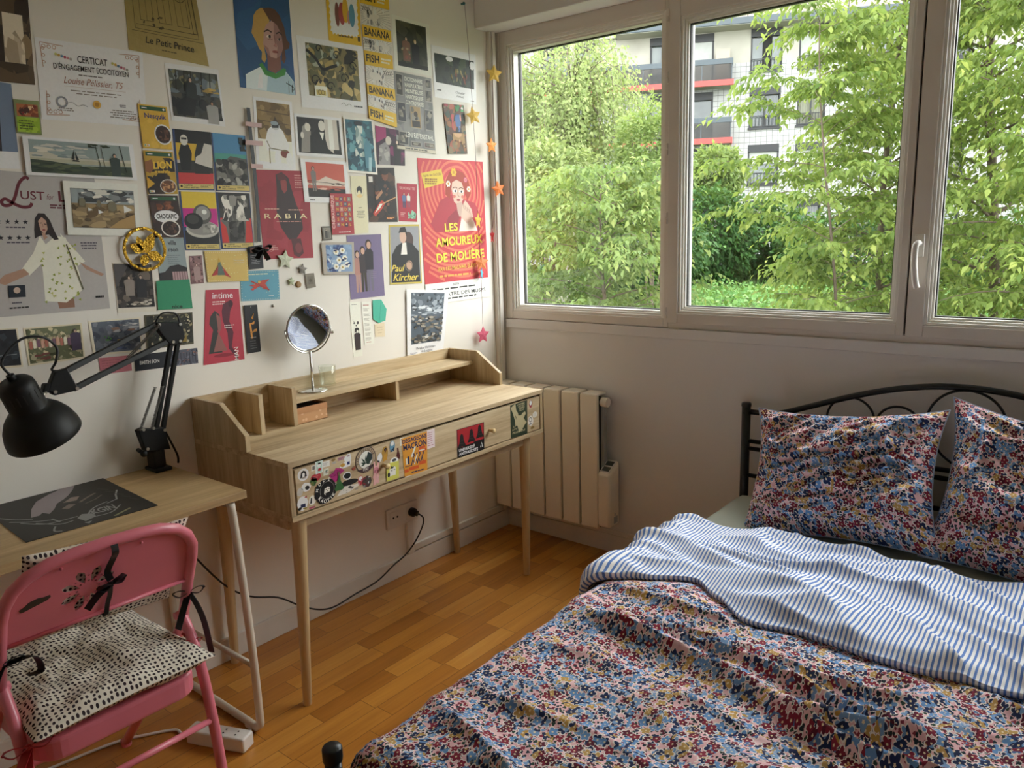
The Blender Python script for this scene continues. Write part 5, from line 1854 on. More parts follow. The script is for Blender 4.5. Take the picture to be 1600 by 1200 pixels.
def d(a):
    a.blot(0, 0, 1, 1, ['#2f5b86', '#335f8c', '#2b557f'], 26, .18, 14)
    hair1, hair2, sk = '#b8944f', '#5f4030', '#b08c80'
    a.poly([(.10, 0), (.11, .13), (.22, .17), (.38, .22), (.60, .165), (.83, .21), (.98, .12), (.99, 0)], '#c6d2d2')
    a.poly([(.46, 0), (.50, .14), (.60, .165), (.84, .20), (.98, .11), (.98, 0)], '#9fb7c0').poly([(.30, .02), (.34, .14), (.40, .17), (.40, .02)], '#d6dcd6')
    a.poly([(.36, .24), (.45, .15), (.64, .125), (.82, .17), (.85, .22), (.80, .235), (.66, .175), (.50, .19), (.42, .26)], '#3f8a3e')
    a.poly([(.52, .36), (.51, .20), (.64, .175), (.76, .22), (.76, .36)], '#83594e')
    a.poly([(.38, .73), (.46, .76), (.62, .755), (.60, .6), (.50, .54), (.47, .42), (.50, .30), (.46, .26), (.41, .29), (.43, .36), (.38, .39), (.34, .45), (.27, .53), (.31, .62), (.33, .69)], hair1)
    a.poly([(.50, .755), (.61, .765), (.72, .75), (.80, .70), (.87, .60), (.90, .49), (.955, .455), (.93, .41), (.85, .395), (.86, .32), (.82, .27), (.78, .3), (.82, .5), (.70, .63), (.60, .66)], hair2)
    a.poly([(.49, .55), (.54, .61), (.64, .65), (.74, .61), (.81, .53), (.825, .41), (.77, .345), (.68, .312), (.58, .32), (.52, .35), (.46, .43)], sk)
    a.poly([(.68, .64), (.74, .61), (.81, .53), (.825, .41), (.77, .345), (.69, .315), (.72, .42), (.67, .5)], '#95706a').poly([(.47, .43), (.52, .35), (.58, .32), (.55, .4)], '#9a7068')
    a.ell(.575, .505, .045, .013, '#cbbbb0').ell(.765, .485, .036, .012, '#bba79c').circ(.59, .505, .024, '#33282a', 12).circ(.765, .486, .022, '#33282a', 12)
    a.line([(.49, .545), (.56, .565), (.63, .545)], .013, '#3d2c26').line([(.71, .535), (.77, .55), (.82, .525)], .013, '#3d2c26')
    a.line([(.67, .52), (.685, .44), (.65, .425), (.70, .418)], .009, '#7d4f48').poly([(.66, .44), (.70, .45), (.71, .42), (.66, .42)], '#a8746c')
    a.ell(.67, .372, .055, .013, '#94564f').line([(.62, .365), (.67, .372), (.72, .362)], .006, '#6a3531').line([(.55, .48), (.60, .475), (.64, .485)], .006, '#8d5f58')
    a.line([(.83, .10), (.96, .07)], .008, BK).line([(.88, .12), (.87, .01)], .008, BK).line([(.94, .09), (.93, .02)], .008, BK).ringc(.955, .055, .025, .008, BK, 12)
sheet('portrait_print', 'bright blue painted portrait of a sad-looking person in a white green-collared shirt', 'print', [(-1.288,2.231), (-1.074,2.276), (-1.077,1.910), (-1.291,1.912)], d, '#30588a')
def d(a):
    sp = []
    for i in range(64):
        t = 2 * PI * i / 64
        q = 1 if i % 2 else .93
        u = .5 + .43 * q * max(-1, min(1, 1.35 * math.cos(t)))
        v = .58 + .45 * q * max(-1, min(1, 1.35 * math.sin(t)))
        sp.append((u, min(.995, v)))
    a.poly(sp, '#e2dccf')
    for x, y, w, h, c in ((.30, .50, .07, .22, '#7a4a44'), (.44, .52, .10, .20, '#a34c4c'), (.55, .58, .09, .22, '#d0a93a'), (.64, .46, .05, .12, '#b98a80'), (.74, .50, .09, .20, '#5c93b0')):
        a.ell(x, y, w, h, c, 14).ell(x, y + h * .5, w * .6, h * .35, c, 12)
    a.circ(.22, .84, .07, '#c9356b').greek(.30, .10, .80, .15, 1, '#6a5518', .028).rect(.88, .07, .96, .15, '#4f4526')
sheet('greeting_card', 'yellow scallop-edged card with a cluster of colourful shapes at the top of the wall', 'card', [(-0.918,2.292), (-0.762,2.324), (-0.765,2.117), (-0.916,2.112)], d, '#cfa92c')
# manga covers: the same two-word cover pasted three times down the wall
def manga(seed):
    def d(a):
        r = random.Random(seed)
        for (v0, v1) in ((.66, 1.0), (.24, .46)):
            a.rect(0, v0, 1, v1, '#cfcac0')
            cx = .3 + .4 * r.random()
            cy = v0 + (v1 - v0) * .5
            for k in range(26):
                t = 2 * PI * k / 26
                u1, w1 = cx + math.cos(t) * 1.2, cy + math.sin(t) * .35
                p0 = (min(1, max(0, cx + math.cos(t) * .28)), min(v1, max(v0, cy + math.sin(t) * .08)))
                kk = min(1., *[((lim - c0) / (dd)) for c0, dd, lim in ((cx, math.cos(t) * 1.2, 1 if math.cos(t) > 0 else 0), (cy, math.sin(t) * .35, v1 if math.sin(t) > 0 else v0)) if abs(dd) > 1e-6])
                a.line([p0, (cx + math.cos(t) * 1.2 * kk, cy + math.sin(t) * .35 * kk)], .004, '#4a4a4a')
            a.blot(.2, v0 + .02, .8, v1 - .02, ['#d9d5cb', '#8f8d89', '#3b3a3a', '#bdb9b0'], 14, .05, seed + 3, .8)
            for k in range(5):
                x, y = (.04 + .05 * k, v1 - .03) if seed % 2 else (.62 + .07 * k, v1 - .05)
                a.line([(x, y), (x + .05, y - .03), (x + .01, y - .07)], .012, BK)
        a.rect(0, .46, 1, .66, '#d2ac2e').text('BANANA', .5, .50, .125, BK, .88, .028)
        a.rect(0, 0, 1, .24, '#d2ac2e').text('FISH', .28, .06, .125, BK, .46, .028).greek(.58, .06, .95, .17, 2, '#efe3b8', .03, seed)
    return d
g_ = 'repeated yellow and black comic covers pasted in a column'
sheet('comic_cover', 'yellow and white comic cover with heavy black capitals, cut off at the top', 'comic cover', [(-0.769,2.457), (-0.620,2.471), (-0.618,2.269), (-0.760,2.268)], manga(2), '#d2ac2e', 0, g_)
sheet('comic_cover', 'yellow and white comic cover with heavy black capitals, middle of the column', 'comic cover', [(-0.760,2.266), (-0.617,2.267), (-0.615,2.055), (-0.756,2.054)], manga(1), '#d2ac2e', 0, g_)
sheet('comic_cover', 'yellow and white comic cover, heavy black capitals, lowest of its column', 'comic cover', [(-0.756,2.053), (-0.615,2.054), (-0.614,1.840), (-0.754,1.862)], manga(4), '#d2ac2e', 1, g_)
def d(a):
    a.rect(.10, .09, .90, .93, '#3f4237').blot(.10, .09, .90, .93, ['#484b3e', '#3a3d33', '#50533f', '#343830'], 24, .14, 15)
    a.person(.34, .20, .46, '#7a5a48', '#b5967c', '#23231f', wide=1.6).person(.58, .16, .48, '#25272a', '#c3ab8d', '#a58f5c', wide=1.5)
    a.blot(.2, .22, .45, .45, ['#8d5a4a', '#5f6a58', '#a08a6a'], 10, .05, 16).rect(.1, .09, .9, .17, '#2b2c26')
sheet('art_print', 'small white-framed dark green print of two seated figures, right of the comic covers', 'print', [(-0.608,2.256), (-0.404,2.253), (-0.401,2.058), (-0.606,2.056)], d, '#d8d3c6')
def d(a):
    a.rect(.05, .30, .95, .86, '#2c3529').blot(.05, .30, .95, .86, ['#35402f', '#26301f', '#435238', '#1f2820'], 44, .10, 17)
    a.blot(.4, .34, .8, .66, ['#8a7a3c', '#7a4430', '#5f6a4a', '#9c8c5a'], 14, .06, 18, .6)
    a.ell(.38, .80, .08, .05, WH).ell(.90, .76, .06, .08, WH)
    a.text('Chevalier', .60, .15, .045, '#3a3630', .22, 0, .4).text('Lanuit', .60, .08, .045, '#3a3630', .18, 0, .4).greek(.06, .14, .17, .17, 1, BK, .02).greek(.85, .04, .95, .07, 1, '#6a655c', .015)
sheet('comic_print', 'white sheet with a dark forest comic panel and two speech bubbles near the corner', 'print', [(-0.398,2.179), (-0.125,2.179), (-0.132,1.974), (-0.390,1.978)], d, WH)
def d(a):
    a.rect(.12, .18, .90, .92, '#7f7650').blot(.12, .18, .90, .92, ['#5d5a3a', '#a8955c', '#3f4030', '#8f8458', '#c0ad74', '#6a6846', '#2f3028'], 90, .085, 20)
    a.blot(.12, .6, .6, .92, ['#a3a892', '#8b9482', '#5c6450'], 16, .07, 21)
    bk = '#171712'
    a.line(smooth2([(.12, .82), (.24, .72), (.34, .58), (.46, .62), (.56, .66)]), .045, bk)
    for cx, cy, r in ((.30, .86, .05), (.56, .80, .06), (.22, .40, .07), (.80, .68, .06), (.66, .48, .07), (.44, .34, .06)):
        a.line(smooth2([(cx + r * (1 - k / 14) * math.cos(k * .62), cy + r * a.asp * (1 - k / 14) * math.sin(k * .62)) for k in range(12)]), .016, bk)
    a.rect(.20, .18, .38, .33, '#d8d2c2').rect(.22, .20, .36, .27, '#b9a555').ringc(.27, .24, .03, .01, '#7d6c2e', 14).ringc(.315, .24, .03, .01, '#7d6c2e', 14)
    a.line(smooth2([(.58, .10), (.62, .13), (.66, .09), (.70, .12), (.74, .10)]), .006, '#6a655e').greek(.78, .08, .94, .11, 1, BK, .018)
sheet('comic_print', 'large white sheet with a swirling dark tree in brown and olive tones', 'print', [(-1.057,2.109), (-0.759,2.116), (-0.757,1.877), (-1.055,1.874)], d, WH)
def d(a):
    a.blot(0, .05, 1, 1, ['#7d7e7c', '#8d8d8a', '#6d6e6e'], 22, .12, 22)
    for i, t in enumerate(('DICTIONNAIRE', 'MANIPULATRICE', 'MENTEUSE', 'NARCISSIQUE', 'CONTROVERSÉE')):
        a.text(t, .52, .905 - .075 * i, .05, '#d6d2c6', .46, .02)
    for u0, v0, u1, v1, c in ((.06, .70, .24, .98, '#3b3a36'), (.80, .68, .98, .84, '#55554f'), (.82, .86, .98, .98, '#4a4b4d'), (.06, .36, .28, .62, '#33353a'), (.38, .30, .66, .60, '#a38a62'), (.76, .30, .98, .58, '#4d4f50'), (.06, .06, .3, .24, '#3d3d3d'), (.36, .06, .62, .13, '#4a4540'), (.7, .06, .98, .14, '#553c38')):
        a.rect(u0, v0, u1, v1, '#9a9690').rect(u0 + .015, v0 + .012, u1 - .015, v1 - .012, c).blot(u0 + .03, v0 + .02, u1 - .03, v1 - .02, ['#6a675f', '#8d887a', '#2b2b2b'], 5, .05, int(u0 * 100))
    a.circ(.52, .49, .05, '#3b332b', 14).rect(.42, .32, .62, .40, '#2e2a26')
    a.text('LENI RIEFENSTAHL', .60, .175, .065, '#dcd7ca', .72, .02).greek(.25, .01, .95, .04, 1, '#3b3a38', .016).rect(0, 0, 1, .045, '#b9b2a0').greek(.2, .01, .98, .035, 1, '#3b3a38', .014, 3)
sheet('film_poster', 'grey museum-style film poster with small framed pictures and block capitals, behind the comic covers', 'poster', [(-0.618,2.051), (-0.406,2.048), (-0.400,1.752), (-0.617,1.761)], d, '#808180')
def d(a):
    a.blot(0, 0, 1, 1, ['#5a3a2c', '#8a5a34', '#3b4a3a', '#a05a44', '#2c2a28', '#7a6a4c'], 60, .10, 23)
    a.blot(.3, .45, .8, .8, ['#4a6a9a', '#b04a4a', '#c98a7a'], 10, .09, 24, .5).blot(.3, .1, .9, .42, ['#9a7a4c', '#6a4a34', '#b9926a'], 14, .10, 25)
    a.ell(.12, .97, .10, .03, '#8f2d34').blot(.55, .86, .95, .99, ['#4f9a5c', '#dcd8cc', '#3b7a48'], 8, .06, 26)
sheet('postcard', 'narrow multicoloured collage postcard pinned under the star string', 'postcard', [(-0.346,1.958), (-0.217,1.963), (-0.205,1.763), (-0.325,1.757)], d, '#5a4634', 1)
def d(a):
    a.rect(.05, .08, .95, .93, '#211f1e').rect(.62, .1, .90, .93, '#bdb7ac').rect(.70, .2, .80, .93, '#d8d3c8').rect(.90, .08, .95, .93, '#2b2927').rect(.78, .08, .95, .2, '#1b1a19')
    a.poly([(.10, .10), (.30, .10), (.32, .6), (.24, .82), (.15, .7)], '#8f8b84').ell(.26, .70, .06, .10, '#c9c4ba').ell(.14, .5, .035, .08, '#c4bfb6')
    a.poly([(.28, .08), (.80, .08), (.66, .22), (.62, .45), (.58, .66), (.44, .66), (.30, .5)], '#131313').ell(.56, .76, .07, .13, '#c9c4ba').poly([(.50, .6), (.56, .4), (.60, .6)], '#d4cfc6')
sheet('photo_print', 'white-bordered black and white photo of two figures by a curtain', 'photo', [(-1.091,1.850), (-0.888,1.852), (-0.883,1.710), (-1.093,1.709)], d, WH)
def d(a):
    a.rect(.05, .04, .95, .96, '#2d5f70').blot(.05, .04, .95, .96, ['#35707f', '#244e5f', '#4a8694', '#1f4452', '#5f98a2'], 54, .09, 27)
    a.blot(.35, .45, .6, .86, ['#a9b9b4', '#c3ccc4', '#7f9a9a'], 14, .09, 28, .7).ell(.47, .90, .14, .04, '#1f2a33')
    a.poly([(.62, .1), (.78, .1), (.86, .5), (.72, .66), (.60, .5)], '#4f8698').poly([(.7, .05), (.8, .05), (.84, .3), (.74, .3)], '#93b7bd').blot(.3, .3, .6, .45, ['#8da9a6', '#b9c4bc'], 8, .06, 29)
sheet('art_print', 'teal blue painted print of a pale ghostly figure', 'print', [(-0.878,1.858), (-0.736,1.860), (-0.728,1.657), (-0.876,1.662)], d, '#d0cdc4', 1)
def d(a):
    a.blot(0, 0, 1, 1, ['#3b1f35', '#5a2446', '#2a1a28', '#7a2858'], 26, .14, 30).poly([(0, .55), (.35, .75), (.35, 1), (0, 1)], '#9a2463')
    a.poly([(.05, 0), (.45, 0), (.46, .45), (.32, .62), (.10, .5)], '#8d8a88').ell(.42, .66, .10, .12, '#b9b2a6').person(.72, 0, .72, '#1b1719', '#cdb9a8', '#1a1416', wide=1.4).blot(.05, .05, .45, .5, ['#a5a29e', '#6d6a6a'], 12, .08, 31)
sheet('comic_print', 'dark magenta comic print tucked beside the teal print', 'print', [(-0.723,1.839), (-0.572,1.829), (-0.578,1.697), (-0.724,1.696)], d, '#3b1f35')
def d(a):
    a.rect(.07, .40, .93, .95, '#8d7448').blot(.07, .4, .93, .95, ['#9a8152', '#7d653e', '#a68c5c', '#6d5836'], 26, .10, 32)
    a.line([(.1, .82), (.9, .80)], .012, '#5a4830').line([(.1, .68), (.9, .66)], .01, '#5a4830').poly([(.42, .62), (.52, .76), (.66, .62)], '#4f3f2a')
    a.rect(.07, .10, .93, .42, '#d5d0c4')
    a.ell(.52, .50, .22, .12, '#dfdbd2').poly([(.30, .52), (.74, .52), (.86, .36), (.80, .26), (.28, .26), (.24, .38)], '#dcd8ce')
    a.ell(.52, .62, .11, .055, '#b9b9b6').poly([(.42, .64), (.62, .66), (.60, .60), (.44, .59)], '#2a2a2c').ell(.5, .66, .1, .03, '#8f9a9c')
    a.ell(.74, .24, .12, .06, '#7a3a2c').ell(.55, .16, .085, .12, '#d8d6d0').ell(.84, .15, .085, .11, '#d2d2ce').line([(.34, .30), (.34, .08)], .016, '#7d7348').line([(.28, .40), (.36, .30), (.78, .28)], .014, '#6d6a48').ell(.84, .56, .09, .05, '#5a4a34')
sheet('comic_print', 'white sheet showing a round pale figure lounging in a chair before a stone wall', 'print', [(-1.247,1.889), (-1.096,1.887), (-1.101,1.655), (-1.257,1.661)], d, WH)
# black ribbon strip held by pink tape
rb = thing('taped_ribbon', 'thin black ribbon hanging down the wall, held by strips of pale pink tape', 'ribbon', (.004, [(-1.275,1.623)][0][0], [(-1.275,1.623)][0][1]))
rp_ = [(-1.273,1.849), (-1.273,1.756), (-1.271,1.644), (-1.272,1.519), (-1.278,1.418)]
ribbon([(.008, y, z) for y, z in rp_], .006, (0, 1, 0)).build('ribbon_strip', M['ribbon'], rb)
tp = card('pink_tape', '#c9a9a6', .5)
for q in ([(-1.289,1.805), (-1.229,1.804), (-1.231,1.790), (-1.291,1.791)], [(-1.295,1.747), (-1.231,1.747), (-1.232,1.732), (-1.297,1.732)], [(-1.284,1.672), (-1.238,1.672), (-1.240,1.658), (-1.284,1.658)]):
    MB().prism([(.0095, y, z) for y, z in q], (.0012, 0, 0)).build('tape', tp, rb)
kp = [(-1.275,1.392)][0]
bow((.016, kp[0], kp[1]), (0, 1, .1), (0, 0, 1), .036, rb, M['ribbon'], [((.004, .012, -.02), (.004, .02, -.035)), ((.004, -.014, -.016), (.004, -.024, -.03))])
# cereal fronts
def cereal(name, main, bg, panel, bowl, title_c, ol, style):
    def d(a):
        a.blot(0, 0, 1, .85, panel, 16, .16, len(name))
        a.rect(.06, .88, .94, .97, '#2f5a3a').circ(.86, .925, .035, '#dfe6d8', 12).greek(.12, .91, .32, .94, 1, '#d9e2d2', .02)
        if style == 'n':
            a.text(name, .55, .70, .11, title_c, .74, .02).ell(.74, .34, .30, .24, '#d7d3cc').ell(.74, .34, .26, .205, bowl).blot(.54, .2, .92, .46, ['#5a3a2c', '#3a241c', '#6d4836'], 26, .05, 3)
        elif style == 'l':
            a.poly([(0, .74), (.24, .80), (.3, .60), (.14, .48), (0, .52)], '#8d5a34')
            a.text(name, .60, .60, .16, title_c, .66, .035, .15, rot=4).greek(.3, .48, .92, .55, 1, '#c9a438', .05)
            a.poly([(0, .12), (.26, .24), (.02, .40)], '#c79a2a').ell(.70, .18, .28, .17, '#b9b2a6').ell(.70, .18, .25, .145, bowl).blot(.5, .08, .9, .28, ['#8a5a3a', '#b98a5c', '#5a3826'], 22, .045, 4)
        else:
            a.blot(.2, .66, .8, .86, ['#7d4a30', '#6a3a26', '#94583a'], 14, .07, 5)
            a.ell(.5, .50, .42, .15, '#e0dcd4').text(name, .5, .455, .105, '#1d1817', .70, .03).ell(.58, .22, .33, .20, '#cfcac2').ell(.58, .22, .29, .17, bowl).blot(.34, .1, .82, .34, ['#4a332a', '#2f201c', '#5f4438'], 24, .05, 6)
        a.rect(.05, .04, .22, .09, '#d8d4cb').rect(.06, .05, .10, .08, '#3f8a4a').rect(.10, .05, .14, .08, '#c9b93a').rect(.14, .05, .18, .08, '#c9653a')
    return d
g_ = 'cereal box fronts taped in a column'
sheet('cereal_box_panel', 'yellow cereal box front with a bowl of round brown puffs, topmost of three', 'box front', [(-1.638,1.826), (-1.549,1.825), (-1.546,1.702), (-1.636,1.702)], cereal('Nesquik', 0, 0, ['#c9a238', '#d2ad42'], '#3f2a22', '#1f3270', 0, 'n'), '#cca63c', 1, g_)
sheet('cereal_box_panel', 'black and gold cereal box front, middle one of three in the column', 'box front', [(-1.637,1.695), (-1.546,1.695), (-1.544,1.571), (-1.637,1.569)], cereal('LION', 0, 0, ['#2b211d', '#241c1a', '#3a2a20'], '#6a4630', '#d9b23a', 0, 'l'), '#b3902f', 1, g_)
sheet('cereal_box_panel', 'dark brown cereal box front with a white cloud title, lowest of three', 'box front', [(-1.637,1.566), (-1.546,1.566), (-1.540,1.439), (-1.631,1.441)], cereal('CHOCAPIC', 0, 0, ['#3a2a27', '#2f2322', '#45322c'], '#2f211d', '#1d1817', 0, 'c'), '#382926', 1, g_)
# theatre programme cards
def theatre(draw):
    def d(a):
        draw(a)
        a.rect(.04, .02, .98, .105, '#c4b06a').circ(.11, .065, .03, BK, 10).text('THÉÂTRE', .18, .068, .024, BK, .22, .02, 0, 'l').text('DE LA BASTILLE', .18, .034, .024, BK, .40, .02, 0, 'l').greek(.62, .04, .95, .09, 3, '#6d6238', .008)
    return d
def t1(a):
    a.rect(.05, .11, 1, 1, '#c9a42e').rect(.05, .78, 1, 1, BK).rect(.05, .11, 1, .29, '#c23a3a').rect(.05, .29, 1, .50, '#2b2b2a').rect(.05, .45, .4, .5, '#b4b0a6')
    a.poly([(.15, .33), (.40, .33), (.45, .62), (.38, .76), (.18, .76), (.10, .60)], '#191919').ell(.27, .83, .10, .09, '#c2beb4').rect(.20, .84, .34, .87, BK)
    a.poly([(.50, .28), (.90, .28), (.98, .6), (.80, .78), (.62, .82), (.52, .6)], '#232323').poly([(.52, .46), (.98, .38), (1, .78), (.80, .80), (.70, .62), (.55, .56)], '#bdb9b0').ell(.66, .90, .17, .10, '#1a1a1a')
def t2(a):
    a.rect(.04, .62, .98, 1, '#4a86b0').rect(.04, .50, .98, .66, '#4a9488').poly([(.04, .5), (.3, .52), (.5, .62), (.98, .58), (.98, .11), (.04, .11)], '#55544f')
    a.blot(.06, .11, .97, .56, ['#2b2b2a', '#7d7b74', '#a19e95', '#3c3b39', '#8f8d86', '#1e1e1e'], 60, .07, 33).blot(.78, .72, .98, .96, ['#20262a', '#2a3230'], 12, .06, 34)
def t3(a):
    a.rect(.05, .72, 1, 1, '#cfb22f').rect(.05, .40, 1, .72, '#c02a86').rect(.05, .11, 1, .34, '#232323')
    a.ell(.55, .36, .46, .15, '#b2afa7').ell(.55, .38, .42, .12, '#8d8b85').ell(.58, .62, .26, .17, '#55544f').ell(.60, .64, .20, .12, '#8f8d88').ell(.64, .66, .07, .04, '#d5d2ca')
    a.ell(.32, .50, .26, .14, '#1b1b1b').ell(.30, .53, .17, .08, '#3d3c3a').blot(.55, .30, .92, .44, ['#c6c3bb', '#9a978f', '#6d6b66'], 20, .05, 35)
def t4(a):
    a.rect(.05, .70, .98, 1, '#2c2b2a').rect(.05, .11, .98, .70, '#c23630').rect(.05, .55, .98, .72, '#3a3937')
    a.poly([(.26, .11), (.74, .11), (.82, .5), (.9, .75), (.70, .95), (.35, .93), (.14, .78), (.2, .6), (.06, .5), (.2, .4)], '#6d6b66')
    a.blot(.12, .5, .92, .96, ['#b4b1a8', '#8d8a83', '#d0cdc4', '#55544f', '#3a3938'], 46, .085, 36, .7).blot(.3, .13, .75, .5, ['#2f2e2d', '#4a4946', '#232322'], 22, .09, 37)
g_ = 'theatre programme cards taped edge to edge'
for t, q, lb in ((t1, [(-1.538,1.764), (-1.412,1.763), (-1.419,1.584), (-1.542,1.583)], 'theatre card with two dark figures on yellow over a red band, upper left of four'),
                 (t2, [(-1.411,1.762), (-1.290,1.761), (-1.291,1.582), (-1.414,1.582)], 'theatre card with grey rocks under a blue sky, upper right of four'),
                 (t3, [(-1.539,1.579), (-1.418,1.578), (-1.419,1.396), (-1.540,1.400)], 'theatre card with a grey plated dish on yellow and magenta, lower left of four'),
                 (t4, [(-1.415,1.579), (-1.293,1.577), (-1.295,1.397), (-1.415,1.399)], 'theatre card with a shaggy grey head on red, lower right of four')):
    sheet('theatre_card', lb, 'card', q, theatre(t), '#2f4470', 0, g_)
# Lust poster
def d(a):
    a.line(smooth2([(.45, .955), (.42, .965), (.37, .92), (.335, .83), (.30, .775), (.25, .765), (.23, .79), (.26, .81), (.31, .785), (.38, .76), (.44, .765), (.46, .79)]), .022, '#6a2530').text('UST', .47, .815, .058, '#6a2530', .19, .010).text('for', .61, .82, .04, '#6a2530', .06, 0, .3).text('L', .71, .81, .075, '#6a2530', .07, .010)
    a.greek(.60, .755, .97, .79, 2, '#6a3a42', .012, 3)
    for i in range(4):
        a.star(.20 + .066 * i, .655, .020, '#23222a').star(.21 + .066 * i, .545, .020, '#23222a')
    a.greek(.25, .61, .42, .625, 1, '#5a5560', .010).greek(.25, .505, .45, .52, 1, '#5a5560', .010).greek(.76, .59, .92, .69, 4, '#5a5560', .012, 5).greek(.80, .46, .97, .52, 3, '#5a5560', .010, 6, 'c')
    dr = '#d3cfc0'
    a.poly([(.60, .03), (.72, .03), (.72, .15), (.58, .15)], '#8f6a56')
    a.poly([(.54, .50), (.62, .56), (.70, .55), (.78, .30), (.80, .16), (.66, .07), (.50, .09), (.50, .3), (.49, .42)], dr)
    a.poly([(.50, .56), (.44, .44), (.34, .32), (.40, .28), (.52, .38), (.54, .5)], dr).poly([(.66, .58), (.80, .42), (.84, .37), (.78, .34), (.68, .46)], dr)
    a.poly([(.36, .33), (.22, .29), (.16, .24), (.22, .22), (.40, .29)], '#a98672').poly([(.79, .37), (.90, .31), (.985, .27), (.96, .255), (.84, .31)], '#a98672')
    a.poly([(.46, .60), (.47, .68), (.50, .72), (.55, .72), (.59, .67), (.615, .60), (.645, .535), (.61, .53), (.57, .57), (.50, .56), (.46, .54)], '#2a2020')
    a.poly([(.495, .665), (.525, .695), (.558, .668), (.565, .61), (.54, .57), (.508, .60)], '#b3917f').poly([(.515, .585), (.54, .575), (.56, .55), (.53, .53)], '#a98672')
    a.ell(.535, .603, .013, .005, '#8a3a3c', 8).line([(.507, .65), (.524, .652)], .006, '#3a2a28').line([(.54, .645), (.558, .643)], .006, '#3a2a28').line([(.528, .645), (.53, .622)], .004, '#8d6a5a')
    r = random.Random(4)
    for k in range(90):
        u, v = .36 + .44 * r.random(), .08 + .48 * r.random()
        if (.50 < u < .78 and v < .52 - .1 * abs(u - .6)) or (.40 < u < .52 and .34 < v < .46):
            a.poly([(u + .014 * math.cos(t * 2.1 + k), v + .012 * math.sin(t * 2.1 + k)) for t in (0, 1, 2)], '#8f9c42' if k % 3 else '#b3b56a')
    a.line([(.70, .5), (.76, .3), (.80, .16)], .008, '#5a5a3c')
    a.rect(.24, .13, .36, .215, '#232a34').circ(.30, .18, .025, '#b9a596', 12).greek(.24, .05, .40, .065, 1, BK, .010).greek(.26, .085, .34, .10, 1, '#5a5560', .010).greek(.89, .09, .97, .105, 1, BK, .016)
sheet('album_poster', 'large pale grey album poster with a dark-haired woman in a green-flowered dress', 'poster', [(-2.092,1.626), (-1.786,1.611), (-1.789,1.242), (-2.132,1.246)], d, '#aaa6a3')
def d(a):
    a.rect(.08, .14, .93, .87, '#8d7a5a').rect(.08, .60, .93, .87, '#8f9a9c').blot(.08, .62, .93, .87, ['#c4c2b8', '#55585a', '#7d8484', '#3c4042', '#d0cdc4'], 40, .09, 40, 1.6)
    a.blot(.08, .14, .93, .58, ['#9a835c', '#7d6a4a', '#6a573c', '#a8926a', '#57482f'], 44, .10, 41, 1.4)
    for u, v, w, h in ((.22, .62, .09, .10), (.44, .60, .06, .08), (.62, .56, .12, .12)):
        a.rect(u - w / 2, v - h, u + w / 2, v, '#6d6046').ell(u, v, w / 2, h * .8, '#77715c')
    a.poly([(.55, .14), (.93, .14), (.93, .42), (.72, .30)], '#a98a58')
    for u, v, q in ((.84, .50, .06), (.46, .44, .035), (.32, .48, .03)):
        a.poly([(u - q, v - q), (u + q, v), (u - q, v + q * 1.4)], '#dcd8cc')
    a.frame(.08, .14, .93, .87, .004, '#3a352c')
sheet('comic_print', 'cream-bordered comic print of domed rooftops and paper planes, over the album poster', 'print', [(-1.873,1.601), (-1.668,1.596), (-1.676,1.446), (-1.879,1.455)], d, '#ddd7c8', 2)
def d(a):
    a.rect(0, 0, 1, 1, '#8d9a9c').text('villa', .42, .86, .09, '#2b3034', .3, .02, 0, 'l').text('rson', .42, .72, .09, '#2b3034', .34, .02, 0, 'l').greek(.35, .45, .9, .66, 5, '#7a8688', .02)
    a.poly([(0, 0), (1, 0), (1, .38), (.7, .45), (.4, .42), (.2, .3), (0, .28)], '#2f2d30').rect(.45, .02, 1, .30, '#8f7478')
    for i in range(6):
        a.rect(.47 + .09 * i, .02, .50 + .09 * i, .30, '#b79a9c')
sheet('exhibition_poster', 'grey blue exhibition poster half hidden by the gold ring and a green card', 'poster', [(-1.631,1.440), (-1.542,1.438), (-1.538,1.291), (-1.631,1.293)], d, '#8d9a9c')
def d(a):
    a.text('nice', .55, .03, .12, '#16281f', .30, .03)
sheet('green_card', 'plain green card with the word nice at its lower edge', 'card', [(-1.644,1.312), (-1.537,1.310), (-1.537,1.219), (-1.648,1.224)], d, '#2f8a63', 1)
def d(a):
    a.rect(.02, .10, .98, .98, '#3a3533').blot(.02, .10, .98, .98, ['#2b2827', '#4a4340', '#5a524c', '#232120', '#6d6258'], 60, .09, 44)
    a.poly([(.02, .5), (.4, .98), (.02, .98)], '#4f4b4c').person(.36, .34, .4, '#8a8078', '#b09a88', '#2b2524', wide=1.7).person(.66, .30, .46, '#26282c', '#b09a88', '#1d1b1b', wide=1.7)
    a.blot(.2, .14, .9, .28, ['#b9b0a2', '#8f867a', '#6d665c'], 18, .04, 45, 1.6)
sheet('photo_print', 'dark photo of two people at a laid table, left of the green card', 'photo', [(-1.766,1.373), (-1.650,1.365), (-1.654,1.220), (-1.768,1.226)], d, '#cdc6b8')
def d(a):
    a.blot(.05, .03, .95, .97, ['#7a5a5c', '#94706f', '#6a4a4e', '#a88684', '#55403f'], 36, .09, 46)
    a.person(.5, .12, .6, '#a58a86', '#c2a49a', '#4a3434', wide=1.4)
sheet('photo_print', 'narrow pinkish brown photo left of the pale yellow postcard', 'photo', [(-1.529,1.382), (-1.486,1.382), (-1.488,1.294), (-1.531,1.294)], d, '#8a6a6a')
def dots(a, c):
    for i in range(22):
        for u, v in ((.03 + .94 * i / 21, .04), (.03 + .94 * i / 21, .96)):
            a.circ(u, v, .008, c, 6)
        for u, v in ((.025, .04 + .92 * i / 21), (.975, .04 + .92 * i / 21)):
            if i % 2:
                a.circ(u, v, .008, c, 6)
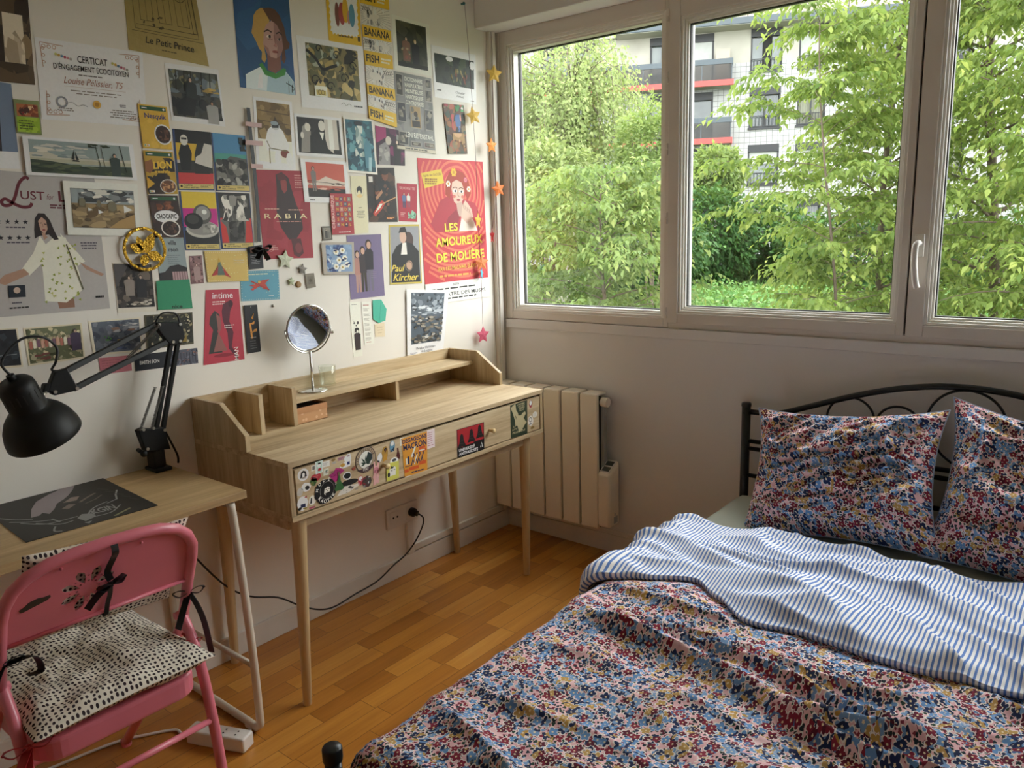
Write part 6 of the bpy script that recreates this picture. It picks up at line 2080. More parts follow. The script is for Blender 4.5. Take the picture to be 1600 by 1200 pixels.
def d(a):
    dots(a, '#e6dcae')
    a.poly([(.10, .20), (.28, .52), (.36, .52), (.56, .12), (.34, .26)], '#b03c38').poly([(.24, .22), (.29, .64), (.34, .64), (.42, .22)], '#5a6a62').poly([(.28, .66), (.31, .80), (.34, .66)], '#c49a34').text('Tous les enfants', .78, .68, .035, '#efe6c4', .26, .01).text('ont des étoiles', .78, .60, .035, '#efe6c4', .26, .01)
    for k in range(16):
        a.star(.1 + .82 * ((k * 37) % 97) / 97, .15 + .75 * ((k * 53) % 89) / 89, .022, '#e2d59c')
sheet('postcard', 'pale yellow starry postcard with a small red shape, dotted border', 'postcard', [(-1.478,1.395), (-1.324,1.390), (-1.329,1.291), (-1.475,1.296)], d, '#c5aa5e', 1)
def d(a):
    dots(a, '#d9d9b0')
    a.poly([(.20, .52), (.40, .56), (.56, .68), (.74, .70), (.62, .56), (.70, .38), (.60, .36), (.48, .48), (.30, .34), (.24, .38), (.34, .46)], '#b5463c').line([(.26, .66), (.72, .34)], .05, '#a83c34').circ(.47, .62, .035, '#c7a24a', 10)
    a.greek(.18, .86, .80, .90, 1, '#e2dcae', .03).greek(.7, .12, .86, .16, 1, '#cfd6c8', .02)
    for k in range(10):
        a.star(.1 + .82 * ((k * 37) % 97) / 97, .15 + .7 * ((k * 53) % 89) / 89, .02, '#b9c9a8')
sheet('postcard', 'sky blue postcard with a red toy aeroplane and dotted border', 'postcard', [(-1.357,1.324), (-1.207,1.321), (-1.212,1.219), (-1.362,1.225)], d, '#5c98ac', 0)
def d(a):
    a.rect(.16, .70, .5, .92, '#8f6a5c').greek(.15, .2, .8, .62, 6, '#8d8d90', .025, 7)
sheet('swing_tag', 'small black printed tag under the ribbon knot', 'tag', [(-1.321,1.403), (-1.266,1.408), (-1.267,1.330), (-1.322,1.328)], d, '#232529', 1)
def d(a):
    a.blot(0, 0, 1, 1, ['#9c2f3a', '#a23440', '#942b36'], 20, .16, 47)
    dk = '#3a2a2c'
    a.poly([(.36, .95), (.48, .98), (.60, .92), (.66, .76), (.72, .62), (.80, .50), (.82, .34), (.66, .22), (.52, .22), (.38, .36), (.32, .54), (.34, .68), (.36, .80)], dk).poly([(.44, .88), (.50, .92), (.56, .88), (.56, .78), (.50, .74), (.45, .79)], '#8f3b3a').poly([(.38, .95), (.50, .97), (.58, .9), (.40, .885)], '#5a2226')
    a.poly([(.56, .23), (.76, .23), (.80, .06), (.70, .01), (.60, .04)], '#55262a').ell(.70, .12, .07, .06, '#7a3236')
    a.text('R A B I A', .50, .46, .055, '#d9c39a', .84, .002).greek(.10, .56, .42, .575, 1, '#c9a08e', .010).greek(.55, .55, .95, .565, 1, '#c9a08e', .010, 3).greek(.3, .42, .9, .43, 1, '#b57a72', .010, 4)
    a.greek(.72, .80, .97, .96, 6, '#c98a84', .012, 8).greek(.10, .10, .3, .16, 3, '#d0a49c', .010, 9).ringc(.15, .12, .05, .006, '#d0a49c', 14)
sheet('film_poster', 'deep red film poster with widely spaced pale capitals over a dark veiled figure', 'poster', [(-1.262,1.655), (-1.052,1.658), (-1.056,1.355), (-1.260,1.359)], d, '#9c2f3a')
def d(a):
    a.rect(.10, .13, .92, .93, '#c05a48').rect(.10, .13, .92, .34, '#24211f').poly([(.10, .46), (.34, .52), (.5, .62), (.66, .56), (.92, .50), (.92, .36), (.10, .36)], '#c9b9aa').rect(.10, .33, .92, .40, '#b5604e').blot(.12, .3, .92, .48, ['#a84c3e', '#d0a494', '#55403a'], 18, .05, 48, 2.4)
    a.line([(.10, .50), (.92, .44)], .012, '#3a302c').person(.24, .26, .58, '#7d7370', '#a98672', '#4a3a34', '#7d7370', wide=.9).greek(.12, .04, .24, .075, 1, BK, .025)
    a.greek(.60, .04, .74, .075, 1, '#8a3a30', .025)
sheet('comic_print', 'white-bordered print of a red sky over a dark shore with one standing figure', 'print', [(-1.082,1.700), (-0.876,1.698), (-0.873,1.548), (-1.077,1.551)], d, WH, 1)
def d(a):
    a.text('CINÉMATHÈQUE', .15, .15, .085, '#d8b0a8', .80 / a.asp, .02, rot=90, al='l')
    a.rect(.20, .10, 1, .96, '#a8343c')
    r = random.Random(3)
    L_ = 'WES ANDERSON LE LIVRE'.replace(' ', '')
    k = 0
    for j in range(6):
        for i in range(4):
            u, v = .30 + .18 * i, .86 - .125 * j
            if (i + j) % 2 == 0:
                a.text(L_[k % len(L_)], u, v - .03, .075, '#c9a440', None, .02); k += 1
            else:
                a.rect(u - .07, v - .045, u + .07, v + .055, r.choice(['#8d6a7a', '#4a5a6a', '#c08a7a', '#3a3040', '#7a8a7a'])).circ(u, v + .01, .035, '#c9a58c', 8)
    a.greek(.3, .04, .92, .07, 1, '#e2c4bc', .02)
sheet('exhibition_flyer', 'red exhibition flyer with a grid of letters and tiny portraits', 'flyer', [(-0.966,1.583), (-0.863,1.583), (-0.864,1.436), (-0.968,1.435)], d, '#a8343c', 2)
def d(a):
    a.ringc(.52, .72, .27, .015, '#a8a074').ell(.52, .75, .17, .075, '#232325').ell(.50, .70, .10, .05, '#d8c8a4').ell(.52, .655, .16, .035, '#d2b87e')
    a.greek(.25, .26, .82, .40, 5, '#7d7860', .012, 3, 'c').greek(.4, .44, .65, .46, 1, '#5a563f', .012)
sheet('bookmark_card', 'tall cream card with a round portrait, between the red flyer and the guitarist poster', 'card', [(-0.861,1.648), (-0.783,1.651), (-0.790,1.438), (-0.864,1.436)], d, '#c9c3a4')
def d(a):
    a.blot(0, 0, 1, 1, ['#2b1f1b', '#3a2820', '#1c1716', '#54382a', '#241c1a'], 40, .12, 50)
    a.poly([(.24, .30), (.76, .30), (.86, .55), (.78, .74), (.60, .80), (.40, .70), (.26, .62)], '#1b1b1d').blot(.25, .3, .8, .7, ['#5a3a2c', '#2b2422', '#7d4a34'], 16, .07, 51)
    a.ell(.64, .86, .11, .10, '#7a4a34').ell(.64, .93, .14, .06, '#1d1614').poly([(.26, .46), (.5, .60), (.52, .54), (.3, .40)], '#a87a5c')
    a.poly([(.14, .16), (.22, .10), (.46, .24), (.6, .36), (.46, .40), (.36, .34)], '#c04434').poly([(.2, .16), (.40, .26), (.5, .34), (.40, .34)], '#d8d0c4').line([(.5, .34), (.98, .46)], .02, '#b98a5c')
    a.rect(.06, .74, .20, .84, '#c9c4bc').greek(.6, .05, .92, .09, 2, '#c98a5a', .02)
sheet('film_poster', 'dark brown poster of a guitarist with a red and white guitar', 'poster', [(-0.783,1.681), (-0.638,1.687), (-0.634,1.478), (-0.783,1.479)], d, '#2b1f1b')
def d(a):
    a.text('SILHOUETTE', .5, .84, .075, '#c9a09a', .78, .0).person(.32, .36, .40, '#5a6a94', '#c9a58c', '#2b2324', '#33405f', wide=1.2).person(.55, .38, .38, '#c9c4bc', '#c9a58c', '#2b2324', '#8a4a5a', wide=1.2).poly([(.5, .1), (.75, .3), (.95, .22), (.9, .08)], '#6a9a80').blot(.5, .08, .95, .3, ['#8ab59a', '#4a7a62'], 8, .07, 52).greek(.1, .12, .4, .24, 3, '#d0a09a', .018)
sheet('flyer', 'small red flyer with walking figures beside the large theatre poster', 'flyer', [(-0.627,1.629), (-0.518,1.627), (-0.527,1.477), (-0.628,1.481)], d, '#a8283a')
def d(a):
    rd, og = '#c03a42', '#c8584a'
    a.rect(0, .145, 1, 1, rd)
    for k in range(22):
        r = .10 + .058 * k
        pts, fs = [], []
        n = 48
        for i in range(n + 1):
            t = 2 * PI * i / n
            for q in (r, r + .026):
                wob = 1 + .02 * math.sin(5 * t + k)
                pts.append((.55 + q * wob * math.cos(t), .80 + q * wob * a.asp * math.sin(t)))
        for i in range(n):
            ok = all(0 <= pts[j][0] <= 1 and .145 <= pts[j][1] <= 1 for j in (2 * i, 2 * i + 1, 2 * i + 2, 2 * i + 3))
            if ok:
                fs.append((2 * i, 2 * i + 1, 2 * i + 3, 2 * i + 2))
        if fs:
            used = sorted({j for f in fs for j in f}); mp = {j: i for i, j in enumerate(used)}
            a.raw([pts[j] for j in used], [tuple(mp[j] for j in f) for f in fs], '#cf6a54')
    a.poly([(.04, .90), (.34, .935), (.37, .84), (.08, .80)], '#c9b13c')
    a.text('Après des SUCCÈS', .20, .885, .016, '#7a2a2a', .26, .01, rot=5).greek(.09, .825, .33, .87, 3, '#8a5a2a', .010, 3)
    # figure with flowers in red hair
    a.poly([(.14, .56), (.30, .72), (.46, .76), (.84, .70), (.94, .58), (.90, .50), (.2, .50)], '#a82e3c')
    hr, sk = '#9e3524', '#c4a898'
    a.poly([(.38, .76), (.40, .86), (.46, .915), (.56, .935), (.67, .915), (.75, .86), (.78, .77), (.72, .72), (.66, .80), (.48, .80), (.44, .73)], hr)
    a.poly([(.475, .80), (.49, .845), (.56, .865), (.64, .845), (.675, .79), (.66, .735), (.61, .695), (.56, .685), (.505, .71)], sk)
    a.poly([(.54, .70), (.63, .71), (.66, .62), (.56, .60)], '#b3968a').poly([(.40, .60), (.54, .66), (.58, .60), (.50, .50), (.34, .50)], '#8e2836')
    a.poly([(.56, .50), (.62, .62), (.70, .64), (.80, .58), (.86, .50)], '#d0c4b8').poly([(.60, .60), (.64, .69), (.68, .72), (.72, .70), (.78, .655), (.80, .60), (.70, .55)], sk)
    for k in range(4):
        a.line([(.645 + .03 * k, .695 - .012 * k), (.66 + .03 * k, .655 - .012 * k)], .005, '#8d6a5c')
    for x, y in ((.53, .785), (.625, .782)):
        a.ell(x, y, .032, .011, '#e2dad0').circ(x + .004, y, .014, '#3a2a2a', 10).line([(x - .035, y + .02), (x, y + .028), (x + .035, y + .02)], .006, '#6a3426')
    a.line([(.575, .795), (.57, .755), (.59, .748)], .006, '#8d6a5c').ell(.575, .722, .03, .008, '#9a343a').ell(.51, .748, .026, .011, '#bd6a5e').ell(.645, .745, .026, .011, '#bd6a5e')
    for x, y, r, c in ((.43, .835, .030, '#d6cdbf'), (.745, .80, .028, '#d6cdbf'), (.52, .915, .040, '#d0a634'), (.70, .865, .024, '#c9708a')):
        for k in range(6):
            a.circ(x + r * .75 * math.cos(k * 1.05), y + r * .75 * a.asp * math.sin(k * 1.05), r * .42, c, 8)
        a.circ(x, y, r * .4, '#b9822e', 8)
    for t, u, v, h, w in (('LES', .44, .505, .055, .20), ('AMOUREUX', .56, .405, .06, .74), ('DE MOLIÈRE', .57, .295, .062, .76)):
        a.text(t, u, v, h, '#e0c03c', w, .022, rot=1.5)
    a.text('PAR LES MAUVAIS ÉLÈVES', .52, .232, .026, '#d8b04a', .62, .012, rot=1.5)
    a.greek(.22, .178, .82, .20, 1, '#d89a4a', .014, 4)
    a.rect(0, 0, 1, .145, '#d8d4ca').text('JUIN', .46, .118, .017, BK, .10, .012).greek(.06, .088, .90, .108, 1, '#3a3836', .011, 5).text('THÉÂTRE DES MUSES', .55, .045, .026, BK, .78, .012).greek(.3, .018, .9, .034, 1, BK, .010, 6)
sheet('theatre_poster', 'large red and orange theatre poster with a big yellow title and a flower-haired woman', 'poster', [(-0.509,1.731), (-0.104,1.735), (-0.093,1.137), (-0.500,1.133)], d, '#d8d4ca')
def d(a):
    a.rect(.12, .1, .88, .9, '#8a8578').person(.38, .14, .66, '#4a4844', '#b0a598', '#2b2a28', wide=1.3).person(.64, .14, .60, '#6d6a64', '#b0a598', '#2b2a28', wide=1.3)
sheet('framed_photo', 'tiny dark framed black and white photo under the red flyer', 'photo', [(-1.010,1.465), (-0.969,1.466), (-0.967,1.417), (-1.009,1.415)], d, '#5d5850', 1)
def d(a):
    a.rect(.12, .08, .93, .92, '#7d96b4').blot(.12, .08, .93, .92, ['#5a78a4', '#9ab0c4', '#3a4f80', '#86a0bc', '#c4cbd0'], 46, .09, 54)
    for x, y in ((.42, .70), (.62, .74), (.50, .44), (.68, .50), (.40, .24), (.60, .22), (.75, .3)):
        for k in range(6):
            a.circ(x + .05 * math.cos(k * 1.05), y + .05 * math.sin(k * 1.05), .04, '#d6d2c6', 8)
        a.circ(x, y, .03, '#a8904a', 8)
    for k in range(10):
        a.ell(.2 + .65 * ((k * 31) % 17) / 17, .15 + .7 * ((k * 23) % 19) / 19, .05, .03, '#263460', 8)
sheet('painted_canvas', 'small square painting of white flowers on blue, overlapping the purple card', 'painting', [(-1.021,1.409), (-0.870,1.406), (-0.875,1.286), (-1.020,1.293)], d, '#a49c90', 2)
def d(a):
    for x, h, c, l in ((.26, .66, '#a87a70', '#a8847a'), (.42, .72, '#3a3034', '#3a3428'), (.60, .82, '#26222a', '#6d6878')):
        a.person(x, .10, h, c, '#c09a86', '#33231f', l, wide=.75)
    a.greek(.62, .30, .86, .42, 4, '#85788f', .008, 3)
sheet('fashion_sketch', 'muted purple card with three slim fashion-sketch figures', 'print', [(-0.899,1.431), (-0.727,1.432), (-0.727,1.192), (-0.899,1.191)], d, '#75688a', 0)
def d(a):
    a.rect(.03, .03, .97, .97, '#8f9094').ell(.62, .74, .16, .14, '#4a3632').poly([(.06, .03), (.95, .03), (.94, .55), (.74, .68), (.46, .72), (.22, .64), (.08, .5)], '#211f21').poly([(.36, .50), (.56, .50), (.54, .70), (.42, .70)], '#d0ccc4').ell(.44, .80, .11, .11, '#c2a08c').poly([(.30, .86), (.36, .95), (.52, .96), (.58, .86), (.56, .78), (.52, .87), (.36, .87)], '#231b1a').ell(.62, .32, .10, .08, '#b39078').ringc(.6, .3, .12, .02, '#6d6258', 16)
    a.text('Paul', .26, .22, .11, '#d2bc4a', .42, .01, .35).text('Kircher', .50, .06, .12, '#d2bc4a', .80, .01, .35).frame(0, 0, 1, 1, .03, '#b9a64a')
sheet('portrait_card', 'yellow-edged card of a dark-haired man in black with handwritten yellow name', 'card', [(-0.683,1.467), (-0.517,1.467), (-0.518,1.226), (-0.696,1.233)], d, '#b9a64a')
def d(a):
    a.greek(.2, .94, .8, .97, 1, '#5a5550', .010).blot(.2, .55, .8, .78, ['#d6d0c2', '#3a3838', '#8f8a80'], 10, .03, 55).blot(.3, .12, .85, .5, ['#2b2a2a', '#55514c', '#d6d0c2', '#3f2a2a'], 30, .035, 56).ell(.55, .5, .22, .03, '#2a2828').person(.56, .12, .38, '#33262a', '#d8cfc2', '#2a2828', wide=1.3)
sheet('bookmark', 'white bookmark with a black ink drawing, left of the lettered bookmark', 'bookmark', [(-0.907,1.182), (-0.857,1.179), (-0.860,0.969), (-0.905,0.970)], d, '#d6d1c4', 0, 'paper bookmarks stuck over the desk')
def d(a):
    a.greek(.15, .90, .85, .95, 1, '#a8504a', .018)
    for i in range(7):
        a.greek(.15, .78 - .115 * i, .85, .86 - .115 * i, 3, '#8d867a', .010, i)
    a.greek(.2, .04, .8, .07, 1, '#a8504a', .014)
sheet('bookmark', 'white bookmark covered in small lines of lettering, by the teal paper leaf', 'bookmark', [(-0.849,1.177), (-0.801,1.174), (-0.798,1.008), (-0.846,1.010)], d, '#d8d3c6', 0, 'paper bookmarks stuck over the desk')
sheet('paper_leaf', 'torn teal paper leaf stuck above a small beige note', 'paper', [(-0.794,1.184), (-0.721,1.177), (-0.729,1.081), (-0.802,1.089)], lambda a: a.line([(.5, .1), (.55, .55), (.6, .95)], .03, '#3a9a84'), '#46ab92', 1, None, None, [(.05, .18), (.45, .02), (.92, .12), (1, .60), (.62, .98), (.02, .95)])
sheet('paper_note', 'small beige square note below the teal paper leaf', 'note', [(-0.789,1.084), (-0.738,1.086), (-0.740,1.030), (-0.790,1.034)], lambda a: a.greek(.15, .2, .85, .8, 3, '#b8a684', .05, 2, 'c'), '#cdbfa2')
def d(a):
    a.rect(.10, .17, .90, .95, '#55606a').blot(.10, .62, .90, .95, ['#39424a', '#59636d', '#78828c', '#2d3439', '#8f99a2'], 50, .05, 57)
    a.blot(.10, .60, .90, .76, ['#a9b1b8', '#8a949c', '#c2c8cc'], 24, .045, 58, 2)
    a.blot(.10, .17, .90, .60, ['#6d675a', '#82796a', '#4a4a48', '#9a9486', '#3a4046', '#5f6468', '#b4b4b0'], 110, .035, 59, 1.6)
    a.text('Pekka Halonen', .48, .085, .035, '#3a3c48', .52, .0).text('Neiges', .52, .03, .035, '#3a3c48', .28, .0).greek(.06, .02, .28, .05, 2, '#9a98a0', .008)
sheet('art_poster', 'white-bordered winter river painting poster with two caption lines, above the vanity riser', 'poster', [(-0.612,1.208), (-0.363,1.186), (-0.415,0.931), (-0.628,0.932)], d, '#d6d5d6', 2)
# lower row of postcards, partly behind the lamp
def d(a):
    a.rect(.03, .05, .96, .97, '#23262b').blot(.03, .05, .96, .97, ['#2b2f36', '#1d2024', '#353a42', '#40464e'], 30, .12, 60).line([(.2, .3), (.9, .34)], .012, '#8d9296')
sheet('postcard', 'dark night-scene postcard at the far left of the lower row', 'postcard', [(-2.143,1.218), (-2.036,1.213), (-2.036,1.107), (-2.148,1.115)], d, '#c9bfa8', 0, 'postcards in the lower row')
def d(a):
    a.rect(.03, .05, .97, .96, '#8a8468').rect(.03, .05, .97, .48, '#66694c').rect(.03, .45, .97, .70, '#b3ab86').rect(.03, .72, .97, .96, '#6f7458')
    a.blot(.04, .05, .97, .96, ['#9a9474', '#757855', '#a8a484', '#5d6248', '#c2b894'], 70, .07, 61)
    for k in range(13):
        x = .08 + .066 * k
        a.person(x, .42 + .05 * ((k * 7) % 5) / 5, .26, ['#a86a5a', '#d0c8b4', '#7a5a6a', '#c49a84'][k % 4], '#c9b096', '#55423a', wide=1.1)
    a.person(.86, .26, .60, '#4a4056', '#a8907c', '#33303a', wide=1.6).blot(.1, .1, .6, .3, ['#7a4a42', '#46492f', '#8d7a5a'], 12, .07, 62, 2)
sheet('postcard', 'cream-edged postcard of a crowd strolling on a green riverbank, above the lamp cord', 'postcard', [(-2.022,1.211), (-1.873,1.208), (-1.876,1.108), (-2.023,1.107)], d, '#cdc3a8', 0, 'postcards in the lower row')
def d(a):
    a.rect(.05, .06, .97, .96, '#5f6672').blot(.05, .06, .97, .96, ['#6d7480', '#505866', '#7d838c', '#464d5a', '#8d9098'], 50, .10, 63)
    a.blot(.3, .1, .9, .5, ['#3f4a60', '#566280', '#2f3a4c'], 16, .10, 64, 1.6).blot(.25, .4, .42, .62, ['#3f7a3a', '#4f8a44'], 5, .06, 65).rect(.50, .30, .62, .42, '#a88a34').blot(.4, .6, .95, .9, ['#a5a6a8', '#8b6f60', '#c0bdb8'], 14, .06, 66, 2)
sheet('postcard', 'grey blue street-scene postcard behind the lamp arm', 'postcard', [(-1.855,1.211), (-1.705,1.207), (-1.710,1.104), (-1.852,1.111)], d, '#cfc8b4', 0, 'postcards in the lower row')
def d(a):
    a.rect(.03, .05, .98, .96, '#33332a').blot(.03, .05, .98, .96, ['#26271f', '#4a4a38', '#5f5c44', '#1d1e18', '#8d8462', '#a8a084'], 90, .06, 67).blot(.1, .5, .95, .95, ['#b9b08f', '#6a6a4c', '#23241d'], 40, .035, 68).rect(.72, .1, .84, .3, '#8a7438').circ(.6, .62, .06, '#a8863c', 12)
sheet('postcard', 'dark postcard of a crowded interior behind the lamp elbow', 'postcard', [(-1.692,1.212), (-1.538,1.206), (-1.545,1.106), (-1.696,1.107)], d, '#5a5440', 0, 'postcards in the lower row')
sheet('paper_note', 'pink handwritten note under the lamp arm', 'note', [(-1.840,1.102), (-1.747,1.098), (-1.749,1.051), (-1.840,1.053)], lambda a: a.greek(.08, .12, .85, .88, 5, '#8a4a52', .03, 3), '#b26a72')
def d(a):
    a.rect(.55, 0, 1, 1, '#5d606c').blot(.55, 0, 1, 1, ['#454856', '#737684', '#8a6a64', '#33353f'], 40, .12, 70).text('BMITH SON', .22, .38, .22, '#c2c0bc', .30, .02, al='c')
    for i in range(9):
        a.rect(.57 + .048 * i, .1, .58 + .048 * i, .8, '#3c3e4a')
sheet('paper_strip', 'long dark paper strip with pale lettering and a blurred photo, behind the lamp post', 'print', [(-1.736,1.096), (-1.535,1.091), (-1.537,1.042), (-1.739,1.047)], d, '#22252c')
def d(a):
    a.text('intime', .50, .88, .085, '#ded6d0', .60, .0).greek(.2, .79, .7, .85, 2, '#d8c0bc', .014, 3)
    a.poly([(.14, .64), (.26, .72), (.40, .66), (.40, .52), (.34, .44), (.46, .14), (.12, .14), (.22, .46), (.12, .54)], '#3a3a38').poly([(.30, .68), (.42, .62), (.44, .48), (.38, .40), (.58, .16), (.24, .16), (.36, .42)], '#8d5a56')
    a.poly([(.50, .80), (.66, .84), (.78, .78), (.70, .70), (.66, .56), (.76, .40), (.70, .20), (.86, .06), (.78, .06), (.62, .18), (.60, .40), (.48, .58), (.46, .70)], '#5a2a38').ell(.72, .80, .07, .05, '#4a222e').ell(.5, .10, .26, .025, '#8a2a38')
    a.text('MAN', .86, .10, .06, '#d8c6c2', None, .01, rot=90).greek(.52, .46, .84, .52, 2, '#dcc4c0', .010, 5)
sheet('exhibition_poster', 'coral red curling exhibition poster with keyhole silhouette, right of the lamp', 'poster', [(-1.485,1.272), (-1.367,1.267), (-1.371,1.030), (-1.520,1.032)], d, '#b23a4a', 0)
def d(a):
    a.line([(.42, .30), (.36, .62), (.60, .60)], .04, '#c98a3c').poly([(.30, .60), (.70, .66), (.66, .60)], '#c98a3c').line([(.55, .70), (.66, .82), (.50, .72)], .03, '#c98a3c').poly([(.58, .48), (.85, .50), (.80, .44), (.6, .43)], '#c98a3c').line([(.34, .42), (.75, .46)], .03, '#b5782e')
    a.greek(.3, .30, .8, .34, 1, '#9a9a98', .012).circ(.5, .96, .02, '#c9c4b8', 8)
    for i in range(4):
        a.greek(.25, .08 + .05 * i, .82, .11 + .05 * i, 1, '#6d6d6d', .012, i)
sheet('calendar_card', 'black calendar card with an orange acrobat, beside the coral poster', 'card', [(-1.356,1.211), (-1.305,1.209), (-1.307,1.048), (-1.359,1.048)], d, '#1d1e20', 1)
def d(a):
    a.rect(.2, .25, .8, .8, '#6d6558').circ(.5, .52, .16, '#57503f', 10)
sheet('small_plaque', 'tiny taupe plaque beside the wax seal', 'plaque', [(-1.101,1.300), (-1.061,1.301), (-1.057,1.250), (-1.097,1.248)], d, '#7d7566', 1)

# ---- little objects on the wall
def star3(mb, c, r, nrm, up, t=.0025, ridge=.0, inner=.5):
    c, nrm, up = Vector(c), Vector(nrm).normalized(), Vector(up).normalized()
    up = (up - nrm * up.dot(nrm)).normalized()
    rt = up.cross(nrm)
    ring_ = []
    for i in range(10):
        a = PI / 2 + PI * i / 5
        q = r if i % 2 == 0 else r * inner
        ring_.append(c + rt * q * math.cos(a) + up * q * math.sin(a))
    vs = [p - nrm * t * .5 for p in ring_] + [p + nrm * t * .5 for p in ring_] + [c - nrm * (t * .5 + ridge), c + nrm * (t * .5 + ridge)]
    fs = []
    for i in range(10):
        j = (i + 1) % 10
        fs += [(i, j, 10 + j, 10 + i), (j, i, 20), (10 + i, 10 + j, 21)]
    return mb.add(vs, fs)
def wallpt(p, x):
    return (x, p[0], p[1])
glow = card('pale_glow_star', '#c4c9b0', .6)
for p, r, lb, mt_ in (([(-1.180,1.354)][0], .034, 'large pale glow star under the red veiled-figure poster', glow), ([(-1.111,1.317)][0], .020, 'small grey star right of the large pale star', card('grey_star', '#85817a', .6)), ([(-1.162,1.277)][0], .015, 'tiny pale green star left of the wax seal', card('pale_green_star', '#b4be9c', .6))):
    o = star3(MB(), wallpt(p, .006), r, (1, 0, 0), (0, .15, 1), .004, .002).build('wall_star', mt_)
    tag(o, lb, 'star', 'small stars stuck on the wall')
p = [(-1.131,1.265)][0]
ws = MB().lathe([(0, .006), (.006, .0055), (.0085, .006), (.011, .004), (.0118, .001), (.0118, 0), (0, 0)], wallpt(p, .001), (1, 0, 0), 16).build('wax_seal', card('bronze_wax', '#9a7440', .4))
tag(ws, 'small round bronze wax seal stuck on the wall between the stars', 'seal')
for p, lb in (([(-1.243,1.199)][0], 'bare wall hook near the round mirror, left side'), ([(-0.996,1.078)][0], 'bare wall hook between the mirror and the bookmarks')):
    hk = MB().lathe([(0, .006), (.003, .006), (.005, .003), (.0055, 0), (0, 0)], wallpt(p, .0005), (1, 0, 0), 12).build('wall_hook', M['steel'])
    tag(hk, lb, 'hook', 'tiny wall hooks')

# gold foil ring with a plain leafy sprig
c0 = [(-1.671,1.408)][0]
er = thing('foil_ornament', 'crumpled gold foil ring with a winged leafy shape inside, hung over the album poster edge', 'ornament', (.012, c0[0], c0[1]))
R_ = ([(-1.663,1.472)][0][1] - [(-1.679,1.342)][0][1]) / 2
rp2, n = [], 40
mb = MB()
vs, fs = [], []
for i in range(n):
    a = 2 * PI * i / n
    w = .0085 + .0012 * math.sin(i * 2.7)
    for q, xx in ((R_, .010), (R_ - w, .010), (R_ - w, .013 + .0008 * math.sin(i * 1.9)), (R_, .013 + .0008 * math.cos(i * 2.3))):
        vs.append((xx, c0[0] + q * math.cos(a), c0[1] + q * math.sin(a)))
for i in range(n):
    j = (i + 1) % n
    for k in range(4):
        fs.append((4 * i + k, 4 * i + (k + 1) % 4, 4 * j + (k + 1) % 4, 4 * j + k))
mb.add(vs, fs, 0, True).build('foil_ring', M['foil'], er)
lf = MB()
for ang, L, w, ox, oy in ((64, .066, .017, .0, -.012), (150, .046, .015, -.004, -.008), (-24, .050, .016, .006, -.012), (-110, .036, .015, .0, -.016), (105, .044, .012, -.008, -.004)):
    a = math.radians(ang)
    dv, nv = (math.cos(a), math.sin(a)), (-math.sin(a), math.cos(a))
    poly = []
    for t, s_ in ((0, .2), (.25, .8), (.5, 1), (.8, .6), (1, 0), (.8, -.6), (.5, -1), (.25, -.8), (0, -.2)):
        poly.append((.0125, c0[0] + ox + dv[0] * L * t + nv[0] * w * s_, c0[1] + oy + dv[1] * L * t + nv[1] * w * s_))
    lf.prism(poly, (.002, 0, 0))
lf.build('foil_sprig', M['foil'], er, bevel=.0008)

# ---- two strings of paper stars in the corner
def garland(name, label, top, pts, thread_x, stars, pin):
    root = thing(name, label, 'garland', wallpt(top, .006))
    path = [(thread_x(i), y, z) for i, (y, z) in enumerate([top] + pts)]
    MB().tube(smoothpath(path, 3), .0009, 5).build('thread', M['thread'], root)
    for (p, r, col_, nrm, up) in stars:
        m_ = M.get('star_' + col_) or card('star_card_' + col_.strip('#'), col_, .6)
        M['star_' + col_] = m_
        mb = star3(MB(), (p[2] if len(p) > 2 else .026, p[0], p[1]), r, nrm, up, .0012, .0035)
        mb.build('paper_star', m_, root)
    if pin:
        MB().cyl(wallpt(top, .0), wallpt(top, .012), .004, 10).ball(wallpt(top, .014), .0065).build('push_pin', card('teal_pin', '#3f7f8a', .4), root)
A1 = [(-0.181,1.920), (-0.177,1.478), (-0.163,1.293), (-0.159,1.246), (-0.172,0.969)]
garland('star_garland', 'string of paper stars over the theatre poster, ending in a low pink star', [(-0.203,2.369)][0],
        [(-0.187,2.159), (-0.179,1.952), (-0.171,1.739), (-0.175,1.520), (-0.167,1.295), (-0.168,1.123), (-0.170,1.006)], lambda i: .018 + .001 * i,
        [(A1[0], .040, '#dfb54a', (1, -.25, .1), (0, -.18, 1)), (A1[1], .036, '#e8a336', (1, .3, 0), (0, .05, 1)), (A1[2], .038, '#ea8a4c', (1, -.3, 0), (0, 0, 1)), ((A1[3][0], A1[3][1], .020), .028, '#4fa9c0', (1, .5, 0), (0, .3, 1)), (A1[4], .041, '#d8607a', (1, -.1, 0), (0, .05, 1))], True)
A2 = [(-0.057,2.104), (-0.091,1.801), (-0.052,1.616), (-0.106,1.410)]
garland('star_garland', 'string of yellow, orange and pink paper stars hanging in the corner beside the window', [(-0.064,2.276)][0],
        [(-0.058,2.151), (-0.077,1.881), (-0.070,1.689), (-0.063,1.577), (-0.102,1.435)], lambda i: .040,
        [((*A2[0], .045), .041, '#dfb54a', (1, -.5, 0), (0, .05, 1)), ((*A2[1], .045), .034, '#ea9236', (.7, -.1, 0), (0, -.05, 1)), ((*A2[2], .045), .038, '#ea8038', (1, -.3, 0), (0, -.2, 1)), ((*A2[3], .045), .036, '#de6a8a', (.5, .8, 0), (0, 0, 1))], False)

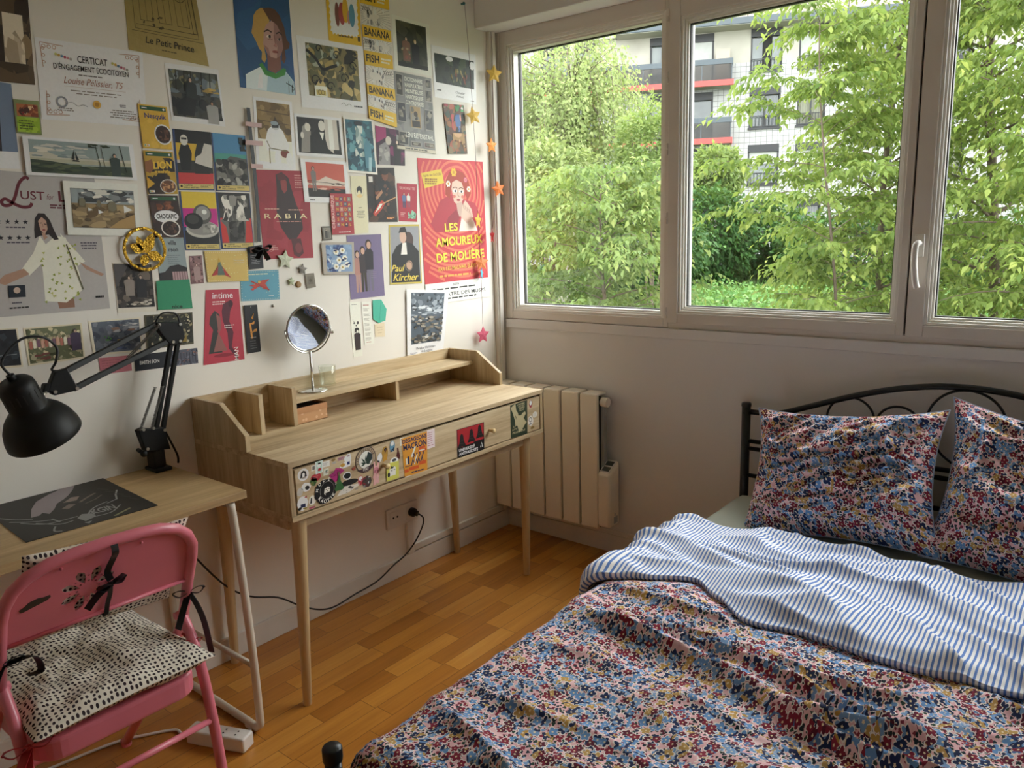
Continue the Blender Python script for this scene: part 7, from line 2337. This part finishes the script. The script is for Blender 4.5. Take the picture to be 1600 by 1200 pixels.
# ---- black poster lying on the writing desk
def flat_map(y, z, off):
    return (y, z, WT + .0008 + off)
tr_, r_, b_ = [(-0.025,-1.871), (0.375,-1.895), (0.362,-2.206)]
l_ = (tr_[0] + b_[0] - r_[0], tr_[1] + b_[1] - r_[1])
a = Art([l_, tr_, r_, b_], flat_map, thick=.0009)
a.base('#2c2926')
a.poly([(.20, .44), (.27, .62), (.36, .76), (.50, .86), (.66, .94), (.80, .98), (.74, .92), (.68, .82), (.60, .72), (.54, .66), (.46, .60), (.40, .50), (.33, .42), (.30, .48), (.26, .44)], '#8f8488')
a.poly([(.50, .58), (.60, .66), (.66, .64), (.60, .56)], '#8a7870').poly([(.44, .46), (.52, .52), (.56, .48), (.48, .42)], '#7d6e68').line([(.60, .50), (.68, .56), (.78, .62)], .02, '#75685f').line([(.62, .44), (.72, .48), (.80, .54)], .012, '#6a5f58')
gw = '#8b8c8c'
for p in ([(.02, .60), (.10, .48), (.20, .40)], [(.05, .46), (.16, .36), (.30, .28)], [(.10, .38), (.22, .24), (.34, .22), (.46, .22)], [(.18, .30), (.30, .16), (.40, .16)], [(.26, .14), (.22, .06), (.26, .02)], [(.30, .30), (.32, .20)]):
    a.line(smooth2(p), .012, gw)
a.poly([(.44, .18), (.50, .24), (.56, .20), (.56, .12), (.50, .10), (.46, .08)], gw).poly([(.44, .06), (.50, .06), (.46, .02)], gw)
a.text('KGIN', .66, .17, .10, gw, .20, .03, .2).line(smooth2([(.50, .16), (.62, .30), (.76, .36)]), .012, gw).line(smooth2([(.56, .12), (.68, .12), (.80, .22)]), .012, gw).line([(.74, .32), (.84, .36), (.88, .46), (.94, .56)], .012, gw)
a.line([(.66, .03), (.82, .10)], .018, '#8f8c6a')
for k in range(5):
    a.line([(.84 + .02 * k, .70 - .1 * k), (.90 + .015 * k, .62 - .1 * k)], .008, '#4c4a48')
dp = a.build('desk_poster')
tag(dp, 'black poster with a pale-haired face and grey graffiti lettering, lying flat on the writing desk', 'poster')

# ---- stickers on the vanity drawer (they go with the drawer front)
def drawer_map(y, z, off):
    return (DX - .002 + off, y, z)
def sticker(quad, draw, base, outline=None, lv=0, label=None):
    a = Art(quad, lambda y, z, off: drawer_map(y, z, off + .0002 + lv * .0006), thick=.0002)
    a.base(base, outline)
    if draw:
        draw(a)
    o = a.build('sticker', dr)
    if label:
        o['label'] = label
    return o
def rnd_outline(n=18, wob=.10, seed=0):
    r = random.Random(seed)
    return [(.5 + .5 * (1 - wob * r.random()) * math.cos(2 * PI * i / n), .5 + .5 * (1 - wob * r.random()) * math.sin(2 * PI * i / n)) for i in range(n)]
def arc_text(a, t, cx, cy, r, h, a0, a1, c, bold=.02):
    for i, chh in enumerate(t):
        th = a0 + (a1 - a0) * i / max(1, len(t) - 1)
        x = cx + r * math.cos(math.radians(th)) / a.asp
        y = cy + r * math.sin(math.radians(th))
        top_ = a0 > a1
        rot = th - 90 if top_ else th + 90
        if chh != ' ':
            a.text(chh, x, y, h, c, None, bold, al='c', rot=rot)
def D_(draw=None, base='#ddd8ce', q=None, o=None, lv=0, label=None):
    return sticker(q, draw, base, o, lv, label)
def d(a):
    a.ell(.5, .5, .40, .40, '#cfcac2').poly([(.22, .22), (.30, .70), (.5, .84), (.72, .74), (.82, .34), (.62, .30), (.62, .60), (.44, .62), (.40, .28)], BK).ell(.52, .50, .12, .16, '#d9d4cc').poly([(.3, .18), (.74, .2), (.6, .34), (.44, .32)], '#9a958c')
D_(d, WH, [(-1.548,0.775), (-1.509,0.773), (-1.513,0.735), (-1.551,0.740)], rnd_outline(20, .02), label='white oval sticker of a black-haired head')
def d(a):
    a.ell(.45, .52, .3, .3, '#d9d4ca').ell(.62, .42, .22, .22, BK)
D_(d, WH, [(-1.541,0.733), (-1.505,0.729), (-1.508,0.700), (-1.543,0.705)], rnd_outline(14, .14, 3))
D_(lambda a: a.rect(.2, .2, .8, .4, '#b5b0a8'), '#b9b4aa', [(-1.557,0.722), (-1.533,0.721), (-1.536,0.693), (-1.560,0.694)], rnd_outline(10, .2, 4))
def d(a):
    a.ell(.5, .66, .36, .22, '#e6e1d8').poly([(.62, .86), (.86, .96), (.84, .80)], '#a3262c').rect(.32, .22, .74, .46, '#262c52').ell(.24, .18, .16, .10, BK).ell(.68, .14, .2, .05, '#8a7a34')
D_(d, WH, [(-1.558,0.695), (-1.518,0.693), (-1.522,0.648), (-1.562,0.650)], rnd_outline(16, .12, 5), label='white cut-out sticker with red and navy patches')
D_(lambda a: a.poly([(.2, .2), (.3, .8), (.45, .7), (.4, .2)], BK), '#d2cdc4', [(-1.518,0.686), (-1.491,0.686), (-1.494,0.657), (-1.521,0.657)], rnd_outline(14, .04, 6))
D_(None, '#a8506a', [(-1.519,0.653), (-1.499,0.652), (-1.499,0.647), (-1.520,0.647)])
D_(lambda a: a.rect(.2, .15, .8, .85, '#77736c'), '#d8d3c8', [(-1.500,0.774), (-1.485,0.774), (-1.486,0.759), (-1.501,0.758)])
def d(a):
    a.rect(.15, .08, .85, .95, '#a9c4b4').ell(.5, .64, .25, .16, '#dcd7cc').rect(.35, .74, .7, .86, BK).ell(.55, .3, .25, .12, '#b03038')
D_(d, '#c9d8cb', [(-1.486,0.783), (-1.459,0.782), (-1.462,0.746), (-1.488,0.745)], None, 1)
D_(lambda a: a.greek(.15, .2, .85, .8, 3, '#a3a09a', .08), '#d4d0c8', [(-1.462,0.776), (-1.434,0.775), (-1.435,0.758), (-1.463,0.759)])
D_(lambda a: a.blot(.2, .2, .8, .8, ['#7a8a78', '#5a665c', '#b03a44'], 6, .16, 3), '#c6c8b8', [(-1.459,0.753), (-1.440,0.753), (-1.442,0.734), (-1.461,0.733)], None, 1)
D_(lambda a: a.greek(.3, .4, .9, .7, 3, '#d08a84', .03), '#b53a42', [(-1.508,0.749), (-1.462,0.747), (-1.474,0.722), (-1.506,0.725)], rnd_outline(12, .14, 8))
def d(a):
    a.greek(.1, .45, .9, .85, 5, '#5a1a40', .03, 4)
D_(d, '#a82f72', [(-1.439,0.749), (-1.376,0.740), (-1.395,0.701), (-1.443,0.700)], [(.0, .6), (.3, .75), (.4, 1), (.7, .95), (1, .75), (.75, .5), (.7, .15), (.3, 0), (.2, .3)], label='magenta bow-shaped sticker')
D_(lambda a: a.blot(.1, .1, .9, .6, ['#6d6a34', '#5a7a3a'], 5, .2, 6), '#3c5a34', [(-1.509,0.742), (-1.481,0.740), (-1.484,0.711), (-1.511,0.713)], rnd_outline(10, .3, 9))
def d(a):
    a.circ(.55, .53, .30, '#161616').poly([(.42, .40), (.44, .62), (.54, .70), (.66, .66), (.68, .48), (.60, .36), (.50, .34)], '#d2cdc4').poly([(.44, .54), (.52, .58), (.54, .54)], BK).poly([(.58, .58), (.66, .58), (.64, .54)], BK).poly([(.54, .52), (.60, .52), (.58, .46)], BK).poly([(.46, .42), (.66, .44), (.60, .36), (.50, .34)], BK).poly([(.40, .62), (.56, .74), (.72, .66), (.70, .60), (.58, .66), (.46, .6)], BK).ringc(.55, .53, .305, .012, '#8d8a84')
    arc_text(a, 'MODE', .52, .50, .40, .11, 165, 75, '#d9d4ca', .03)
    arc_text(a, 'KAOTIK', .54, .50, .46, .13, 215, 325, '#d9d4ca', .03)
    a.text('OS', .92, .62, .10, '#d9d4ca', .12, .02, rot=-50)
D_(d, '#191919', [(-1.496,0.727), (-1.410,0.721), (-1.417,0.648), (-1.504,0.646)], rnd_outline(20, .10, 10), 2, 'large round black sticker with a stencilled face, lettered KAOTIK')
def d(a):
    a.ell(.42, .9, .12, .08, '#7a5a48').line([(.5, .8), (.36, .86)], .05, '#7a5a48')
D_(d, '#3a6a3a', [(-1.416,0.733), (-1.392,0.730), (-1.390,0.671), (-1.426,0.675)], [(.1, 0), (.9, .04), (1, .15), (.72, .5), (.62, .8), (.55, 1), (.38, 1), (.42, .7), (.2, .4), (0, .12)], 3, 'dark green dress-shaped sticker')
D_(None, BK, [(-1.387,0.721), (-1.358,0.719), (-1.360,0.699), (-1.387,0.702)], rnd_outline(12, .12, 12), 1)
D_(None, WH, [(-1.390,0.725), (-1.355,0.721), (-1.357,0.694), (-1.391,0.699)], rnd_outline(12, .08, 12))
D_(lambda a: a.ell(.5, .75, .45, .22, BK).blot(.1, .05, .95, .5, ['#33322f', '#8d8a84', '#55524e'], 10, .11, 7, 1.5), '#c9c4ba', [(-1.400,0.700), (-1.328,0.696), (-1.331,0.656), (-1.418,0.656)], [(0, 0), (.1, .3), (.25, .42), (.35, .7), (.4, 1), (.52, 1), (.56, .6), (.7, .5), (1, .46), (1, .3), (.5, .02)], label='white cloud-edged sticker with dark specks')
def d(a):
    a.ell(.62, .66, .26, .24, '#e4dfd6').rect(.6, .8, .84, .88, '#7a3a4a').rect(.62, .2, .86, .42, '#2a3468').ell(.24, .26, .2, .15, '#b98a34')
D_(d, WH, [(-1.395,0.777), (-1.351,0.778), (-1.355,0.735), (-1.399,0.738)], [(0, .1), (.3, 0), (.9, .08), (.95, .3), (1, .6), (.9, .98), (.62, 1), (.5, .7), (.45, .45), (.1, .4)], label='white cut-out sticker with gold and navy patches')
D_(None, '#8d7444', [(-1.429,0.778), (-1.410,0.777), (-1.411,0.767), (-1.430,0.768)], rnd_outline(8, .2, 2))
D_(None, '#aaa59c', [(-1.427,0.768), (-1.408,0.767), (-1.409,0.759), (-1.428,0.760)], rnd_outline(8, .2, 3))
D_(lambda a: a.greek(.1, .2, .9, .8, 2, '#8a4a5a', .14), '#a8848a', [(-1.403,0.775), (-1.378,0.775), (-1.379,0.765), (-1.404,0.764)])
D_(lambda a: a.blot(.1, .1, .9, .9, ['#7a3a2c', '#a34a34'], 6, .2, 6), '#8a6a54', [(-1.360,0.736), (-1.334,0.738), (-1.336,0.715), (-1.356,0.717)], rnd_outline(9, .4, 6))
def d(a):
    a.circ(.5, .5, .34, '#d6d1c8').poly([(.5, .5), (.62, .80), (.80, .66), (.82, .46), (.70, .34), (.56, .30)], '#2c3a3a')
    for th in (90, 50, 130, 18, 162, -10, 190):
        t = math.radians(th)
        L = .34 if 40 < th < 140 else .26
        c0_, s0_ = math.cos(t), math.sin(t)
        a.poly([(.5, .34), (.5 + .45 * L * c0_ - .04 * s0_, .34 + .5 * L * s0_ + .04 * c0_), (.5 + L * c0_, .34 + L * 1.05 * s0_), (.5 + .45 * L * c0_ + .04 * s0_, .34 + .5 * L * s0_ - .04 * c0_)], '#2a4034')
    a.ringc(.5, .5, .35, .02, '#4a3a3c').ringc(.5, .5, .495, .03, '#4a3a3c')
    arc_text(a, 'PARA FRENETIK', .5, .5, .385, .085, 190, 20, '#3a2c2e', .02)
    a.poly([(.06, .16), (.34, .02), (.66, .02), (.92, .22), (.66, .20), (.34, .16)], '#4a3438').text('STAY', .5, .06, .10, '#cfc8bc', .28, .03)
D_(d, '#a9977c', [(-1.337,0.781), (-1.253,0.781), (-1.259,0.705), (-1.341,0.703)], rnd_outline(28, .01), 1, 'round sticker with a green leaf emblem, lettered STAY')
D_(lambda a: a.ell(.5, .7, .3, .2, '#e2ddd4').blot(.2, .1, .8, .6, ['#a8343c', '#c9868c'], 6, .16, 4), '#b9666c', [(-1.333,0.698), (-1.310,0.698), (-1.312,0.665), (-1.336,0.663)], rnd_outline(12, .15, 7))
D_(lambda a: a.blot(.1, .1, .9, .9, ['#8d8a84', '#3a3432', '#7a2f34', '#3f6a60', '#c9c4ba'], 14, .14, 9), '#4a3c38', [(-1.318,0.692), (-1.276,0.689), (-1.280,0.650), (-1.319,0.651)], rnd_outline(12, .16, 8))
def d(a):
    a.ell(.5, .62, .36, .13, '#c9828f').circ(.36, .60, .06, '#6a4a4e', 8).circ(.62, .61, .06, '#6a4a4e', 8)
D_(d, '#d6a7a4', [(-1.273,0.728), (-1.241,0.728), (-1.248,0.649), (-1.277,0.650)], [(.1, 0), (.42, .03), (.5, .14), (.56, .04), (.9, .08), (.88, .3), (1, .36), (.85, .44), (.88, .7), (.95, .95), (.75, 1), (.62, .8), (.42, .8), (.34, 1), (.16, .98), (.2, .7), (.16, .44), (0, .36), (.12, .28)], 2, 'tall pale pink cut-out sticker')
D_(None, WH, [(-1.250,0.750), (-1.226,0.750), (-1.234,0.718), (-1.255,0.717)], rnd_outline(12, .12, 14), 2)
def d(a):
    a.circ(.55, .74, .2, '#2a1f1c').ell(.55, .66, .13, .1, '#6a4232').poly([(.2, .0), (.9, .06), (.8, .45), (.4, .45)], '#b98a34')
D_(d, '#a8823a', [(-1.230,0.768), (-1.200,0.769), (-1.207,0.717), (-1.234,0.718)], rnd_outline(14, .12, 15), 1)
D_(lambda a: a.ell(.5, .7, .3, .18, '#dcd7ce').blot(.15, .05, .85, .5, ['#2f4a6a', '#6a9ab0', '#22303f'], 8, .16, 5), '#6a94ac', [(-1.196,0.779), (-1.171,0.780), (-1.174,0.739), (-1.199,0.739)], rnd_outline(14, .16, 16), 1)
D_(None, '#5a2622', [(-1.171,0.747), (-1.151,0.749), (-1.154,0.708), (-1.169,0.706)], [(.3, 1), (.6, 1), (.7, .7), (1, .3), (.9, 0), (.5, .1), (.0, .4), (.3, .7)])
D_(lambda a: a.ell(.5, .5, .28, .26, '#55585a').poly([(.25, .35), (.5, .6), (.7, .45)], '#23262a'), WH, [(-1.197,0.721), (-1.162,0.721), (-1.163,0.701), (-1.198,0.702)], [(0, 0), (1, 0), (1, .5), (.8, .85), (.5, 1), (.2, .85), (0, .5)])
def d(a):
    a.poly([(.24, .24), (.74, .24), (.76, .66), (.62, .76), (.36, .72), (.24, .6)], '#d8d3c8').poly([(.30, .66), (.44, .84), (.5, .72), (.66, .8), (.5, .64)], BK).ell(.18, .34, .10, .14, BK).line([(.34, .54), (.48, .52)], .03, BK).line([(.58, .56), (.70, .56)], .03, BK)
D_(d, '#c3c05a', [(-1.216,0.707), (-1.162,0.705), (-1.165,0.648), (-1.219,0.649)], None, 3, 'square yellow-green sticker with a pale face')
D_(lambda a: a.circ(.3, .8, .1, BK, 8), '#d2cec6', [(-1.149,0.777), (-1.132,0.777), (-1.134,0.751), (-1.151,0.751)])
def d(a):
    a.text('DEGAGEONS', .5, .86, .10, '#262a52', .96, .035).text('MACRON', .5, .68, .14, '#262a52', .94, .035)
    nv = '#262a52'
    a.poly([(.30, .46), (.40, .60), (.48, .72), (.54, .70), (.46, .58), (.38, .46)], '#d6d0c2').rect(.17, .30, .24, .50, nv).rect(.10, .30, .16, .46, '#d6d0c2')
    for x in (.40, .52, .64, .78):
        a.line([(x - .08, .26), (x, .42), (x + .06, .5)], .03, nv if x != .52 else '#d6d0c2').line([(x, .38), (x + .05, .26)], .025, nv).circ(x + .04, .52, .03, nv, 8)
    a.rect(.62, .54, .96, .60, '#c9552c').rect(.66, .61, .92, .67, '#c9552c').greek(.64, .55, .94, .59, 1, '#e6d8c4', .03)
    for x0, x1, y in ((.02, .18, .10), (.20, .62, .13), (.64, .94, .21)):
        a.rect(x0, y, x1, y + .085, '#cf5a2a')
    a.greek(.05, .235, .4, .27, 1, nv, .02).greek(.30, .05, .98, .09, 1, nv, .03, 4)
D_(d, '#cf9034', [(-1.143,0.774), (-1.026,0.773), (-1.034,0.636), (-1.139,0.643)], None, 1, 'orange protest flyer with heavy navy capitals')
D_(lambda a: a.greek(.1, .1, .9, .9, 7, '#b06a7a', .035, 3), '#d8c2c4', [(-1.026,0.776), (-0.989,0.775), (-0.992,0.711), (-1.029,0.711)], None, 0, 'pale pink slip with small print')
D_(None, '#f0efe8', [(-1.136,0.642), (-1.090,0.641), (-1.090,0.633), (-1.134,0.635)])
def d(a):
    a.rect(.02, .36, .98, .98, '#a8282e')
    for x, y in ((.17, .34), (.52, .42), (.83, .48)):
        a.poly([(x - .15, y), (x + .16, y), (x + .09, y + .16), (x + .05, y + .42), (x, y + .47), (x - .05, y + .42), (x - .08, y + .16)], BK).ell(x, y - .02, .07, .03, '#a8282e').line([(x - .06, y + .2), (x + .07, y + .24)], .01, '#4a4a4a').line([(x - .08, y + .14), (x + .08, y + .1)], .01, '#4a4a4a')
    a.rect(0, 0, 1, .34, '#151515').rect(.6, .3, 1, .40, '#151515')
    a.text('UNIVERSITÉ', .06, .19, .10, '#e2ddd4', .58, .03, 0, 'l').text('ANTIFASCISTE', .06, .05, .10, '#e2ddd4', .70, .03, 0, 'l')
    a.poly([(.84, .12), (.96, .12), (.90, .30)], '#e2ddd4').rect(.885, .12, .915, .24, '#151515')
D_(d, '#151515', [(-0.880,0.746), (-0.733,0.743), (-0.737,0.640), (-0.883,0.644)], None, 0, 'red and black flyer with three pointed hoods, lettered UNIVERSITÉ ANTIFASCISTE')
def d(a):
    cr = '#b3a884'
    a.poly([(.02, .92), (.30, 1), (.34, .80), (.44, .70), (.46, .62), (.62, .60), (.72, .66), (.86, .68), (.92, .62), (.78, .50), (.90, .38), (.96, .36), (.80, .26), (.72, .16), (.50, .10), (.44, .22), (.40, .32), (.28, .34), (.26, .50), (.14, .74)], cr)
    a.poly([(.28, .66), (.34, .60), (.32, .50)], '#34402f').poly([(.70, .20), (.78, .22), (.74, .12)], '#34402f')
    for i, (t, x, y) in enumerate((("L'HOMME", .62, .92), ('QUI EST', .66, .86), ('LIBRE', .68, .80), ('PLUS', .66, .74))):
        a.text(t, x, y, .045, cr, .46 - .06 * i, .02, .2)
    a.text('LA', .22, .30, .05, cr, .14, .02, .2).text('LUTTE', .24, .21, .05, cr, .3, .02, .2).text('PELLEGRINE', .48, .11, .055, cr, .78, .02, .2)
D_(d, '#34402f', [(-0.578,0.775), (-0.472,0.777), (-0.476,0.642), (-0.580,0.646)], None, 0, 'dark green flyer with a cream pointing figure and hand lettering')
D_(lambda a: a.ell(.5, .6, .3, .3, '#ddd8ce').rect(.3, 0, .7, .3, '#a34046'), '#8f3a40', [(-0.462,0.772), (-0.437,0.773), (-0.438,0.742), (-0.463,0.741)], rnd_outline(12, .2, 3))
D_(lambda a: a.circ(.5, .5, .3, '#c6c2b8', 10), '#cbc7be', [(-0.439,0.721), (-0.408,0.720), (-0.409,0.696), (-0.440,0.695)], rnd_outline(14, .05, 4))
D_(lambda a: a.circ(.45, .6, .28, '#6d6a72', 10).circ(.45, .6, .2, '#d2cec6', 10).rect(.2, .15, .6, .25, '#3a4a6a'), '#d0ccc4', [(-0.470,0.711), (-0.435,0.711), (-0.433,0.667), (-0.471,0.667)], rnd_outline(14, .12, 5))
D_(None, '#8a6f3f', [(-0.456,0.664), (-0.429,0.665), (-0.429,0.653), (-0.455,0.652)], rnd_outline(10, .1, 6))
